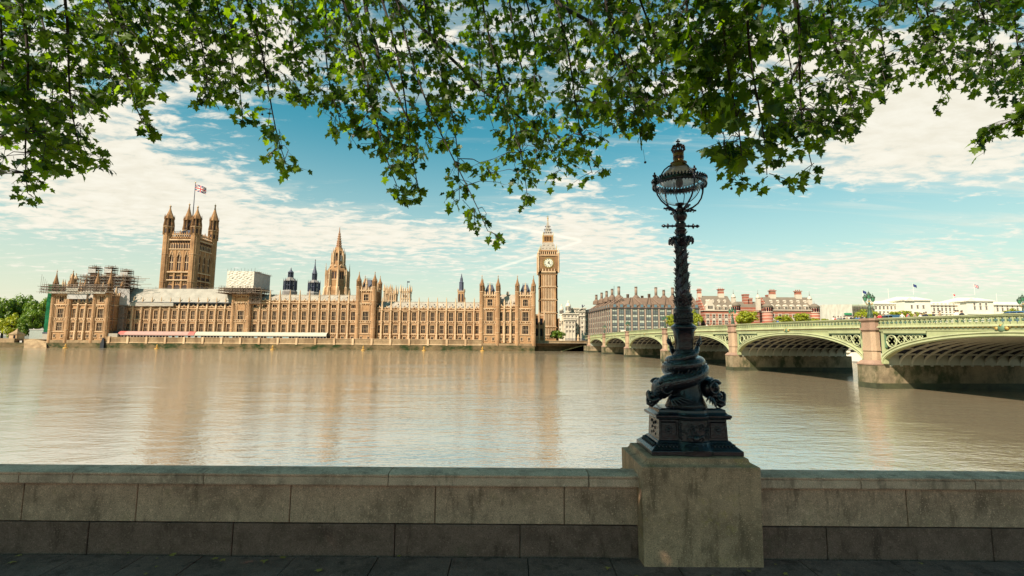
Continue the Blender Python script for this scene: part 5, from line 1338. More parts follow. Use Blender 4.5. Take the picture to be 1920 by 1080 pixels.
mb = MB(); crumple(mb, [A_(240, 574, FY - 1.4), A_(325, 574, FY - 1.4), A_(325, 567, FY - 1.2), A_(240, 567, FY - 1.2)], 50, 4, .12, 0, 6); mb.box(ax(240, FY, 567), ax(437, FY, 567), FY - 1.3, FY - .9, az(567.6, FY, 330), az(566.6, FY, 330), 1); mb.build('lower_sheet', [m_sheet, m_roof_dk], sh)
mb = MB(); crumple(mb, [A_(212.5, 571, FY - 3), A_(243, 573, FY - 1.2), A_(243, 542, FY - 1.2), A_(214.5, 540, FY - 3)], 24, 14, .10, 0, 7); mb.build('grey_sheet', [m_sheet_g], sh)
mb = MB()
for i in range(14): x = ax(250 + 14 * i, FY + 6, 541); mb.bar((x, FY + 6, az(543, FY + 6, 330)), (x, FY + 6, az(537 + (i % 3), FY + 6, 330)), .07)
mb.bar((ax(245, FY + 6, 541), FY + 6, az(540, FY + 6, 330)), (ax(437, FY + 6, 541), FY + 6, az(540, FY + 6, 440)), .06); mb.build('edge_rail', [m_tube], sh)
m_wrap = mat('crumpled white plastic', (0.56, 0.50, 0.41), 0.6, 0.25, var=0.08, vscale=0.3)
bx = tag(root('wrapped_scaffold', (ax(460, FY, 540), FY, az(545, FY, 460))), 'large box wrapped in crumpled white plastic standing on a scaffold deck', 'scaffolding')
xa_, xb_, xc_ = ax(424.5, FY - 2, 525), ax(476, FY - 2, 525), 0; Zb = lambda py: az(py, FY - 2, 455)
Ye = FY + 16
mb = MB(); crumple(mb, [(xa_, FY - 2, Zb(540.5)), (xb_, FY - 2, Zb(541)), (xb_, FY - 2, Zb(509)), (xa_ + .3, FY - 2, Zb(508))], 44, 22, .26, 0, 8)
crumple(mb, [(xa_ + .3, FY - 2, Zb(508)), (xb_, FY - 2, Zb(509)), (xb_, FY + 8, Zb(506)), (xa_ + .3, FY + 8, Zb(505))], 20, 6, .3, 0, 9, (0, 0, 1)); mb.box(xa_ + .4, xb_ - .4, FY - 1.4, Ye, Zb(541), Zb(510.5), 0); mb.build('white_wrap', [m_wrap], bx)
mb = MB(); crumple(mb, [(xb_ + .02, FY - 2, Zb(541)), (xb_ + .02, Ye, Zb(541)), (xb_ + .02, Ye, Zb(509)), (xb_ + .02, FY - 2, Zb(509))], 24, 14, .10, 0, 10, (1, 0, 0)); mb.build('shaded_wrap', [m_sheet_g], bx)  # side of the white wrap, its shade put into a grey colour
mb = MB(); 
for i in range(9): x = xa_ + (xb_ - xa_) * i / 8; mb.bar((x, FY - 1.5, Zb(510)), (x, FY - 1.5, Zb(504 - (i % 3))), .08)
for i in range(9): y = FY - 2 + (Ye - FY + 2) * i / 8; mb.bar((xb_ + .3, y, Zb(512)), (xb_ + .3, y, Zb(506)), .08)
mb.bar((xb_ + .3, FY - 3, Zb(509)), (xb_ + .3, Ye + 2, Zb(509)), .09); mb.build('poles', [m_tube], bx)
mb = MB(); cage(mb, ax(414, FY - 3, 545), ax(483, FY - 3, 545), FY - 5, FY + 10, [Zb(550), Zb(545), Zb(541)], 14, 3, .11, 3.0)
for k in range(18): x = ax(rs.uniform(410, 500), FY - 3, 545); z = Zb(rs.uniform(541, 552)); mb.bar((x, FY - 5.3, z), (x + rs.uniform(3, 9), FY - 5.3 + rs.uniform(0, 4), z + rs.uniform(-.8, .8)), .11, rs.choice((0, 1)))
cage(mb, ax(470, FY - 1.5, 555), ax(490, FY - 1.5, 555), FY - 2.6, FY - 1.6, [az(569, FY, 480), az(560, FY, 480), az(553, FY, 480)], 5, 1, .1, 1); mb.build('scaffold_deck', [m_tube, m_plank], bx)

# marquees on the terrace
m_pink = mat('pink marquee canvas', (0.40, 0.235, 0.20), 0.8, 0.15, var=0.06, vscale=0.4); m_white = mat('white marquee canvas', (0.44, 0.39, 0.31), 0.8, 0.15, var=0.08, vscale=0.4)
m_red = mat('red marquee canvas', (0.50, 0.12, 0.10), 0.8)
def marquee(px0, px1, main, ends, label):
    Y0, Y1 = PY_ + 2.2, PY_ + 7.5; x0, x1 = ax(px0, Y0, 630), ax(px1, Y0, 630)
    r = tag(root('marquee', ((x0 + x1) / 2, Y0, ZT)), label, 'marquee', 'long marquees on the palace terrace'); ze, zr = ZT + 2.3, ZT + 4.3
    mb = MB(); n = 7; prof = [(Y0 - .3 + (Y1 - Y0 + .6) * .5 * (1 - cos(pi * i / n)), ze + (zr - ze) * sin(pi * i / n)) for i in range(n + 1)]
    nb = int((x1 - x0) / 3.3); 
    for b in range(nb):
        a, c = x0 + (x1 - x0) * b / nb, x0 + (x1 - x0) * (b + 1) / nb; o = len(mb.v)
        for x in (a, (a + c) / 2, c): mb.v += [(x, y, z - (.12 if x == (a + c) / 2 else 0)) for y, z in prof]
        mi = 1 if (ends and b in (0, nb - 1)) else 0
        for s in range(2):
            for i in range(n): mb.f.append((o + s * (n + 1) + i, o + (s + 1) * (n + 1) + i, o + (s + 1) * (n + 1) + i + 1, o + s * (n + 1) + i + 1)); mb.mi.append(mi); mb.sm.append(True)
    mb.box(x0, x1, Y0 - .32, Y0 - .22, ze - .3, ze + .1, 0); mb.build('canvas_roof', [main, m_red], r)
    mb = MB(); 
    for b in range(nb * 2 + 1): x = x0 + (x1 - x0) * b / (nb * 2); mb.box(x - .12, x + .12, Y0 - .1, Y0 + .1, ZT - .3, ze, 0)
    mb.box(x0, x1, Y0 - .05, Y0 + .05, ZT - .3, ZT + .95, 0)
    for b in range(nb * 2):
        a, c = x0 + (x1 - x0) * b / (nb * 2), x0 + (x1 - x0) * (b + 1) / (nb * 2); mb.box(a + .12, c - .12, Y0 + .0, Y0 + .04, ZT + .95, ze - .25, 1 if rs.random() < .7 else 2)
    mb.box(x0, x1, Y0 + .3, Y1, ZT - .3, ze, 1); mb.build('glazed_front', [m_white, m_glz, mat('bluish tent window', (0.25, 0.32, 0.33), 0.3)], r)
marquee(221, 364, m_pink, True, 'long pink striped marquee on the terrace beside the south pavilion')
marquee(365, 612, m_white, False, 'long white marquee on the terrace in front of the centre range')
mb = MB(); mb.box(ax(195.5, PY_ + 1, 632), ax(220, PY_ + 1, 632), PY_ + .9, PY_ + 5, ZT - .3, az(625, PY_, 205), 0); mb.box(ax(196, PY_ + 1, 632), ax(239, PY_ + 1, 632), PY_ + 5.1, PY_ + 7, az(626, PY_, 205), az(621, PY_, 205), 1)
tag(mb.build('site_hut', [m_sheet, m_roof_dk], None, (ax(207, PY_ + 1, 632), PY_ + 1, ZT)), 'white site hut on the terrace between pavilion and pink marquee', 'hut')
mb = MB(); x = ax(193.5, SPY - 1, 640)
mb.box(x - 1.0, x + 1.0, SPY - 1.6, SPY + .2, -1, 3.0); mb.prism([(x - .8, 3.0), (x + .8, 3.0), (x + .5, 5.0), (x - .2, 5.6), (x - .6, 4.2)], SPY - 1.4, SPY)
tag(mb.build('timber_dolphin', [mat('black wet timber', (0.012, 0.012, 0.016), 0.6, var=.4, vscale=1.5)], None, (x, SPY - 1, 0)), 'black timber fender standing against the river wall by the pavilion corner', 'fender')
# river marker posts
m_post = mat('yellow ochre paint', (0.50, 0.27, 0.06), 0.7, var=0.2)
fpt = None
for i, (px, py) in enumerate(((122.5, 652), (294, 652.5), (511, 655), (681, 656), (795, 657), (904.5, 658))):
    Yp = 252.0; x = ax(px, Yp, 655)
    if fpt is None:
        fpt = root('marker_post', (x, Yp, 0)); mb = MB(); mb.lathe([(.35, -1), (.35, 1.2), (.55, 1.25), (.55, 1.5), (.3, 1.6), (.25, 2.1), (.05, 2.4)], 8, x, Yp, 0, False); mb.build('post', [m_post], fpt)
        mb = MB(); mb.lathe([(1.0, -.2), (1.1, .25), (.9, .4)], 10, x, Yp); mb.build('float', [m_post], fpt); o = fpt
    else: o = copy_tree(fpt); o.location = (x, Yp, 0)
    tag(o, 'small ochre marker post floating in the river before the palace', 'marker post', 'marker posts in the river')
# ------------------------------------------------------------------ the bridge
def bridge_paint(name, col):
    return mat(name, col, 0.55, 0.3, var=0.16, vscale=0.4, dark=tuple(c * .62 for c in col), dscale=0.25, damt=0.45, streak=0.3, fine=0.06)
m_gr = bridge_paint('pale green bridge paint', (0.38, 0.385, 0.20))
m_gr2 = bridge_paint('light green bridge paint', (0.48, 0.475, 0.275))
m_gr_dk = bridge_paint('deep green bridge paint', (0.12, 0.19, 0.11))
m_skirt = bridge_paint('grey green paint', (0.42, 0.41, 0.32))
m_rib = bridge_paint('grey rib paint', (0.52, 0.50, 0.42))
m_dark = mat('near black underside', (0.03, 0.03, 0.04), 0.9)  # near black for deck, underside, rib webs and pier cores
m_grn = stone_far('pink grey pier granite', (0.42, 0.28, 0.18), (0.29, 0.18, 0.115), 0.15)
m_grn_top = stone_far('weathered pier cap', (0.33, 0.20, 0.14), (0.2, 0.12, 0.09), 0.25)
m_pier_lo = mat('wet weedy granite', (0.26, 0.19, 0.115), 0.85, 0.3, var=0.5, vscale=0.5, dark=(0.035, 0.042, 0.014), dscale=0.34, damt=0.95, streak=0.6, fine=0.25)
m_tide = mat('tide line weed', (0.05, 0.05, 0.022), 0.7, 0.4, var=0.5, vscale=0.7, dark=(0.02, 0.022, 0.012), dscale=0.5, damt=0.8)
m_gilt2 = mat('bridge gilding', (0.42, 0.26, 0.07), 0.5, 0.4, metal=0.3)
BO = Vector((51.7, 69.0, 0)); BE = Vector((-.0617, .9981, 0)).normalized(); BN = Vector((BE.y, -BE.x, 0))
BW = 24.5
def bp(s, w, z): return BO + BE * s + BN * w + Vector((0, 0, z))
def zpar(s):                                                # top of the parapet along the gentle camber
    t = (s - 57.75) / 124.0; return 8.55 + 1.45 * (1 - min(1.2, abs(t)) ** 2)
BM = Matrix(((BE.x, BN.x, 0, BO.x), (BE.y, BN.y, 0, BO.y), (0, 0, 1, 0), (0, 0, 0, 1)))   # (s, w, z) -> place
class BB(MB):
    def build(self, *a, **k):
        # handedness flips between (s, w, z) and the place: turn faces round
        self.v = [tuple(BM @ Vector(p)) for p in self.v]; self.f = [tuple(reversed(f)) for f in self.f]
        return super().build(*a, **k)
PIERS = [-35.0, 0.0, 38.0, 77.5, 115.5, 150.5]
ABUT = (-65.5, 181.0)
bridge = tag(root('arch_bridge', bp(57, 12, 0)), 'pale green iron arch bridge on stone piers crossing to the far bank', 'bridge')
spans = list(zip([ABUT[0]] + [p + 1.6 for p in PIERS], [p - 1.6 for p in PIERS] + [ABUT[1]]))
SPR = 3.25
def arch_pts(a, b, off, n=40):
    """ellipse from springing to springing; off > 0 lies outside the soffit"""
    c, hw = (a + b) / 2, (b - a) / 2; crown = zpar(c) - 2.02 - .32
    rise = crown - SPR; out = []
    for i in range(n + 1):
        t = pi - pi * i / n
        out.append((c + (hw + off * .3) * cos(t) if False else c + hw * cos(t), SPR + (rise) * sin(t)))
    if off == 0: return out
    res = []
    for i, (x, z) in enumerate(out):
        t = pi - pi * i / n; nx, nz = cos(t) / hw, sin(t) / rise; L_ = sqrt(nx * nx + nz * nz)
        res.append((min(max(x + off * nx / L_, a - .0), b + .0) if off > 0 else x + off * nx / L_, z + off * nz / L_))
    return res
def band(mb, lo, hi, w0, w1, mi=0, sm=False):
    n = len(lo); o = len(mb.v)
    for (s, z), (s2, z2_) in zip(lo, hi): mb.v += [(s, w0, z), (s2, w0, z2_), (s2, w1, z2_), (s, w1, z)]
    for i in range(n - 1):
        a, b = o + 4 * i, o + 4 * i + 4
        for q in ((a, b, b + 1, a + 1), (a + 1, b + 1, b + 2, a + 2), (a + 2, b + 2, b + 3, a + 3), (a + 3, b + 3, b, a)): mb.f.append(q); mb.mi.append(mi); mb.sm.append(sm)
for si, (a, b) in enumerate(spans):
    if b < -40: continue                                     # the last span lands behind the frame and is built with the approach
    lo, hi = arch_pts(a, b, 0), arch_pts(a, b, .62); c = (a + b) / 2
    lo = [(s, z) for s, z in lo]
    A = BB(); band(A, lo, hi, -.28, .5, 0)
    band(A, arch_pts(a, b, .10), arch_pts(a, b, .22), -.36, -.28, 1); band(A, arch_pts(a, b, .44), arch_pts(a, b, .56), -.38, -.28, 1)
    # spandrel: frames, solid web over the crown, and open tracery of rings near the piers
    ztop = lambda s: zpar(s) - 1.72
    n = 60; S = [a + (b - a) * i / n for i in range(n + 1)]
    hz = arch_pts(a, b, .60, 200)
    def zext(s):
        best = None
        for (p, q) in zip(hz[:-1], hz[1:]):
            if p[0] <= s <= q[0]:
                z = p[1] + (q[1] - p[1]) * ((s - p[0]) / max(1e-6, q[0] - p[0])); best = z if best is None else max(best, z)
        return best if best is not None else SPR
    solid = [s for s in S if ztop(s) - zext(s) < .85]
    band(A, [(s, min(zext(s), ztop(s) - .02)) for s in solid], [(s, ztop(s)) for s in solid], -.12, .4, 0)
    for side in (0, 1):
        edge = a if side == 0 else b; sg = 1 if side == 0 else -1; lim = solid[0] if side == 0 else solid[-1]
        xs_ = sorted((edge, lim)); nn = 14; SS = [xs_[0] + (xs_[1] - xs_[0]) * i / nn for i in range(nn + 1)]
        band(A, [(s, ztop(s) - .30) for s in SS], [(s, ztop(s)) for s in SS], -.2, .35, 0)
        A.box(edge, edge + sg * .42, -.2, .35, SPR + .2, ztop(edge), 0)
        band(A, [(s, ztop(s) - .46) for s in SS], [(s, ztop(s) - .32) for s in SS], -.1, .2, 2)
        A.box(edge + sg * .44, edge + sg * .62, -.1, .2, zext(edge + sg * .8) + .5, ztop(edge) - .3, 2)
        s = edge + sg * .62; k = 0
        while k < 7:
            # largest ring that fits between frame and arch
            r = None
            for rr_ in [x * .04 for x in range(40, 4, -1)]:
                cc = s + sg * rr_; zc2 = ztop(cc) - .5 - rr_
                ok = all(sqrt((cc - q[0]) ** 2 + (zc2 - q[1]) ** 2) > rr_ + .02 for q in hz)
                if ok and zc2 > zext(cc): r = rr_; break
            if r is None or r < .2: break
            cc = s + sg * r; zc2 = ztop(cc) - .5 - r
            A.tube([(cc + r * .93 * cos(t), .02, zc2 + r * .93 * sin(t)) for t in [2 * pi * i / 18 for i in range(19)]], max(.05, r * .10), 5, 1)
            for q in range(4):
                t = pi / 4 + pi / 2 * q; A.tube([(cc + r * .42 * cos(t) + r * .36 * cos(u), .02, zc2 + r * .42 * sin(t) + r * .36 * sin(u)) for u in [t - 2.2 + 4.4 * i / 8 for i in range(9)]], max(.035, r * .07), 4, 0)
            # small filler foil below
            s += sg * 2 * r * 1.03; k += 1
        zz = zext(edge + sg * 1.0) + .5
    A.build('arch_face', [m_gr, m_gr2, m_gr_dk], bridge)
    # six inner ribs with cross members, and the far face
    R = BB()
    for j in range(1, 14):
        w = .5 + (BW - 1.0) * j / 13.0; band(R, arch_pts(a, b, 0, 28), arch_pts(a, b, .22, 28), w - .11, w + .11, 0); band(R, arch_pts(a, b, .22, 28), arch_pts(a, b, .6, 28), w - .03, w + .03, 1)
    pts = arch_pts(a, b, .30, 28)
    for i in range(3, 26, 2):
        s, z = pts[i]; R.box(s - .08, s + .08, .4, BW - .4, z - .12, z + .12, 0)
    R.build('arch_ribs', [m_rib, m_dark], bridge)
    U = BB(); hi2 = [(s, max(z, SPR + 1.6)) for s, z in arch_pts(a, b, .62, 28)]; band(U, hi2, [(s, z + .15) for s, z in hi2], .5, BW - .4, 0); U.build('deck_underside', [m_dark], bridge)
for s in PIERS + [ABUT[1]]:
    hw = 1.6; end = s == ABUT[1]; L2 = 9 if end else hw
    P = BB(); P.slab([(s - hw, -1.35), (s + L2, -1.35), (s + L2, BW + 1.2), (s - hw, BW + 1.2)][::-1], .75, SPR - .02, 0); P.slab([(s - hw - .03, -1.38), (s + L2 + .03, -1.38), (s + L2 + .03, BW + 1.23), (s - hw - .03, BW + 1.23)][::-1], -2, .75, 1); P.build('pier_base', [m_pier_lo, m_tide], bridge)
    P = BB(); o = len(P.v); q = [(-hw - .04, -1.42), (hw + .04, -1.42), (hw + .04, -.1), (-hw - .04, -.1)]; q2 = [(-1.2, -1.0), (1.2, -1.0), (1.2, -.1), (-1.2, -.1)]
    P.add([(s + x, y, SPR - .02) for x, y in q] + [(s + x, y, SPR + .14) for x, y in q] + [(s + x, y, SPR + .62) for x, y in q2], [(0, 1, 5, 4), (1, 2, 6, 5), (3, 0, 4, 7), (4, 5, 9, 8), (5, 6, 10, 9), (7, 4, 8, 11), (8, 9, 10, 11)], 1)
    P.f[-7:] = [tuple(f) for f in P.f[-7:]]
    zt = zpar(s)
    pr = lambda k: [(s - 1.2 * k, -.02), (s - 1.2 * k, -.62 * k), (s - .75 * k, -1.0 * k), (s + .75 * k, -1.0 * k), (s + 1.2 * k, -.62 * k), (s + 1.2 * k, -.02)]
    P.slab(pr(1), SPR + .55, zt - 1.75, 0); P.slab(pr(1.1), SPR + 1.95, SPR + 2.12, 0); P.slab(pr(1.05), SPR + 2.12, SPR + 2.5, 0)
    for k, z0_, z1_ in ((1.08, zt - 1.75, zt - 1.55), (1.2, zt - 1.55, zt - 1.25), (1.02, zt - 1.25, zt - .35), (1.12, zt - .35, zt - .2), (1.22, zt - .2, zt + .1)): P.slab(pr(k), z0_, z1_, 1)
    P.slab([(s - 1.3, -.0), (s + 1.3, -.0), (s + 1.3, .5), (s - 1.3, .5)], zt - 1.3, zt + .1, 1)
    P.build('pier_shaft', [m_grn, m_grn_top], bridge)
    K = BB(); K.box(s - hw - .02, s + hw + .02, -.05, BW, SPR, SPR + 1.62, 0)
    for i in range(16): w = .8 + i * 1.5; K.box(s - hw - .1, s + hw + .1, w, w + .35, SPR - .16, SPR + .03, 0)
    K.build('springing_skirt', [m_skirt], bridge)
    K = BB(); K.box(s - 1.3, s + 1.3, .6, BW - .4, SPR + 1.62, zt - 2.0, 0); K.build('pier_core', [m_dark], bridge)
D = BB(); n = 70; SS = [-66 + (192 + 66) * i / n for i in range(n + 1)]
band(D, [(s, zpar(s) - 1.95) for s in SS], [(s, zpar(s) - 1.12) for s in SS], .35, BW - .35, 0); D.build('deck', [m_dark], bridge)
D = BB(); band(D, [(s, zpar(s) - 1.1) for s in SS], [(s, zpar(s) - 1.02) for s in SS], .4, 4.2, 0); band(D, [(s, zpar(s) - 1.1) for s in SS], [(s, zpar(s) - 1.02) for s in SS], BW - 4.2, BW - .4, 0); band(D, [(s, zpar(s) - 1.115) for s in SS], [(s, zpar(s) - 1.10) for s in SS], 4.2, BW - 4.2, 1); D.build('roadway', [m_grn, mat('asphalt', (.05, .05, .05), .9)], bridge)
C = BB(); SC_ = [s for s in SS]
for w0, w1, z0_, z1_, mi in ((-.18, .35, -1.74, -1.24, 0), (-.42, .3, -1.24, -1.14, 1), (-.30, .3, -1.14, -1.00, 1), (-.26, .3, -.12, .02, 1), (-.34, .34, .02, .10, 1), (-.22, -.14, -1.58, -1.5, 1)):
    band(C, [(s, zpar(s) + z0_) for s in SC_], [(s, zpar(s) + z1_) for s in SC_], w0, w1, mi)
C.build('cornice', [m_gr, m_gr2], bridge)
C = BB(); s = -64.0
while s < 180: C.box(s - .09, s + .09, -.36, -.2, zpar(s) - 1.36, zpar(s) - 1.25, 0); s += .55
tag(C.build('gilt_brackets', [m_gilt2], bridge), kind='stuff')
T = BB(); s = -64.0; k = 0
while s < 180:
    z = zpar(s); T.box(s - .06, s + .06, -.16, .1, z - 1.0, z - .12, 0)
    s2 = s + .35; zz = zpar(s2)
    for t in (0, 1): T.box(s2 - .26, s2 - .10, -.12, .06, zz - 1.0 + .56 * t, zz - .70 + .5 * t, 0); T.box(s2 + .10, s2 + .26, -.12, .06, zz - 1.0 + .56 * t, zz - .70 + .5 * t, 0)
    T.prism([(s2 - .3, zz - .12), (s2, zz - .3), (s2 + .3, zz - .12)][::-1], -.12, .06, 0); T.box(s2 - .3, s2 + .3, -.10, .04, zz - .62, zz - .5, 1)
    s += .7; k += 1
T.build('parapet_tracery', [m_gr, m_gr_dk], bridge)
T = BB(); band(T, [(s, zpar(s) - 1.0) for s in SS], [(s, zpar(s) + .05) for s in SS], BW - .3, BW, 0); T.build('far_parapet', [m_gr_dk], bridge)
for (a, b) in spans[1:]:
    S_ = BB(); c = (a + b) / 2; z = zpar(c) - 1.45
    n0 = len(S_.v); S_.lathe([(.1, 0), (.42, .06), (.45, .16), (.3, .3)], 10, 0, 0, 0); S_.xf(Matrix.Translation((c, -.18, z)) @ Matrix.Rotation(pi / 2, 4, 'X') @ Matrix.Scale(1, 4), n0)
    for q in (-.5, .5): S_.ball((c + q, -.3, z), .22, 8, 1); 
    S_.ball((c, -.4, z + .3), .16, 6, 1)
    S_.build('crown_shield', [m_gr_dk, m_gilt2], bridge)

# triple lanterns over the piers
m_lgl = mat('green lantern glass', (0.06, 0.20, 0.10), 0.15, 0.5); m_lir = mat('dark green lantern iron', (0.05, 0.075, 0.045), 0.5, 0.4); m_lgd = mat('lantern gilding', (0.45, 0.30, 0.10), 0.4, 0.4, metal=.4)
proto_lamp = None
def lantern(mb, x, z, k=1.0):
    mb.lathe([(.10 * k, z), (.16 * k, z + .06), (.27 * k, z + .52 * k)], 6, x, 0, 1, False); mb.lathe([(.30 * k, z + .52 * k), (.32 * k, z + .58 * k), (.2 * k, z + .74 * k), (.10 * k, z + .80 * k)], 6, x, 0, 0, False)
    mb.lathe([(.10 * k, z + .80 * k), (.13 * k, z + .88 * k), (.03, z + .98 * k), (.015, z + 1.18 * k)], 6, x, 0, 0, False); mb.lathe([(.17 * k, z - .05), (.12 * k, z + .04)], 6, x, 0, 0, False)
    for q in range(6): a = pi / 3 * q; mb.bar((x + .17 * k * cos(a), .17 * k * sin(a), z + .04), (x + .285 * k * cos(a), .285 * k * sin(a), z + .54 * k), .018, 0)
def bridge_lamp(s, w, label, k=1.0):
    global proto_lamp
    p = bp(s, w, zpar(s) + (.1 if w < 1 else .05))
    if proto_lamp is None:
        proto_lamp = root('bridge_lamp', (0, 0, 0)); o = proto_lamp
        mb = MB(); mb.lathe([(.42, 0), (.42, .15), (.30, .2), (.26, .5), (.33, .6), (.22, .7), (.17, 1.4), (.22, 1.5), (.14, 1.6), (.11, 2.1), (.17, 2.2), (.10, 2.3), (.08, 2.75)], 8, 0, 0, 0); 
        for q in range(4): a = pi / 2 * q + pi / 4; mb.tube([(.34 * cos(a), .34 * sin(a), 0), (.30 * cos(a), .30 * sin(a), .5), (.2 * cos(a), .2 * sin(a), 1.3)], [.09, .06, .03], 5)
        mb.build('post', [m_lir], o)
        mb = MB()
        for sx_ in (-1, 1): mb.tube([(0, 0, 2.0), (sx_ * .3, 0, 1.98), (sx_ * .55, 0, 2.1), (sx_ * .66, 0, 2.3), (sx_ * .68, 0, 2.42)], [.06, .055, .05, .045, .04], 6); mb.tube([(sx_ * .12, 0, 2.5), (sx_ * .36, 0, 2.42), (sx_ * .48, 0, 2.2), (sx_ * .36, 0, 2.1)], .035, 5); mb.ball((sx_ * .45, 0, 2.05), .09, 6)
        mb.ball((0, 0, 2.45), .14, 8); mb.build('scroll_arms', [m_lgd], o)
        for x, z in ((0, 2.85), (-.68, 2.47), (.68, 2.47)):
            mb = MB(); lantern(mb, x, z, 1.0); mb.build('lantern', [m_lir, m_lgl], o)
    else: o = copy_tree(proto_lamp)
    o.location = p; o.rotation_euler = (0, 0, radians(12)); o.scale = (k, k, k); WL[o.name] = p
    tag(o, label, 'street lamp', 'triple lanterns along the bridge'); return o
bridge_lamp(0, -.2, 'triple green lantern on the large bridge pier beside the open gap of bright water')
bridge_lamp(-35, -.2, 'triple green lantern at the frame edge, on the near end of the bridge')
bridge_lamp(0 + .5, BW - .3, 'smaller looking triple lantern on the far parapet among the white sheeting')
bridge_lamp(38, -.2, 'triple lantern on the bridge in front of the round tree and red brick block')
bridge_lamp(77.5, -.2, 'triple lantern on the bridge pier hidden close to the black lamp shaft')
bridge_lamp(115.5, -.2, 'small distant triple lantern before the dark columned office block')
bridge_lamp(150.5, -.2, 'most distant triple lantern at the palace end of the bridge')
# ------------------------------------------------------------------ buildings beyond the bridge
m_conc = mat('brown stone piers', (0.33, 0.23, 0.17), 0.8, 0.2, var=0.15, vscale=0.4, fine=0.08)
m_bronze = mat('bronze roof', (0.20, 0.125, 0.085), 0.55, 0.3, metal=0.2, var=0.2, vscale=0.4)
m_bronze_dk = mat('dark bronze frame', (0.05, 0.04, 0.04), 0.5, 0.4)
m_glass_b = mat('office glass', (0.10, 0.115, 0.11), 0.12, 0.6, var=0.6, vscale=0.35)
m_glass_l = mat('office glass with blinds', (0.42, 0.42, 0.33), 0.3, 0.4, var=0.3, vscale=0.3)
ro = random.Random(51)
def office():
    Y = 290.0; X0, X1 = ax(1146, Y, 600), ax(1312, Y, 600); XL, YL = ax(1099, 352, 600), 352.0
    ze, zr = az(577.5, Y, 1200), az(558.5, Y + 8, 1200)
    T = tag(root('office_block', ((X0 + X1) / 2, Y, ZT)), 'dark columned office block with bronze roof and a row of tall chimneys', 'office building')
    core = MB(); core.slab([(X0 + .8, Y + .8), (X1, Y + .8), (X1, YL), (XL + .8, YL)], ZT, ze, 0); core.build('core', [m_bronze_dk], T)
    def facade(P0, P1, n, name, floors=5):
        P0, P1 = Vector(P0), Vector(P1); e = (P1 - P0); L_ = e.length; e.normalize(); nrm = Vector((e.y, -e.x, 0)); M = Matrix(((e.x, -nrm.x, 0, P0.x), (e.y, -nrm.y, 0, P0.y), (0, 0, 1, 0), (0, 0, 0, 1)))
        mb = MB(); bw = L_ / n; fh = (ze - ZT - 1.2) / (floors + .6); w_ = MB(); g = MB()
        for i in range(n + 1):
            x = bw * i; mb.slab([(x - .34, .1), (x - .42, -.55), (x + .42, -.55), (x + .34, .1)], ZT, ze - .6, 0); mb.box(x - .5, x + .5, -.5, .15, ze - 1.4, ze - .5, 0)
        mb.box(0, L_, -.75, .4, ze - .45, ze + .1, 1)
        for k in range(floors + 1): z = ZT + 1.0 + fh * (k + .6); mb.box(0, L_, -.12, .3, z - .28, z + .05, 1)
        mb.xf(M); mb.build('stone_columns', [m_conc, m_bronze_dk], T)
        for i in range(n):
            for k in range(floors):
                z = ZT + 1.05 + fh * (k + .6); wb = MB(); bl = ro.random() < .42
                wb.box(bw * i + .5, bw * (i + 1) - .5, .02, .25, z, z + fh - .35, 0)
                if bl: wb.box(bw * i + .7, bw * (i + 1) - .7, -.03, .02, z + fh * .45, z + fh - .5, 1)
                else: wb.box(bw * i + .7, bw * (i + 1) - .7, -.03, .02, z + fh * .62, z + fh - .5, 1)
                for q in (0.5, bw / 2, bw - .5): wb.box(bw * i + q - .08, bw * i + q + .08, -.08, .2, z, z + fh - .35, 2)
                wb.xf(M); wb.build('window', [m_glass_b, m_glass_l, m_bronze_dk], T)
    facade((X0, Y, 0), (X1, Y, 0), 13, 'front'); facade((XL, YL, 0), (X0, Y, 0), 13, 'flank', 5)
    rf = MB(); i_ = 9.0
    A = [(X0 - .8, Y - .8, ze), (X1, Y - .8, ze), (X1, YL, ze), (XL - .8, YL, ze)]; B = [(X0 + i_, Y + 8, zr), (X1, Y + 8, zr), (X1, YL - 8, zr), (XL + i_, YL - 8, zr)]
    rf.add(A + B, [(0, 1, 5, 4), (1, 2, 6, 5), (2, 3, 7, 6), (3, 0, 4, 7), (4, 5, 6, 7)], 0)
    def rib(p, q, w=.35, mi=0): rf.bar(p, q, w, mi)
    n = 13
    for k in range(n):                                       # arched dormer windows along the eaves, ducts climbing to the chimneys
        x = X0 + (X1 - X0) * (k + .5) / n; rf.box(x - 1.15, x + 1.15, Y - .9, Y + 3, ze + .1, ze + 2.4, 0); rf.box(x - .8, x + .8, Y - .96, Y - .88, ze + .4, ze + 2.0, 1)
        p = Vector((XL - .8, YL, ze)).lerp(Vector((X0 - .8, Y - .8, ze)), (k + .5) / n); rf.box(p.x - .1, p.x + 2.5, p.y - 1.6, p.y + 1.6, ze + .1, ze + 2.2, 0); rf.box(p.x - .16, p.x - .08, p.y - 1.1, p.y + 1.1, ze + .4, ze + 1.9, 1)
    for k in range(5):
        x = X0 + 4 + (X1 - X0 - 4) * k / 4.5
        for dx in (-4.5, -1.6, 1.6, 4.5): rib((x + dx, Y + .3, ze + 1.6), (x + dx * .25, Y + 7.9, zr + .2), .3)
    for k in range(6):
        p = Vector((XL, YL, 0)).lerp(Vector((X0, Y, 0)), (k + .5) / 6)
        for d in (-3, 0, 3): rib((p.x + .6, p.y + d, ze + 1.6), (p.x + i_ - .3, p.y + d * .3, zr + .2), .3)
    rf.build('roof', [m_bronze, mat('blue grey dormer glass', (0.10, 0.16, 0.19), .2, .5)], T)
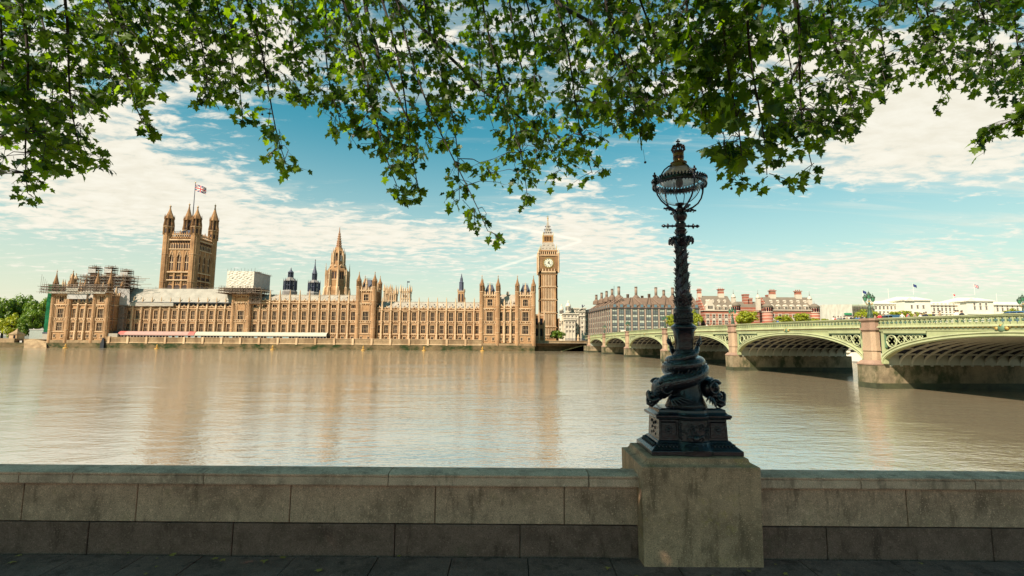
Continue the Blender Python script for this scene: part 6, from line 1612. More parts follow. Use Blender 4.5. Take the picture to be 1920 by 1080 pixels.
    for px, py, base, Yc in ((1118, 553, 565, 338), (1128, 549, 563, 330), (1137.3, 546, 560, 322), (1147.8, 542, 557, 312), (1160.3, 537.5, 557, 300), (1192.5, 538, 557.5, 300), (1229.8, 539, 558, 300), (1244.5, 544, 558, 306), (1261, 539.5, 558, 300), (1292, 540, 558, 300)):
        x = ax(px, Yc, 550); z0, z1 = az(base + 2, Yc, px), az(py, Yc, px); h = z1 - z0; c = MB()
        c.lathe([(2.5, z0 - 1.5), (2.4, z0 + .6), (1.9, z0 + 1.0), (1.0, z0 + 2.0), (.88, z0 + 2.1)], 12, x, Yc, 0, False); c.lathe([(.85, z0 + 2), (.85, z1 - .5)], 12, x, Yc, 1); c.lathe([(1.0, z1 - .7), (1.0, z1 - .4)], 12, x, Yc, 0, False); c.lathe([(.95, z1 - .1), (.95, z1 + .1)], 12, x, Yc, 0, False); c.lathe([(.6, z1 - .6), (.6, z1)], 10, x, Yc, 2, False)
        for q in range(5): z = z0 + 2.4 + (h - 3) * q / 5; c.lathe([(.9, z), (.9, z + .2)], 12, x, Yc, 0, False)
        c.build('chimney', [m_bronze, m_conc, m_bronze_dk], T)
    for px, py in ((1177, 552), (1204, 555), (1217, 551.5)): c = MB(); x = ax(px, 305, 555); c.lathe([(.9, az(560, 305, px)), (.9, az(py, 305, px)), (1.1, az(py - .3, 305, px))], 10, x, 305, 0); c.build('vent_pipe', [m_conc], T)
    c = MB(); x = ax(1151.5, 291, 545); c.bar((x, 291, ZT), (x, 291, az(536, 291, 1151)), .12); tag(c.build('flagpole', [m_bronze_dk], None, (x, 291, ZT)), 'bare thin flagpole at the corner of the columned office block', 'flagpole')
office()

def striped_brick():
    m = mat('banded red brick', (0.32, 0.11, 0.07), 0.85, 0.15, var=0.22, vscale=0.6, fine=0.1)
    nt = m.node_tree; L = nt.links.new; b = nt.nodes['Principled BSDF']; old = b.inputs['Base Color'].links[0].from_socket
    geo = _n(nt, 'ShaderNodeNewGeometry'); sp = _n(nt, 'ShaderNodeSeparateXYZ'); L(geo.outputs['Position'], sp.inputs[0])
    md = _n(nt, 'ShaderNodeMath', operation='MODULO'); L(sp.outputs[2], md.inputs[0]); md.inputs[1].default_value = 1.9
    gt = _n(nt, 'ShaderNodeMath', operation='LESS_THAN'); L(md.outputs[0], gt.inputs[0]); gt.inputs[1].default_value = .42
    mx = _n(nt, 'ShaderNodeMix', data_type='RGBA'); L(gt.outputs[0], mx.inputs[0]); L(old, mx.inputs[6]); mx.inputs[7].default_value = (.45, .33, .25, 1); L(mx.outputs[2], b.inputs['Base Color']); return m
m_brick = striped_brick(); m_trim = mat('pale stone trim', (.55, .45, .35), .85, .2, var=.12); m_tile = mat('grey brown slate', (.185, .14, .10), .8, .2, var=.25, vscale=.4, dark=(.11, .085, .07), dscale=.2, damt=.5, fine=.12)
m_plinth = mat('granite plinth', (.38, .33, .28), .85)
def red_block(label, px0, px1, yr, ye, Y, dep, turrets, chims, finials, gables, cols, group):
    X0, X1 = ax(px0, Y, 595), ax(px1, Y, 595); pc = (px0 + px1) / 2; ze, zr = az(ye, Y, pc), az(yr, Y + dep / 2, pc)
    T = tag(root('brick_building', ((X0 + X1) / 2, Y, ZT)), label, 'brick building', group)
    mb = MB(); mb.box(X0, X1, Y, Y + dep, ZT, ze, 0); mb.box(X0 - .5, X1 + .5, Y - .6, Y + dep + .4, ze - .3, ze + .2, 1); mb.box(X0 - .2, X1 + .2, Y - .25, Y + .1, az(597, Y, pc) - .15, az(597, Y, pc) + .2, 1)
    mb.add([(X0, Y, ze), (X0, Y + dep, ze), (X0, Y + dep / 2, zr + (.8 if gables else -.2)), (X0 + .7, Y, ze), (X0 + .7, Y + dep, ze), (X0 + .7, Y + dep / 2, zr + (.8 if gables else -.2))], [(0, 2, 1), (3, 4, 5), (0, 3, 5, 2), (1, 2, 5, 4)], 0)
    mb.build('wall', [m_brick, m_trim], T)
    rf = MB(); rf.add([(X0 + .7, Y - .4, ze), (X1, Y - .4, ze), (X1, Y + dep / 2, zr), (X0 + .7, Y + dep / 2, zr), (X0 + .7, Y + dep + .4, ze), (X1, Y + dep + .4, ze)], [(0, 1, 2, 3), (3, 2, 5, 4), (1, 5, 2)])
    rf.build('roof', [m_tile], T)
    wf, wo = None, None
    zrow = [az(y, Y, pc) for y in (605, 593.5)]
    for k in range(cols):
        x = X0 + (X1 - X0) * (k + .5) / cols
        for r, z in enumerate(zrow):
            w = MB(); w.box(x - .8, x + .8, Y - .08, Y + .1, z - 1.2, z + 1.3, 1); w.box(x - 1.1, x - .8, Y - .2, Y + .1, z - 1.4, z + 1.5, 0); w.box(x + .8, x + 1.1, Y - .2, Y + .1, z - 1.4, z + 1.5, 0); w.box(x - 1.2, x + 1.2, Y - .25, Y + .1, z + 1.3, z + 1.7, 0); w.box(x - .08, x + .08, Y - .15, Y, z - 1.2, z + 1.3, 0); w.box(x - .8, x + .8, Y - .14, Y, z - .05, z + .1, 0)
            if r == 0: w.prism([(x - 1.2, z + 1.7), (x + 1.2, z + 1.7), (x + .7, z + 2.3), (x, z + 2.6), (x - .7, z + 2.3)], Y - .25, Y + .1, 0)
            w.build('window', [m_trim, m_glz], T)
        d = MB(); t = .16; z = ze + (zr - ze) * t * 2; y = Y + dep / 2 * t * 2 - 2.2                 # stone dormers at the eaves
        d.box(x - .95, x + .95, Y + .2, Y + 5, ze + .1, ze + 2.5, 0); d.box(x - .6, x + .6, Y + .1, Y + .25, ze + .5, ze + 2.1, 1); d.box(x - .06, x + .06, Y + .02, Y + .2, ze + .5, ze + 2.1, 0); d.prism([(x - 1.2, ze + 2.5), (x + 1.2, ze + 2.5), (x, ze + 3.6)], Y + .1, Y + 5.5, 0); d.build('dormer', [m_trim, m_glz], T)
        if k < cols - 1:
            x += (X1 - X0) / cols * .5; zz = ze + (zr - ze) * .55; yy = Y + dep / 2 * .55; d = MB(); d.box(x - .5, x + .5, yy - .9, yy + 1.5, zz - .3, zz + 1.0, 0); d.prism([(x - .7, zz + 1), (x + .7, zz + 1), (x, zz + 1.8)], yy - 1, yy + 2, 0); d.build('dormer', [m_trim], T)
    for px, yt in gables:
        x = ax(px, Y, 570); g = MB(); zt = az(yt, Y, px); g.prism([(x - 2.8, ze), (x + 2.8, ze), (x + 2.6, ze + 3), (x + 1.6, ze + 4.2), (x + 1.2, zt - 1), (x, zt), (x - 1.2, zt - 1), (x - 1.6, ze + 4.2), (x - 2.6, ze + 3)], Y - .4, Y + 3, 0); g.box(x - 1.4, x + 1.4, Y - .5, Y - .38, ze + 1, ze + 2.8, 1)
        for q in (-.7, 0, .7): g.box(x + q - .1, x + q + .1, Y - .55, Y - .38, ze + 1, ze + 2.8, 0)
        g.build('gable', [m_trim, m_glz], T)
    for px, ycap, ytip, r in turrets:
        x = ax(px, Y, 580); zc, zt = az(ycap, Y, px), az(ytip, Y, px); t = MB(); t.lathe([(r, ZT), (r, zc)], 14, x, Y + 1.0, 0); t.lathe([(r + .25, zc - 3.6), (r + .25, zc - 3.2)], 14, x, Y + 1, 1); t.lathe([(r + .3, zc - .3), (r + .4, zc)], 14, x, Y + 1, 1)
        for q in range(7):
            a = -pi + pi * (q + .5) / 7; n0 = len(t.v); t.box(-.45, .45, -r - .06, -r + .2, zc - 2.9, zc - .7, 2); t.xf(Matrix.Translation((x, Y + 1, 0)) @ Matrix.Rotation(a + pi / 2, 4, 'Z'), n0)
        t.build('corner_turret', [m_brick, m_trim, m_glz], T)
        c = MB(); c.lathe([(r + .5, zc), (r * .9, zc + (zt - zc) * .35), (r * .45, zc + (zt - zc) * .75), (.15, zt - .3), (.05, zt + 1.2)], 14, x, Y + 1, 0); c.build('turret_roof', [m_tile], T)
    for px, yt, w in chims:
        x = ax(px, Y + dep / 2, 555); zt = az(yt, Y + dep / 2, px); c = MB(); c.box(x - w, x + w, Y + dep / 2 - 1.2, Y + dep / 2 + 1.2, zr - 3.0, zr + 1.5, 1); c.box(x - w * .9, x + w * .9, Y + dep / 2 - 1.1, Y + dep / 2 + 1.1, zr + 1.5, zt - .6, 0); c.box(x - w * 1.15, x + w * 1.15, Y + dep / 2 - 1.4, Y + dep / 2 + 1.4, zt - .9, zt - .4, 0)
        for q in (-.5, 0, .5): c.lathe([(.28, zt - .4), (.25, zt + .5)], 6, x + q * w * 1.3, Y + dep / 2, 0)
        c.build('chimney', [m_brick, m_trim], T)
    for px, yt in finials:
        x = ax(px, Y + 5, 555); zt = az(yt, Y + 5, px); zz = az(yt + 18, Y + 5, px); f = MB(); f.box(x - 1.1, x + 1.1, Y + 4, Y + 6.2, ze, zz + .5, 0); f.lathe([(1.3, zz + .5), (1.5, zz + .9), (1.1, zz + 1.6), (.6, zz + 2.6), (.4, zz + 3)], 10, x, Y + 5, 0); f.lathe([(.35, zz + 3), (.12, zz + 4), (.05, zt)], 6, x, Y + 5, 1); f.build('finial', [m_trim, m_tile], T)
    return T
red_block('red brick block with white bands and a stepped gable, seen just beyond the lamp shaft', 1321, 1379, 555, 582, 300, 20, [(1381, 573, 565, 2.6)], [(1311, 542, 1.2), (1351.5, 541, 1.8)], [(1375, 542)], [(1331, 561)], 5, 'banded red brick blocks beyond the bridge')
red_block('larger red brick block with white bands, two round corner turrets and a long slate roof', 1443, 1534, 557.5, 581.5, 300, 20, [(1440, 575, 567, 3.0), (1529, 576, 568, 2.8)], [(1448, 543.5, 1.9), (1496, 544.5, 1.9)], [(1421, 543), (1517.5, 545.5)], [], 7, 'banded red brick blocks beyond the bridge')
mb = MB(); Yk = 318; X0, X1 = ax(1372, Yk, 580), ax(1440, Yk, 580); mb.box(X0, X1, Yk, Yk + 12, ZT, az(576, Yk, 1400), 0); mb.add([(X0, Yk, az(576, Yk, 1400)), (X1, Yk, az(576, Yk, 1400)), (X1, Yk + 7, az(564, Yk, 1400)), (X0, Yk + 7, az(564, Yk, 1400))], [(0, 1, 2, 3)], 1)
lk = root('brick_building', ((X0 + X1) / 2, Yk, ZT)); tag(lk, 'low red brick range linking the two banded brick blocks', 'brick building', 'banded red brick blocks beyond the bridge'); mb.build('wall', [m_brick, m_tile], lk)
for px, yt, w in ((1397, 552, 1.7), (1404, 559, 1.4), (1440, 553, 1.2)):
    x = ax(px, Yk + 6, 560); zt = az(yt, Yk + 6, px); c = MB(); c.box(x - w, x + w, Yk + 4, Yk + 7, 22, zt - .5, 0); c.box(x - w * 1.15, x + w * 1.15, Yk + 3.8, Yk + 7.2, zt - .9, zt, 0); c.build('chimney', [m_brick], lk)

# white government offices and a sheeted block
m_white_st = mat('white stone', (0.70, 0.62, 0.50), 0.85, 0.2, var=0.10, vscale=0.15, fine=0.05); m_wh_roof = mat('pale green copper roof', (0.60, 0.60, 0.48), .7, .2, var=.12, vscale=.2); m_wh_dk = mat('dark brown window pane', (0.16, 0.13, 0.11), .4, .4)  # panes get one dark brown
YW = 360.0
wb = tag(root('government_building', (ax(1780, YW, 590), YW, ZT)), 'very long white stone office building with pavilions behind the bridge', 'office building')
def wblock(px0, px1, ytop, ybot, Y, rows, cols, pav):
    X0, X1 = ax(px0, Y, 585), ax(px1, Y, 585); zt = az(ytop, Y, (px0 + px1) / 2); mb = MB(); mb.box(X0, X1, Y, Y + 25, ZT, zt, 0); mb.box(X0 - .8, X1 + .8, Y - .9, Y + 25, zt - .7, zt, 0); mb.box(X0 - .3, X1 + .3, Y - .35, Y, az(588, Y, px0) - .4, az(588, Y, px0) + .4, 0)
    if pav: mb.add([(X0 - .9, Y - .9, zt), (X1 + .9, Y - .9, zt), (X1 - 3, Y + 10, zt + 3), (X0 + 3, Y + 10, zt + 3), (X0 - .9, Y + 25, zt), (X1 + .9, Y + 25, zt)], [(0, 1, 2, 3), (3, 2, 5, 4), (0, 3, 4), (1, 5, 2)], 1)
    else: mb.add([(X0, Y - .5, zt), (X1, Y - .5, zt), (X1, Y + 8, zt + 2.5), (X0, Y + 8, zt + 2.5)], [(0, 1, 2, 3)], 1)
    mb.build('pavilion' if pav else 'range', [m_white_st, m_wh_roof], wb)
    for r in rows:
        for k in range(cols):
            x = X0 + (X1 - X0) * (k + .5 + (.0 if not pav else 0)) / cols if not pav else X0 + (X1 - X0) * (.28 + .22 * k); z = az(r, Y, (px0 + px1) / 2); w = MB(); w.box(x - .75, x + .75, Y - .06, Y + .1, z - 1.3, z + 1.3, 1); w.box(x - 1.1, x + 1.1, Y - .3, Y - .04, z + 1.3, z + 1.7, 0); w.box(x - 1.1, x - .75, Y - .2, Y - .04, z - 1.4, z + 1.3, 0); w.box(x + .75, x + 1.1, Y - .2, Y - .04, z - 1.4, z + 1.3, 0); w.build('window', [m_white_st, m_wh_dk], wb)
wblock(1632, 1697, 569, 600, YW + 4, (577, 587), 9, False); wblock(1696, 1746, 562, 600, YW - 4, (575.5,), 3, True); wblock(1748, 1815, 571, 600, YW + 4, (572.8, 580.5, 588), 9, False); wblock(1814, 1864, 563.5, 600, YW - 4, (571, 577.5,), 3, True); wblock(1866, 1960, 571, 600, YW + 4, (574, 581), 10, False)
for px0, px1 in ((1694, 1712), (1808, 1828)):
    X0, X1 = ax(px0, YW - 4, 562), ax(px1, YW - 4, 562); z = az(564 if px0 < 1750 else 565, YW - 4, px0); mb = MB(); mb.prism([(X0, z), (X1, z), ((X0 + X1) / 2, z + 2.6)], YW - 5.2, YW, 0); mb.build('pediment', [m_white_st], wb)
Ys = 330.0; X0, X1 = ax(1541, Ys, 580), ax(1598, Ys, 580); shb = tag(root('sheeted_building', ((X0 + X1) / 2, Ys, ZT)), 'building wholly wrapped in white sheeting beside the larger brick block', 'building')
mb = MB(); mb.box(X0 + .3, X1 - .3, Ys + .6, Ys + 30, ZT, az(572, Ys, 1570), 0); crumple(mb, [(X0, Ys, ZT), (X1, Ys, ZT), (X1, Ys, az(570.5, Ys, 1570)), (X0, Ys, az(571.5, Ys, 1570))], 40, 18, .15, 0, 33); mb.build('white_wrap', [m_wrap], shb)
mb = MB(); mb.box(X1 - .2, ax(1640, Ys + 6, 580), Ys + 6, Ys + 26, ZT, az(571, Ys + 6, 1620), 0); mb.build('green_netted_side', [mat('pale green netting', (.42, .48, .33), .8, .2, var=.15, vscale=.4)], shb)
mb = MB(); cage(mb, X1, ax(1636, Ys + 6, 580), Ys + 4, Ys + 5.6, [az(y, Ys + 5, 1615) for y in (592, 586, 580, 575)], 10, 1, .08, .6); mb.build('scaffold_front', [m_tube, m_sheet], shb)
mb = MB(); mb.box(ax(1583, Ys - .8, 588), ax(1597, Ys - .8, 588), Ys - 1.0, Ys - .7, az(590.3, Ys, 1590), az(587, Ys, 1590)); mb.build('green_board', [m_net], shb)
# flags on the white building
def plain_flag(px, pyt, pyb, Y, fm, label, w=3.2, h=2.0):
    x = ax(px, Y, pyt); z0, z1 = az(pyb, Y, px), az(pyt, Y, px); r = tag(root('flag', (x, Y, z0)), label, 'flag', 'small flags on the white building')
    mb = MB(); mb.bar((x, Y, z0), (x, Y, z1), .12); mb.build('flagpole', [m_white_st], r)
    if fm is None: return
    mb = MB(); vs = []; n = 8
    for j in range(4):
        for i in range(n + 1): u = i / n; vs.append((x + w * u * .85, Y + .3 * sin(u * 6), z1 - .2 - h * j / 3 - h * .8 * u))
    mb.add(vs, [(j * (n + 1) + i, j * (n + 1) + i + 1, (j + 1) * (n + 1) + i + 1, (j + 1) * (n + 1) + i) for j in range(3) for i in range(n)], 0, True); mb.build('cloth', [fm], r)
plain_flag(1711.5, 531, 552, YW, m_fl_blue, 'dark blue flag on the pavilion roof of the white building'); plain_flag(1617, 543, 570, YW - 10, m_fl_blue, 'limp dark flag near the triple lantern over the pier')
xr, zr_ = ax(1826, YW, 532), az(532, YW, 1826); mb = MB(); mb.bar((xr, YW, az(553, YW, 1826)), (xr, YW, zr_), .12); fp_ = root('flag', (xr, YW, az(553, YW, 1826))); tag(fp_, 'small union flag on the second pavilion of the white building', 'flag', 'small flags on the white building'); mb.build('flagpole', [m_white_st], fp_)
uf = union_flag((xr, YW, zr_ - .2), 4.0, 2.4, .7, None); uf.parent = fp_; uf.location = Vector((xr, YW, zr_ - .2)) - WL[fp_.name]; uf.name = 'cloth'
for k in ('label', 'category', 'group'):
    if k in uf: del uf[k]
plain_flag(1665, 541, 560, YW, None, 'bare pole on the long white range'); plain_flag(1787, 550, 566, YW, m_fl_red, 'small red flag between the two white pavilions', 1.6, 1.2); plain_flag(1868, 550, 566, YW, None, 'bare pole to one side of the second white pavilion')

# pale baroque government offices behind the clock tower
YT = 380.0; gb = tag(root('treasury_building', (ax(1075, YT, 600), YT, ZT)), 'cream stone office building with two domed turrets beside the clock tower', 'office building')
Zt = lambda py: az(py, YT, 1075); mb = MB()
for px0, px1, yt, dy in ((1040, 1060, 596, 0), (1056, 1084, 588, -6), (1071, 1085, 577, 2), (1082, 1102, 583, -2), (1060, 1078, 600, -12), (1088, 1102, 592, -8), (1093, 1098, 577, 0)):
    X0, X1 = ax(px0, YT + dy, 600), ax(px1, YT + dy, 600); mb.box(X0, X1, YT + dy, YT + 20, ZT, Zt(yt), 0); mb.box(X0 - .7, X1 + .7, YT + dy - .8, YT + 20, Zt(yt) - .7, Zt(yt), 0); mb.box(X0 - .3, X1 + .3, YT + dy - .4, YT + dy, Zt(yt + 9) - .3, Zt(yt + 9) + .3, 0)
    n = max(2, int((X1 - X0) / 2.4)); y_ = yt + 4
    while y_ < 628:
        for k in range(n): x = X0 + (X1 - X0) * (k + .5) / n; mb.box(x - .55, x + .55, YT + dy - .06, YT + dy + .1, Zt(y_ + 3.6), Zt(y_), 1); mb.box(x - .8, x + .8, YT + dy - .3, YT + dy - .05, Zt(y_), Zt(y_ - .8), 0)
        y_ += 8
    for k in range(n + 1): x = X0 + (X1 - X0) * k / n; mb.box(x - .22, x + .22, YT + dy - .3, YT + dy, ZT, Zt(yt), 0)
mb.build('stone_wall', [m_pale, m_wh_dk], gb)
for px, yt, yb, w in ((1053, 570, 596, 7), (1065.5, 563.5, 590, 10)):
    x = ax(px, YT - 3, 580); r = w / 2 / FPX * YT; t = MB(); t.lathe([(r, Zt(yb + 6)), (r, Zt(yb - 4)), (r * 1.2, Zt(yb - 4.5)), (r * 1.2, Zt(yb - 5.5)), (r * .85, Zt(yb - 6)), (r * .85, Zt(yb - 14)), (r * 1.1, Zt(yb - 14.6)), (r * 1.05, Zt(yb - 16)), (r * .8, Zt(yb - 19)), (r * .35, Zt(yb - 21.5)), (r * .3, Zt(yb - 24)), (.1, Zt(yt))], 12, x, YT - 3, 0, False)
    for q in range(8): a = pi / 4 * q; t.box(x + r * .86 * cos(a) - .4, x + r * .86 * cos(a) + .4, YT - 3 + r * .86 * sin(a) - .4, YT - 3 + r * .86 * sin(a) + .4, Zt(yb - 13), Zt(yb - 7.5), 1)
    t.build('domed_turret', [m_pale, m_wh_dk], gb)
t = MB(); x = ax(1092, YT, 575); t.lathe([(.5, Zt(580)), (.3, Zt(575)), (.7, Zt(573.5)), (.25, Zt(571))], 6, x, YT); t.bar((x, YT, Zt(576)), (x + 2, YT, Zt(572)), .25); t.build('roof_statue', [m_roof_dk], gb)

# far embankment beyond the bridge, with its wall
fx0, fx1 = ax(1101, 262, 645), 900; fe = tag(root('embankment_wall', ((fx0 + fx1) / 2, 262, 0)), 'far embankment wall of pale stone running on beyond the bridge', 'river wall', kind='thing')
mb = MB(); mb.box(fx0, fx1, 260.5, 263, -2, 2.5, 0); mb.box(fx0, fx1, 260.7, 263, 2.5, 5.6, 1); mb.build('wall_stone', [m_algae, m_wallst], fe)

# pleasure boat moored beyond the open gap
YB = 150.0; b0, b1 = ax(1570, YB, 655), ax(1650, YB, 655); boat = tag(root('river_boat', ((b0 + b1) / 2, YB, 0)), 'white two deck river boat seen through the bridge arch', 'boat')
zz = lambda py: az(py, YB, 1605); mb = MB(); mb.slab([(b0, YB), (b0 + 3, YB - 2.2), (b1 - 2, YB - 2.5), (b1, YB), (b1 - 2, YB + 2.5), (b0 + 3, YB + 2.2)], -.4, zz(661), 0); mb.slab([(b0, YB - .05), (b0 + 3, YB - 2.28), (b1 - 2, YB - 2.58), (b1, YB), (b1 - 2, YB + 2.5), (b0 + 3, YB + 2.2)], .15, .4, 1); mb.build('hull', [m_white_st, m_roof_dk], boat)
mb = MB(); mb.box(b0 + 1.5, b1 - 2, YB - 2.1, YB + 2.1, zz(661), zz(655), 0); mb.box(b0 + 1.2, b1 - 1.5, YB - 2.4, YB + 2.4, zz(655), zz(654.3), 0); mb.box(b0 + 2.5, b1 - 4, YB - 1.8, YB + 1.8, zz(654.3), zz(648.5), 0); mb.box(b0 + 2, b1 - 3.5, YB - 2.1, YB + 2.1, zz(648.5), zz(647.8), 0); mb.box(b0 + 5, b1 - 6, YB - 1.3, YB + 1.3, zz(647.8), zz(643), 0); mb.build('cabin', [m_white_st], boat)
for k in range(6): 
    for (za, zb_) in ((660, 656.5), (653.3, 650)):
        x = b0 + 2.5 + (b1 - b0 - 6) * (k + .5) / 6; mb = MB(); mb.box(x - .55, x + .55, YB - (2.16 if za > 655 else 1.86), YB - (2.05 if za > 655 else 1.75), zz(za), zz(zb_)); mb.build('window', [m_glz], boat)
# ------------------------------------------------------------------ far trees, huts, people, traffic
def foliage(name, c0, c1, trans, mixf=.38):
    m = bpy.data.materials.new(name); m.use_nodes = True; nt = m.node_tree; nt.nodes.clear(); L = nt.links.new
    o = _n(nt, 'ShaderNodeOutputMaterial'); mx = _n(nt, 'ShaderNodeMixShader'); d = _n(nt, 'ShaderNodeBsdfPrincipled'); t = _n(nt, 'ShaderNodeBsdfTranslucent')
    d.inputs['Roughness'].default_value = .42; d.inputs['Specular IOR Level'].default_value = .35
    g = _n(nt, 'ShaderNodeNewGeometry'); r = _n(nt, 'ShaderNodeValToRGB'); L(g.outputs['Random Per Island'], r.inputs[0])
    r.color_ramp.elements[0].color = (*c0, 1); r.color_ramp.elements[1].color = (*c1, 1); L(r.outputs[0], d.inputs['Base Color'])
    r2 = _n(nt, 'ShaderNodeMix', data_type='RGBA', blend_type='MULTIPLY'); r2.inputs[0].default_value = 1; L(r.outputs[0], r2.inputs[6]); r2.inputs[7].default_value = (*trans, 1); L(r2.outputs[2], t.inputs[0])
    mx.inputs[0].default_value = mixf; L(d.outputs[0], mx.inputs[1]); L(t.outputs[0], mx.inputs[2]); L(mx.outputs[0], o.inputs[0]); return m
m_leaf_far = foliage('yellow green foliage', (.17, .20, .012), (.40, .40, .03), (2.0, 1.9, .8)); m_leaf_dk = foliage('dark green foliage', (.065, .12, .014), (.21, .27, .022), (1.5, 1.8, .7)); m_bark = mat('grey bark', (.10, .08, .06), .9, var=.3, vscale=3)
def tree_mesh(seed, n, lf):
    r = random.Random(seed); mb = MB(); cl = []
    for i in range(26):
        while True:
            p = Vector((r.uniform(-1, 1), r.uniform(-1, 1), r.uniform(-1, 1)))
            if .25 < p.length < 1: break
        cl.append((p * .78, r.uniform(.22, .40)))
    for i in range(n):
        c, s = cl[r.randrange(26)]; d = Vector((r.gauss(0, 1), r.gauss(0, 1), r.gauss(0, 1))).normalized()
        p = c + d * s * r.uniform(.55, 1.0); u = d.cross(Vector((r.uniform(-1, 1), r.uniform(-1, 1), r.uniform(-1, 1)))).normalized(); v = (d * .55 + Vector((0, 0, .3))).cross(u).normalized(); a = lf * r.uniform(.6, 1.25)
        mb.add([p - u * a, p - v * a * .6, p + u * a, p + v * a * .7], [(0, 1, 2, 3)])
    t = MB(); t.tube([(0, 0, -1.7), (.02, 0, -.9), (0, .02, -.3), (0, 0, .2)], [.10, .075, .06, .02], 8)
    for i in range(7): c = cl[i][0]; t.tube([(0, 0, -.6 + .1 * i), c * .5 + Vector((0, 0, -.15)), c * .9], [.045, .028, .008], 5)
    return mb, t
TREES = {}
def tree(px, ytop, ybot, wpx, Y, kind, label, group, name='plane_tree', zg=None):
    key = kind
    zt, zb = az(ytop, Y, px), az(ybot, Y, px); x = ax(px, Y, (ytop + ybot) / 2); rx = wpx / 2 / FPX * Y; rz = (zt - zb) / 2; pos = Vector((x, Y, zb + rz))
    if key not in TREES:
        c, t = tree_mesh(hash(kind[1]) % 97 if isinstance(kind[1], str) else kind[1], kind[2], kind[3]); o = root(name, (0, 0, 0)); c.build('crown', [m_leaf_far if kind[0] == 'y' else m_leaf_dk], o); t.build('trunk', [m_bark], o); TREES[key] = o
    else: o = copy_tree(TREES[key])
    o.location = pos; o.scale = (rx, rx * .9, rz); o.rotation_euler = (0, 0, random.uniform(0, 6)); WL[o.name] = pos
    tag(o, label, 'tree', group)
ya, yb_, da, db = ('y', 3, 2600, .085), ('y', 8, 2600, .085), ('d', 5, 3600, .075), ('d', 12, 3600, .075)
G = 'trees behind the bridge'
for px, yt, yb2, w, Y, k, l in (
    (1304, 579, 612, 30, 282, ya, 'yellow green tree partly behind the black lamp shaft'), (1258, 586, 614, 22, 284, yb_, 'yellow tree in front of the columned office block'),
    (1402, 579, 609, 42, 275, yb_, 'round green tree between the two banded brick blocks'), (1388, 586, 610, 26, 278, ya, 'low tree beside the round green tree by the brick blocks'),
    (1472, 589, 609, 42, 275, ya, 'broad low tree before the long slate roofed brick block'), (1504, 584, 607, 34, 272, yb_, 'taller yellowish tree before the long slate roofed brick block'), (1526, 595, 607, 22, 274, ya, 'small bush-like tree at the end of the larger brick block'), (1546, 596, 606, 14, 276, yb_, 'very small tree before the white sheeted building'),
    (1622, 578, 604, 52, 270, ya, 'broad yellow green tree behind the triple lantern'), (1645, 588, 603, 40, 274, yb_, 'low tree next to the broad one behind the triple lantern'), (1690, 580, 602, 46, 276, yb_, 'yellow green tree before the first white pavilion'), (1724, 584, 602, 42, 272, ya, 'tree under the windows of the first white pavilion'), (1745, 590, 601, 30, 272, yb_, 'low tree at the edge of the first white pavilion'), (1772, 591, 600, 34, 275, ya, 'low hedge-like tree between the white pavilions'),
    (1876, 587, 598, 44, 262, yb_, 'low tree beyond the second white pavilion'), (1905, 577, 597, 40, 262, ya, 'green tree behind the lantern at the frame edge')):
    tree(px, yt, yb2, w, Y, k, l, G)
tree(1046, 617, 640, 33, 275, da, 'round bright green tree at the foot of the clock tower', None)
G2 = 'park trees upstream of the palace'
for px, yt, yb2, w, Y, k, l in ((8, 549, 632, 52, 300, da, 'tall dense park tree cut by the frame edge'), (40, 551, 628, 50, 310, db, 'tall dense park tree second from the frame edge'), (72, 553, 628, 48, 305, da, 'dark park tree nearest the green netting'), (20, 585, 634, 44, 285, ('y', 3, 2600, .085), 'lower lighter park tree in front of the tall ones'), (46, 596, 632, 34, 284, db, 'low leafy park tree behind the grey shed'), (-18, 556, 634, 50, 295, db, 'park tree mostly outside the frame edge'), (62, 575, 630, 40, 290, da, 'mid height park tree above the grey shed'), (88, 557, 628, 34, 318, db, 'park tree partly hidden by the pavilion scaffold')):
    tree(px, yt, yb2, w, Y, k, l, G2)
for i in range(14):
    px = -40 - i * 48; tree(px, 552 + 6 * (i % 3), 634, 70, 300 + 8 * (i % 2), (da, db)[i % 2], 'park tree upstream standing outside the frame', G2)
# far bank left of the palace: wall, hut, shed, slip
uw = tag(root('river_wall', (ax(30, 262, 645), 261, 0)), 'mossy river wall of the park upstream of the palace', 'river wall', kind='thing'); mb = MB(); x1 = ax(92, 262, 640); mb.box(-900, x1, 260.8, 263, -2, 2.6, 0); mb.box(-900, ax(30, 262, 640), 261, 263, 2.6, 4.8, 1); mb.build('wall_stone', [m_algae, m_wallst], uw)
mb = MB(); sx0, sx1 = ax(30, 258, 640), ax(80, 258, 650); mb.add([(sx0, 262, 4.6), (sx0 + 6, 262, 4.6), (sx1 + 1, 256, -.3), (sx1 - 8, 256, -.3), (sx0, 268, 4.6), (ax(92, 266, 640), 268, 4.6), (ax(92, 262, 640), 260.4, 3.0), (ax(92, 258, 640), 257, -.3)], [(0, 3, 2, 1), (1, 2, 7, 6), (0, 1, 6, 5, 4)]); tag(mb.build('slipway', [m_wallst]), 'sloping stone slipway running down to the water near the stone hut', 'slipway', kind='thing')
hx, hy = ax(24.5, 262, 630), 264; hz0, hz1, hz2 = az(640, 262, 24), az(627, 262, 24), az(617, 262, 24); hut = tag(root('stone_hut', (hx, hy, hz0)), 'small stone hut with a pyramid roof on the upstream river wall', 'hut')
mb = MB(); mb.box(hx - 2.1, hx + 2.1, hy - 2.1, hy + 2.1, 3.6, hz1, 0); mb.box(hx - 2.3, hx + 2.3, hy - 2.3, hy + 2.3, hz1 - .3, hz1, 0); mb.prism([(hx + .3, 4), (hx + 1.4, 4), (hx + 1.4, 6.2), (hx + .85, 6.9), (hx + .3, 6.2)], hy - 2.16, hy - 2, 1); mb.build('wall', [m_st2, m_glz], hut)
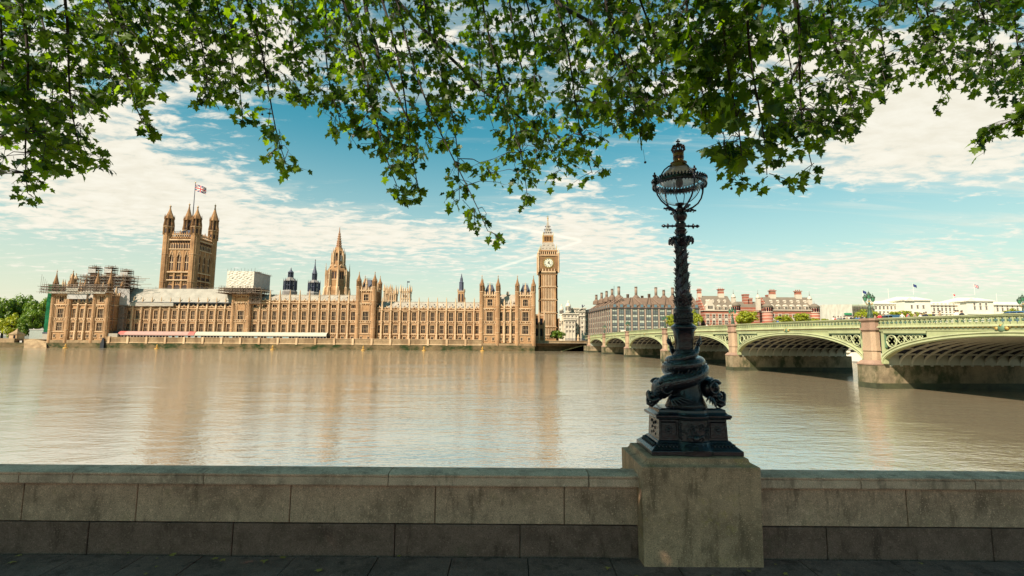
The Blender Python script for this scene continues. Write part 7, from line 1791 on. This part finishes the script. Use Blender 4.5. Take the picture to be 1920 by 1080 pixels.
mb = MB(); mb.lathe([(2.5 * 1.41, hz1), (1.2, hz1 + 1.8), (.12, hz2 + .4)], 4, hx, hy, 0, False, pi / 4); mb.ball((hx, hy, hz2 + .3), .3, 6); mb.build('roof', [m_wallst], hut)
X0, X1 = ax(55, 266, 625), ax(85, 266, 625); sd = tag(root('shed', ((X0 + X1) / 2, 266, ZT - .3)), 'grey flat roofed shed beside the pavilion', 'shed'); mb = MB(); mb.box(X0, X1, 266, 272, 4, az(618, 266, 70), 0); mb.box(X0 - .2, X1 + .2, 265.8, 272, az(618.5, 266, 70), az(617, 266, 70), 1); mb.build('wall', [mat('grey cladding', (.30, .31, .27), .7, var=.12), m_sheet_g], sd)

# people
m_skin = mat('skin', (.50, .29, .19), .6); m_hair = mat('dark hair', (.04, .025, .02), .7)
CL = {'dark': (.035, .035, .045), 'red': (.50, .04, .05), 'white': (.68, .63, .55), 'blue': (.06, .13, .30), 'tan': (.36, .25, .16), 'grey': (.20, .19, .19)}
MC = {k: mat(k + ' clothing', v, .85) for k, v in CL.items()}; m_trou = mat('dark trousers', (.05, .05, .07), .85)
def person_mesh(stride):
    me = bpy.data.meshes.new('person'); J = [((0, 0, .95), .13), ((0, 0, 1.18), .12), ((0, 0, 1.40), .14), ((0, 0, 1.50), .055), ((0, -.01, 1.60), .085), ((0, -.015, 1.70), .09)]
    E = [(0, 1), (1, 2), (2, 3), (3, 4), (4, 5)]
    for s in (-1, 1):
        b = len(J); f = stride * s
        J += [((s * .10, 0, .88), .095), ((s * .11, f * .14, .50), .065), ((s * .11, f * .22 - (.05 if f < 0 else 0), .09), .045), ((s * .11, f * .22 - .14, .035), .035)]; E += [(0, b), (b, b + 1), (b + 1, b + 2), (b + 2, b + 3)]
        b = len(J); J += [((s * .19, 0, 1.39), .06), ((s * .23, -f * .08, 1.12), .045), ((s * .22, -f * .14 - .06, .90), .035), ((s * .21, -f * .15 - .08, .81), .03)]; E += [(2, b), (b, b + 1), (b + 1, b + 2), (b + 2, b + 3)]
    import bmesh
    bm = bmesh.new(); sk = bm.verts.layers.skin.verify()
    vv = [bm.verts.new(j[0]) for j in J]
    for v, j in zip(vv, J): v[sk].radius = (j[1], j[1] * .8)
    vv[0][sk].use_root = True
    for e in E: bm.edges.new((vv[e[0]], vv[e[1]]))
    bm.to_mesh(me); bm.free(); o = bpy.data.objects.new('person_body', me); COL.objects.link(o)
    o.modifiers.new('s', 'SKIN'); ss = o.modifiers.new('u', 'SUBSURF'); ss.levels = 1; ss.render_levels = 1
    dg = bpy.context.evaluated_depsgraph_get(); dg.update(); nm_ = bpy.data.meshes.new_from_object(o.evaluated_get(dg)); bpy.data.objects.remove(o)
    nm_.materials.clear()
    for m in (MC['dark'], m_trou, m_skin): nm_.materials.append(m)
    for p in nm_.polygons:
        z = p.center.z; r = abs(p.center.x); p.material_index = 2 if z > 1.50 or (r > .16 and z < .88) else (1 if z < .92 else 0); p.use_smooth = True
    return nm_
PM = [person_mesh(1), person_mesh(-.5)]
hm = MB(); hm.ball((0, .015, 1.72), .105, 10, sc=(.95, 1.05, .95)); HM = None
def person(pos, rz, col, label, pose):
    global HM
    o = link('person', PM[pose], None, pos); o.rotation_euler = (0, 0, rz); o.material_slots[0].link = 'OBJECT'; o.material_slots[0].material = MC[col]
    if HM is None: h = hm.build('hair', [m_hair], None, (0, 0, 0), False); HM = h
    else: h = HM.copy(); COL.objects.link(h)
    h.parent = o; h.location = (0, 0, 0); k = rp.uniform(.93, 1.04); o.scale = (k, k, k)
    tag(o, label, 'person', 'pedestrians in %s clothes on the bridge' % col)
rp = random.Random(77)
def s_at(px, w):
    lo, hi = -60.0, 180.0
    for _ in range(50):
        m = (lo + hi) / 2; p = bp(m, w, 9); q = 960 + FPX * p.x / p.y
        if q > px: lo = m
        else: hi = m
    return lo
plist = [(1563, 'white'), (1566, 'red'), (1572, 'grey'), (1577, 'dark'), (1583, 'dark'), (1588, 'tan'), (1592, 'white'), (1596, 'dark'), (1600, 'dark'), (1606, 'blue'), (1611, 'blue'), (1617, 'dark'), (1621, 'grey'), (1637, 'dark'), (1641, 'tan'),
         (1648, 'red'), (1651, 'red'), (1657, 'dark'), (1692, 'white'), (1702, 'red'), (1704, 'grey'), (1716, 'tan'), (1726, 'white'), (1729, 'dark'), (1733, 'dark'), (1737, 'dark'), (1751, 'dark'), (1763, 'tan'), (1793, 'white'), (1797, 'white'), (1803, 'dark'), (1805, 'dark'),
         (1431, 'red'), (1452, 'dark'), (1458, 'blue'), (1366, 'dark'), (1334, 'tan'), (1122, 'dark'), (1127, 'red'), (1141, 'dark'), (1196, 'dark'), (1204, 'tan'), (1214, 'dark'), (1325, 'white')]
desc = {'dark': 'pedestrian in dark clothes walking behind the bridge parapet', 'red': 'pedestrian in a red top walking behind the bridge parapet', 'white': 'pedestrian in a white top walking behind the bridge parapet', 'blue': 'pedestrian in a blue top walking behind the bridge parapet', 'tan': 'pedestrian in a tan top walking behind the bridge parapet', 'grey': 'pedestrian in a grey top walking behind the bridge parapet'}
for px, c in plist:
    w = rp.uniform(.9, 2.2); s = s_at(px, w); person(bp(s, w, zpar(s) - 1.02 + .001), rp.choice((.06, pi)) + rp.uniform(-.3, .3), c, desc[c], rp.randrange(2))

# traffic on the bridge: only roofs show over the parapet
def vehicle(px, w, L_, W_, H_, hood, paint, label, cat, name, rz=0):
    s = s_at(px, w); z = zpar(s) - 1.10; p = bp(s, w, z); r = root(name, p); a = atan2(BE.y, BE.x)
    def bb(fn, nm, ms):
        mb = MB(); fn(mb); o = mb.build(nm, ms, None, (0, 0, 0), False); o.parent = r; o.location = (0, 0, 0); return o
    def body(mb):
        h2 = H_ * (.55 if hood else .5)
        prof = [(-L_ / 2, .3), (L_ / 2, .3), (L_ / 2, h2), (L_ / 2 - .15, h2 + .1), (L_ / 2 - (1.0 if hood else .1), h2 + .15), (L_ / 2 - (1.7 if hood else .35), H_ - .08), (L_ / 2 - (2.0 if hood else .6), H_), (-L_ / 2 + (.9 if hood else .2), H_), (-L_ / 2 + (.3 if hood else .05), h2 + .15), (-L_ / 2, h2)]
        mb.prism(prof, -W_ / 2, W_ / 2)
    smooth_bevel(bb(body, 'body', [paint]), .06, 2)
    bb(lambda mb: [mb.box(-L_ / 2 + .7 + i * (L_ - 2.2) / 3, -L_ / 2 + .55 + (i + 1) * (L_ - 2.2) / 3, -W_ / 2 - .012, W_ / 2 + .012, H_ * .62, H_ - .14) for i in range(3)], 'side_window', [m_glz])
    for x in (-L_ / 2 + .8, L_ / 2 - .8):
        for y in (-W_ / 2 + .1, W_ / 2 - .1):
            def wh(mb, x=x, y=y): mb.lathe([(.32, -.1), (.32, .1)], 14, 0, 0); mb.xf(Matrix.Translation((x, y, .32)) @ Matrix.Rotation(pi / 2, 4, 'X'))
            bb(wh, 'wheel', [m_dark])
    for y in (-W_ / 2 + .25, W_ / 2 - .25): bb(lambda mb, y=y: mb.ball((L_ / 2, y, .7), .12, 8), 'headlight', [m_trim])
    r.rotation_euler = (0, 0, a + rz); tag(r, label, cat)
vehicle(1668, 5.8, 4.4, 1.8, 1.85, True, mat('blue car paint', (.05, .11, .17), .25, .5), 'dark blue car on the bridge just past the red clad walkers', 'car', 'parked_car')
vehicle(1906, 4.6, 4.3, 1.8, 1.6, True, mat('steel blue car paint', (.06, .12, .22), .25, .5), 'steel blue car roof at the near end of the bridge', 'car', 'parked_car')
vehicle(1166, 6.0, 5.2, 2.0, 2.6, False, mat('cream van paint', (.6, .5, .38), .35, .5), 'cream van on the distant end of the bridge', 'van', 'delivery_van', pi)
# ------------------------------------------------------------------ the plane tree whose branches hang over the view
m_leaf = foliage('plane leaf', (.006, .024, .002), (.090, .150, .008), (3.5, 3.4, .5), .55)
m_twig = mat('dark twig bark', (.045, .035, .028), .9, var=.3, vscale=8)
m_trunk = mat('mottled plane bark', (.22, .19, .13), .9, var=.3, vscale=2.5, dark=(.10, .09, .06), dscale=1.8, damt=.8)
rt = random.Random(2024)
OUT = [(-80, 385), (20, 372), (62, 378), (100, 345), (165, 322), (190, 285), (290, 245), (305, 165), (340, 150), (385, 190), (420, 205), (470, 255), (515, 300), (548, 322), (560, 265), (600, 250), (640, 268), (690, 290), (702, 340), (758, 362), (778, 300), (800, 392), (850, 395), (880, 436), (910, 448), (925, 400), (950, 330), (985, 378), (1000, 340), (1060, 338), (1110, 342), (1135, 300), (1155, 235), (1180, 292), (1225, 298), (1245, 225), (1265, 188), (1290, 178), (1302, 235), (1340, 290), (1365, 330), (1430, 330), (1450, 285), (1480, 270), (1520, 310), (1560, 270), (1610, 240), (1640, 188), (1680, 162), (1720, 165), (1760, 182), (1800, 172), (1850, 182), (1920, 190), (2000, 200)]
def ymax(px):
    for (a, b), (c, d) in zip(OUT[:-1], OUT[1:]):
        if a <= px <= c: return b + (d - b) * (px - a) / (c - a)
    return 190
# hanging branches: tip in the view, where it leaves the limb, distance
TIPS = [(60, 372, 30, 5.0), (160, 316, 95, 5.4), (275, 238, 150, 5.2), (295, 140, 220, 6.0), (395, 190, 320, 6.2), (545, 318, 425, 5.8), (450, 235, 395, 6.6), (500, 150, 470, 7.2), (640, 258, 590, 6.4), (752, 358, 600, 5.6), (800, 388, 690, 6.0), (906, 444, 700, 6.3), (862, 385, 800, 7.0), (985, 372, 890, 6.6), (1040, 330, 925, 7.2), (1118, 335, 1005, 5.9),
        (1200, 292, 1120, 5.0), (1250, 205, 1175, 5.5), (1315, 240, 1285, 5.2), (1384, 338, 1355, 4.7), (1430, 338, 1400, 5.0), (1525, 318, 1470, 5.2), (1600, 235, 1515, 5.8), (1680, 158, 1610, 6.3), (1780, 178, 1715, 6.6), (1880, 186, 1790, 6.8), (1935, 190, 1880, 7.0), (700, 200, 660, 7.4), (930, 250, 860, 7.6), (1080, 200, 1060, 7.0), (220, 180, 130, 6.4), (100, 240, 60, 6.3), (20, 260, -30, 5.6), (1480, 200, 1450, 7.0), (1860, 256, 2010, 5.3), (560, 120, 540, 6.8), (820, 160, 790, 6.6), (1000, 150, 980, 6.2), (340, 60, 300, 6.6), (1250, 100, 1240, 6.4), (1560, 100, 1540, 6.8), (1740, 80, 1700, 6.0)]
twig = MB(); BP = []; starts = []
for tx, ty, sx_, dep in TIPS:
    ty -= 10
    sy = -170 if sx_ < 1990 else 150
    d0 = dep + rt.uniform(-.5, .3); P = []; nseg = 14; wob = rt.uniform(0, 6)
    for i in range(nseg + 1):
        f = i / nseg; bx_ = sx_ + (tx - sx_) * (f ** 1.25) + 9 * sin(f * 7 + wob); by_ = sy + (ty - sy) * f
        p = at(bx_, by_, d0 + (dep - d0) * f + .12 * sin(f * 5 + wob * 2)); P.append(p); BP.append((bx_, by_, p, dep))
    twig.tube(P, [.020 * (1 - .86 * i / nseg) + .002 for i in range(nseg + 1)], 5); starts.append(P[0])
# one thicker bough crossing the frame, as in the view
for q in ([(735, -150, 7.4), (745, 0, 7.2), (800, 62, 7.0), (905, 170, 6.8), (1000, 240, 6.8)], [(1010, -150, 6.6), (1045, 8, 6.4), (1105, 40, 6.4), (1160, 110, 6.6), (1260, 190, 6.8)], [(1470, -150, 6.6), (1495, 20, 6.5), (1510, 90, 6.5), (1470, 180, 6.5)], [(660, -150, 6.8), (690, 40, 6.6), (715, 120, 6.6), (770, 230, 6.4)], [(1440, -20, 6.9), (1420, 40, 6.8), (1400, 85, 6.8)]):
    P = [at(a, b, c) for a, b, c in q]; P2 = []
    for i in range(len(P) - 1):
        for k in range(5): P2.append(P[i].lerp(P[i + 1], k / 5) + Vector((rt.uniform(-.012, .012),) * 3)); 
    P2.append(P[-1]); n = len(P2); twig.tube(P2, [.042 * (1 - .75 * i / n) for i in range(n)], 6); starts.append(P[0])
    for (a, b, c), p in zip(q, P): BP.append((a, b, p, c))
leaf_mb = MB(); seeds = MB()
OL = [(0, 0), (.13, -.06), (.46, .02), (.34, .14), (.40, .22), (.27, .27), (.66, .46), (.46, .48), (.48, .60), (.22, .58), (.24, .74), (.12, .76), (0, 1.02), (-.12, .76), (-.24, .74), (-.22, .58), (-.48, .60), (-.46, .48), (-.66, .46), (-.27, .27), (-.40, .22), (-.34, .14), (-.46, .02), (-.13, -.06)]
OL2 = [(0, 0), (.45, .02), (.27, .26), (.64, .46), (.22, .58), (0, 1.0), (-.22, .58), (-.64, .46), (-.27, .26), (-.45, .02)]
def add_leaf(mb, p, down, nrm, size, ol):
    """lobed plane leaf hanging from p: folded along its midrib, lobes curling"""
    v = down.normalized(); u = v.cross(nrm).normalized(); w = u.cross(v)
    curl = rt.uniform(.05, .38); fold = rt.uniform(.0, .35); vs = [p + v * .36 * size]
    for x, y in ol: vs.append(p + (u * x + v * y + w * (fold * abs(x) - curl * (x * x + (y - .4) ** 2))) * size)
    n = len(ol); o = len(mb.v); mb.v.extend(tuple(q) for q in vs)
    for k in range(n): mb.f.append((o, o + 1 + k, o + 1 + (k + 1) % n)); mb.mi.append(0); mb.sm.append(True)
def seen_at(p):
    q = p - Vector((0, 0, EYE)); d = q.dot(_f); return 960 + FPX * q.dot(_r) / d, 540 - FPX * q.dot(_u) / d
def cluster(base, axis, n, size, detailed=True):
    sx_, sy_ = seen_at(base)
    if 1200 < sx_ < 1352 and sy_ > 225: return
    L_ = rt.uniform(.16, .34); tip = base + axis * L_; P = [base, base.lerp(tip, .5) + Vector((0, 0, .015)), tip]; twig.tube(P, [.0045, .0035, .002], 4)
    for i in range(n):
        f = (i + .6) / n; p = base.lerp(tip, min(1, f)); a = rt.uniform(0, 2 * pi)
        out = Vector((cos(a), sin(a), 0)) * .8 + axis * .5; out.normalize(); pet = p + out * rt.uniform(.03, .09) + Vector((0, 0, -.01))
        if detailed: twig.tube([p, pet], [.0022, .0015], 3)
        dn = out * rt.uniform(.3, 1.0) + Vector((rt.uniform(-.25, .25), rt.uniform(-.25, .25), rt.uniform(-1.0, -.25)))
        nr = Vector((rt.gauss(0, .55), rt.gauss(0, .55), 1)) if rt.random() < .6 else Vector((rt.gauss(0, 1), rt.gauss(0, 1), rt.gauss(0, .5)))
        add_leaf(leaf_mb, pet, dn, nr, size * rt.uniform(.55, 1.15), OL if detailed else OL2)
def gap(x, y): return .5 + .25 * sin(x * .021 + 1.3 * sin(y * .017)) + .25 * sin(y * .029 + x * .011 + 2.0 * sin(x * .007))
# leaves along every hanging branch
for bx_, by_, p, dep in BP:
    if by_ < -110: continue
    for k in range(2):
        ax_ = Vector((rt.uniform(-1, 1), rt.uniform(-.8, .8), rt.uniform(-1, .1))).normalized(); cluster(p + Vector((rt.uniform(-.05, .05), rt.uniform(-.05, .05), 0)), ax_, rt.randint(4, 7), .11)
# foliage between the branches
cnt = 0
for i in range(20000):
    px = rt.uniform(-90, 2010); lim = ymax(px) - 34; py = -150 + (lim + 150) * rt.random() ** 1.25
    if py > 130 and gap(px, py) < .24 + .20 * max(0, (py - 130) / 220): continue
    if py <= 130 and gap(px * 1.3 + 400, py * 1.6) < (.20 if px < 1450 else .34): continue
    if 1240 < px < 1480 and rt.random() < .45: continue
    best = min(BP, key=lambda b: (b[0] - px) ** 2 + 1.3 * (b[1] - py) ** 2 + (900 if b[1] > py + 15 else 0)); dd = sqrt((best[0] - px) ** 2 + (best[1] - py) ** 2)
    if dd > 150 or (py > 120 and dd > 75 and rt.random() < .6): continue
    Y = best[3] + rt.uniform(-.5, .9); p = at(px, py, Y); b0 = best[2]
    if dd > 12: twig.tube([b0, b0.lerp(p, .5) + Vector((0, 0, .03 + .04 * rt.random())), p], [.006, .0045, .003], 4)
    ax_ = (p - b0).normalized() * .6 + Vector((rt.uniform(-.6, .6), rt.uniform(-.6, .6), rt.uniform(-1.0, .1))); ax_.normalize()
    cluster(p, ax_, rt.randint(5, 8), rt.uniform(.13, .165) if 1280 < px < 1470 else rt.uniform(.075, .125)); cnt += 1
    if cnt >= 2500: break
for i in range(75):
    b = BP[rt.randrange(len(BP))]
    if b[1] < 60: continue
    p = b[2] + Vector((rt.uniform(-.12, .12), rt.uniform(-.12, .12), 0)); q = p + Vector((rt.uniform(-.02, .02), 0, -rt.uniform(.10, .22))); twig.tube([p, q], [.0018, .0018], 3); seeds.ball(q, .015, 7)
# the rest of the crown, above and behind the viewer: it is what shades the pavement
for i in range(13500):
    x, y = rt.uniform(-19, 9), rt.uniform(-2.2, 2.4); z = rt.uniform(9.9, 12.6)
    if z < 6.5 + .80 * y + 1.6 or z < 9.4: continue
    dn = Vector((rt.uniform(-1, 1), rt.uniform(-1, 1), rt.uniform(-.8, .1))); add_leaf(leaf_mb, Vector((x, y, z)), dn, Vector((rt.gauss(0, .5), rt.gauss(0, .5), 1)), rt.uniform(.26, .55), OL2)
PT = Vector((-5.2, -7.0, PAVE)); pt = tag(root('plane_tree', PT), 'large plane tree whose leafy branches hang down across the top of the view', 'tree')
tk = MB(); tk.tube([PT + Vector((0, 0, -.3)), PT + Vector((0, 0, .2)), PT + Vector((.03, 0, 1.5)), PT + Vector((-.05, .1, 3.5)), PT + Vector((.1, .15, 5.0))], [.85, .62, .50, .45, .42], 14); tk.build('trunk', [m_trunk], pt)
lm = MB(); F = PT + Vector((.1, .15, 4.9)); ends = []
for ex, ey, ez in ((-8, 3.5, 12.6), (-4.5, 4.2, 12.9), (-1.2, 4.4, 12.8), (2.2, 4.2, 12.9), (5.5, 3.8, 12.7), (8.2, 2.5, 12.6), (-12, -4, 12.5), (-5, -12, 12.8), (2, -9, 13)):
    e = Vector((ex, ey, ez)); m1 = F.lerp(e, .35) + Vector((0, -.4, 2.2)); m2 = F.lerp(e, .7) + Vector((0, -.2, 1.4)); P = []
    for i in range(13):
        t = i / 12; P.append(F * (1 - t) ** 3 + m1 * 3 * t * (1 - t) ** 2 + m2 * 3 * t * t * (1 - t) + e * t ** 3)
    lm.tube(P, [.26 * (1 - .82 * i / 12) for i in range(13)], 8); ends.append((e, P))
for s in starts:
    e = min((q for _, P in ends[:6] for q in P[7:]), key=lambda q: (q - s).length); lm.tube([e, e.lerp(s, .5) + Vector((0, 0, .15)), s], [.055, .04, .024], 6)
lm.build('limbs', [m_trunk], pt)
crown = leaf_mb.build('crown', [m_leaf], pt); twig.build('twigs', [m_twig], crown); seeds.build('seed_balls', [m_twig], crown)

# a few fallen leaves and bits of bark along the foot of the wall
fl = MB()
for i in range(46):
    x = rt.uniform(-6.5, 6.5); y = 5.82 - abs(rt.gauss(0, .35)) if rt.random() < .6 else rt.uniform(3.5, 5.8)
    if PX0 - .1 < x < PX1 + .1 and y > 5.5: continue
    add_leaf(fl, Vector((x, y, PAVE + .022)), Vector((rt.uniform(-1, 1), rt.uniform(-1, 1), 0)), Vector((rt.gauss(0, .08), rt.gauss(0, .08), 1)), rt.uniform(.03, .085), OL2)
tag(fl.build('fallen_leaves', [mat('dry yellow leaves', (.42, .27, .07), .8, var=.4, vscale=4)]), kind='stuff')
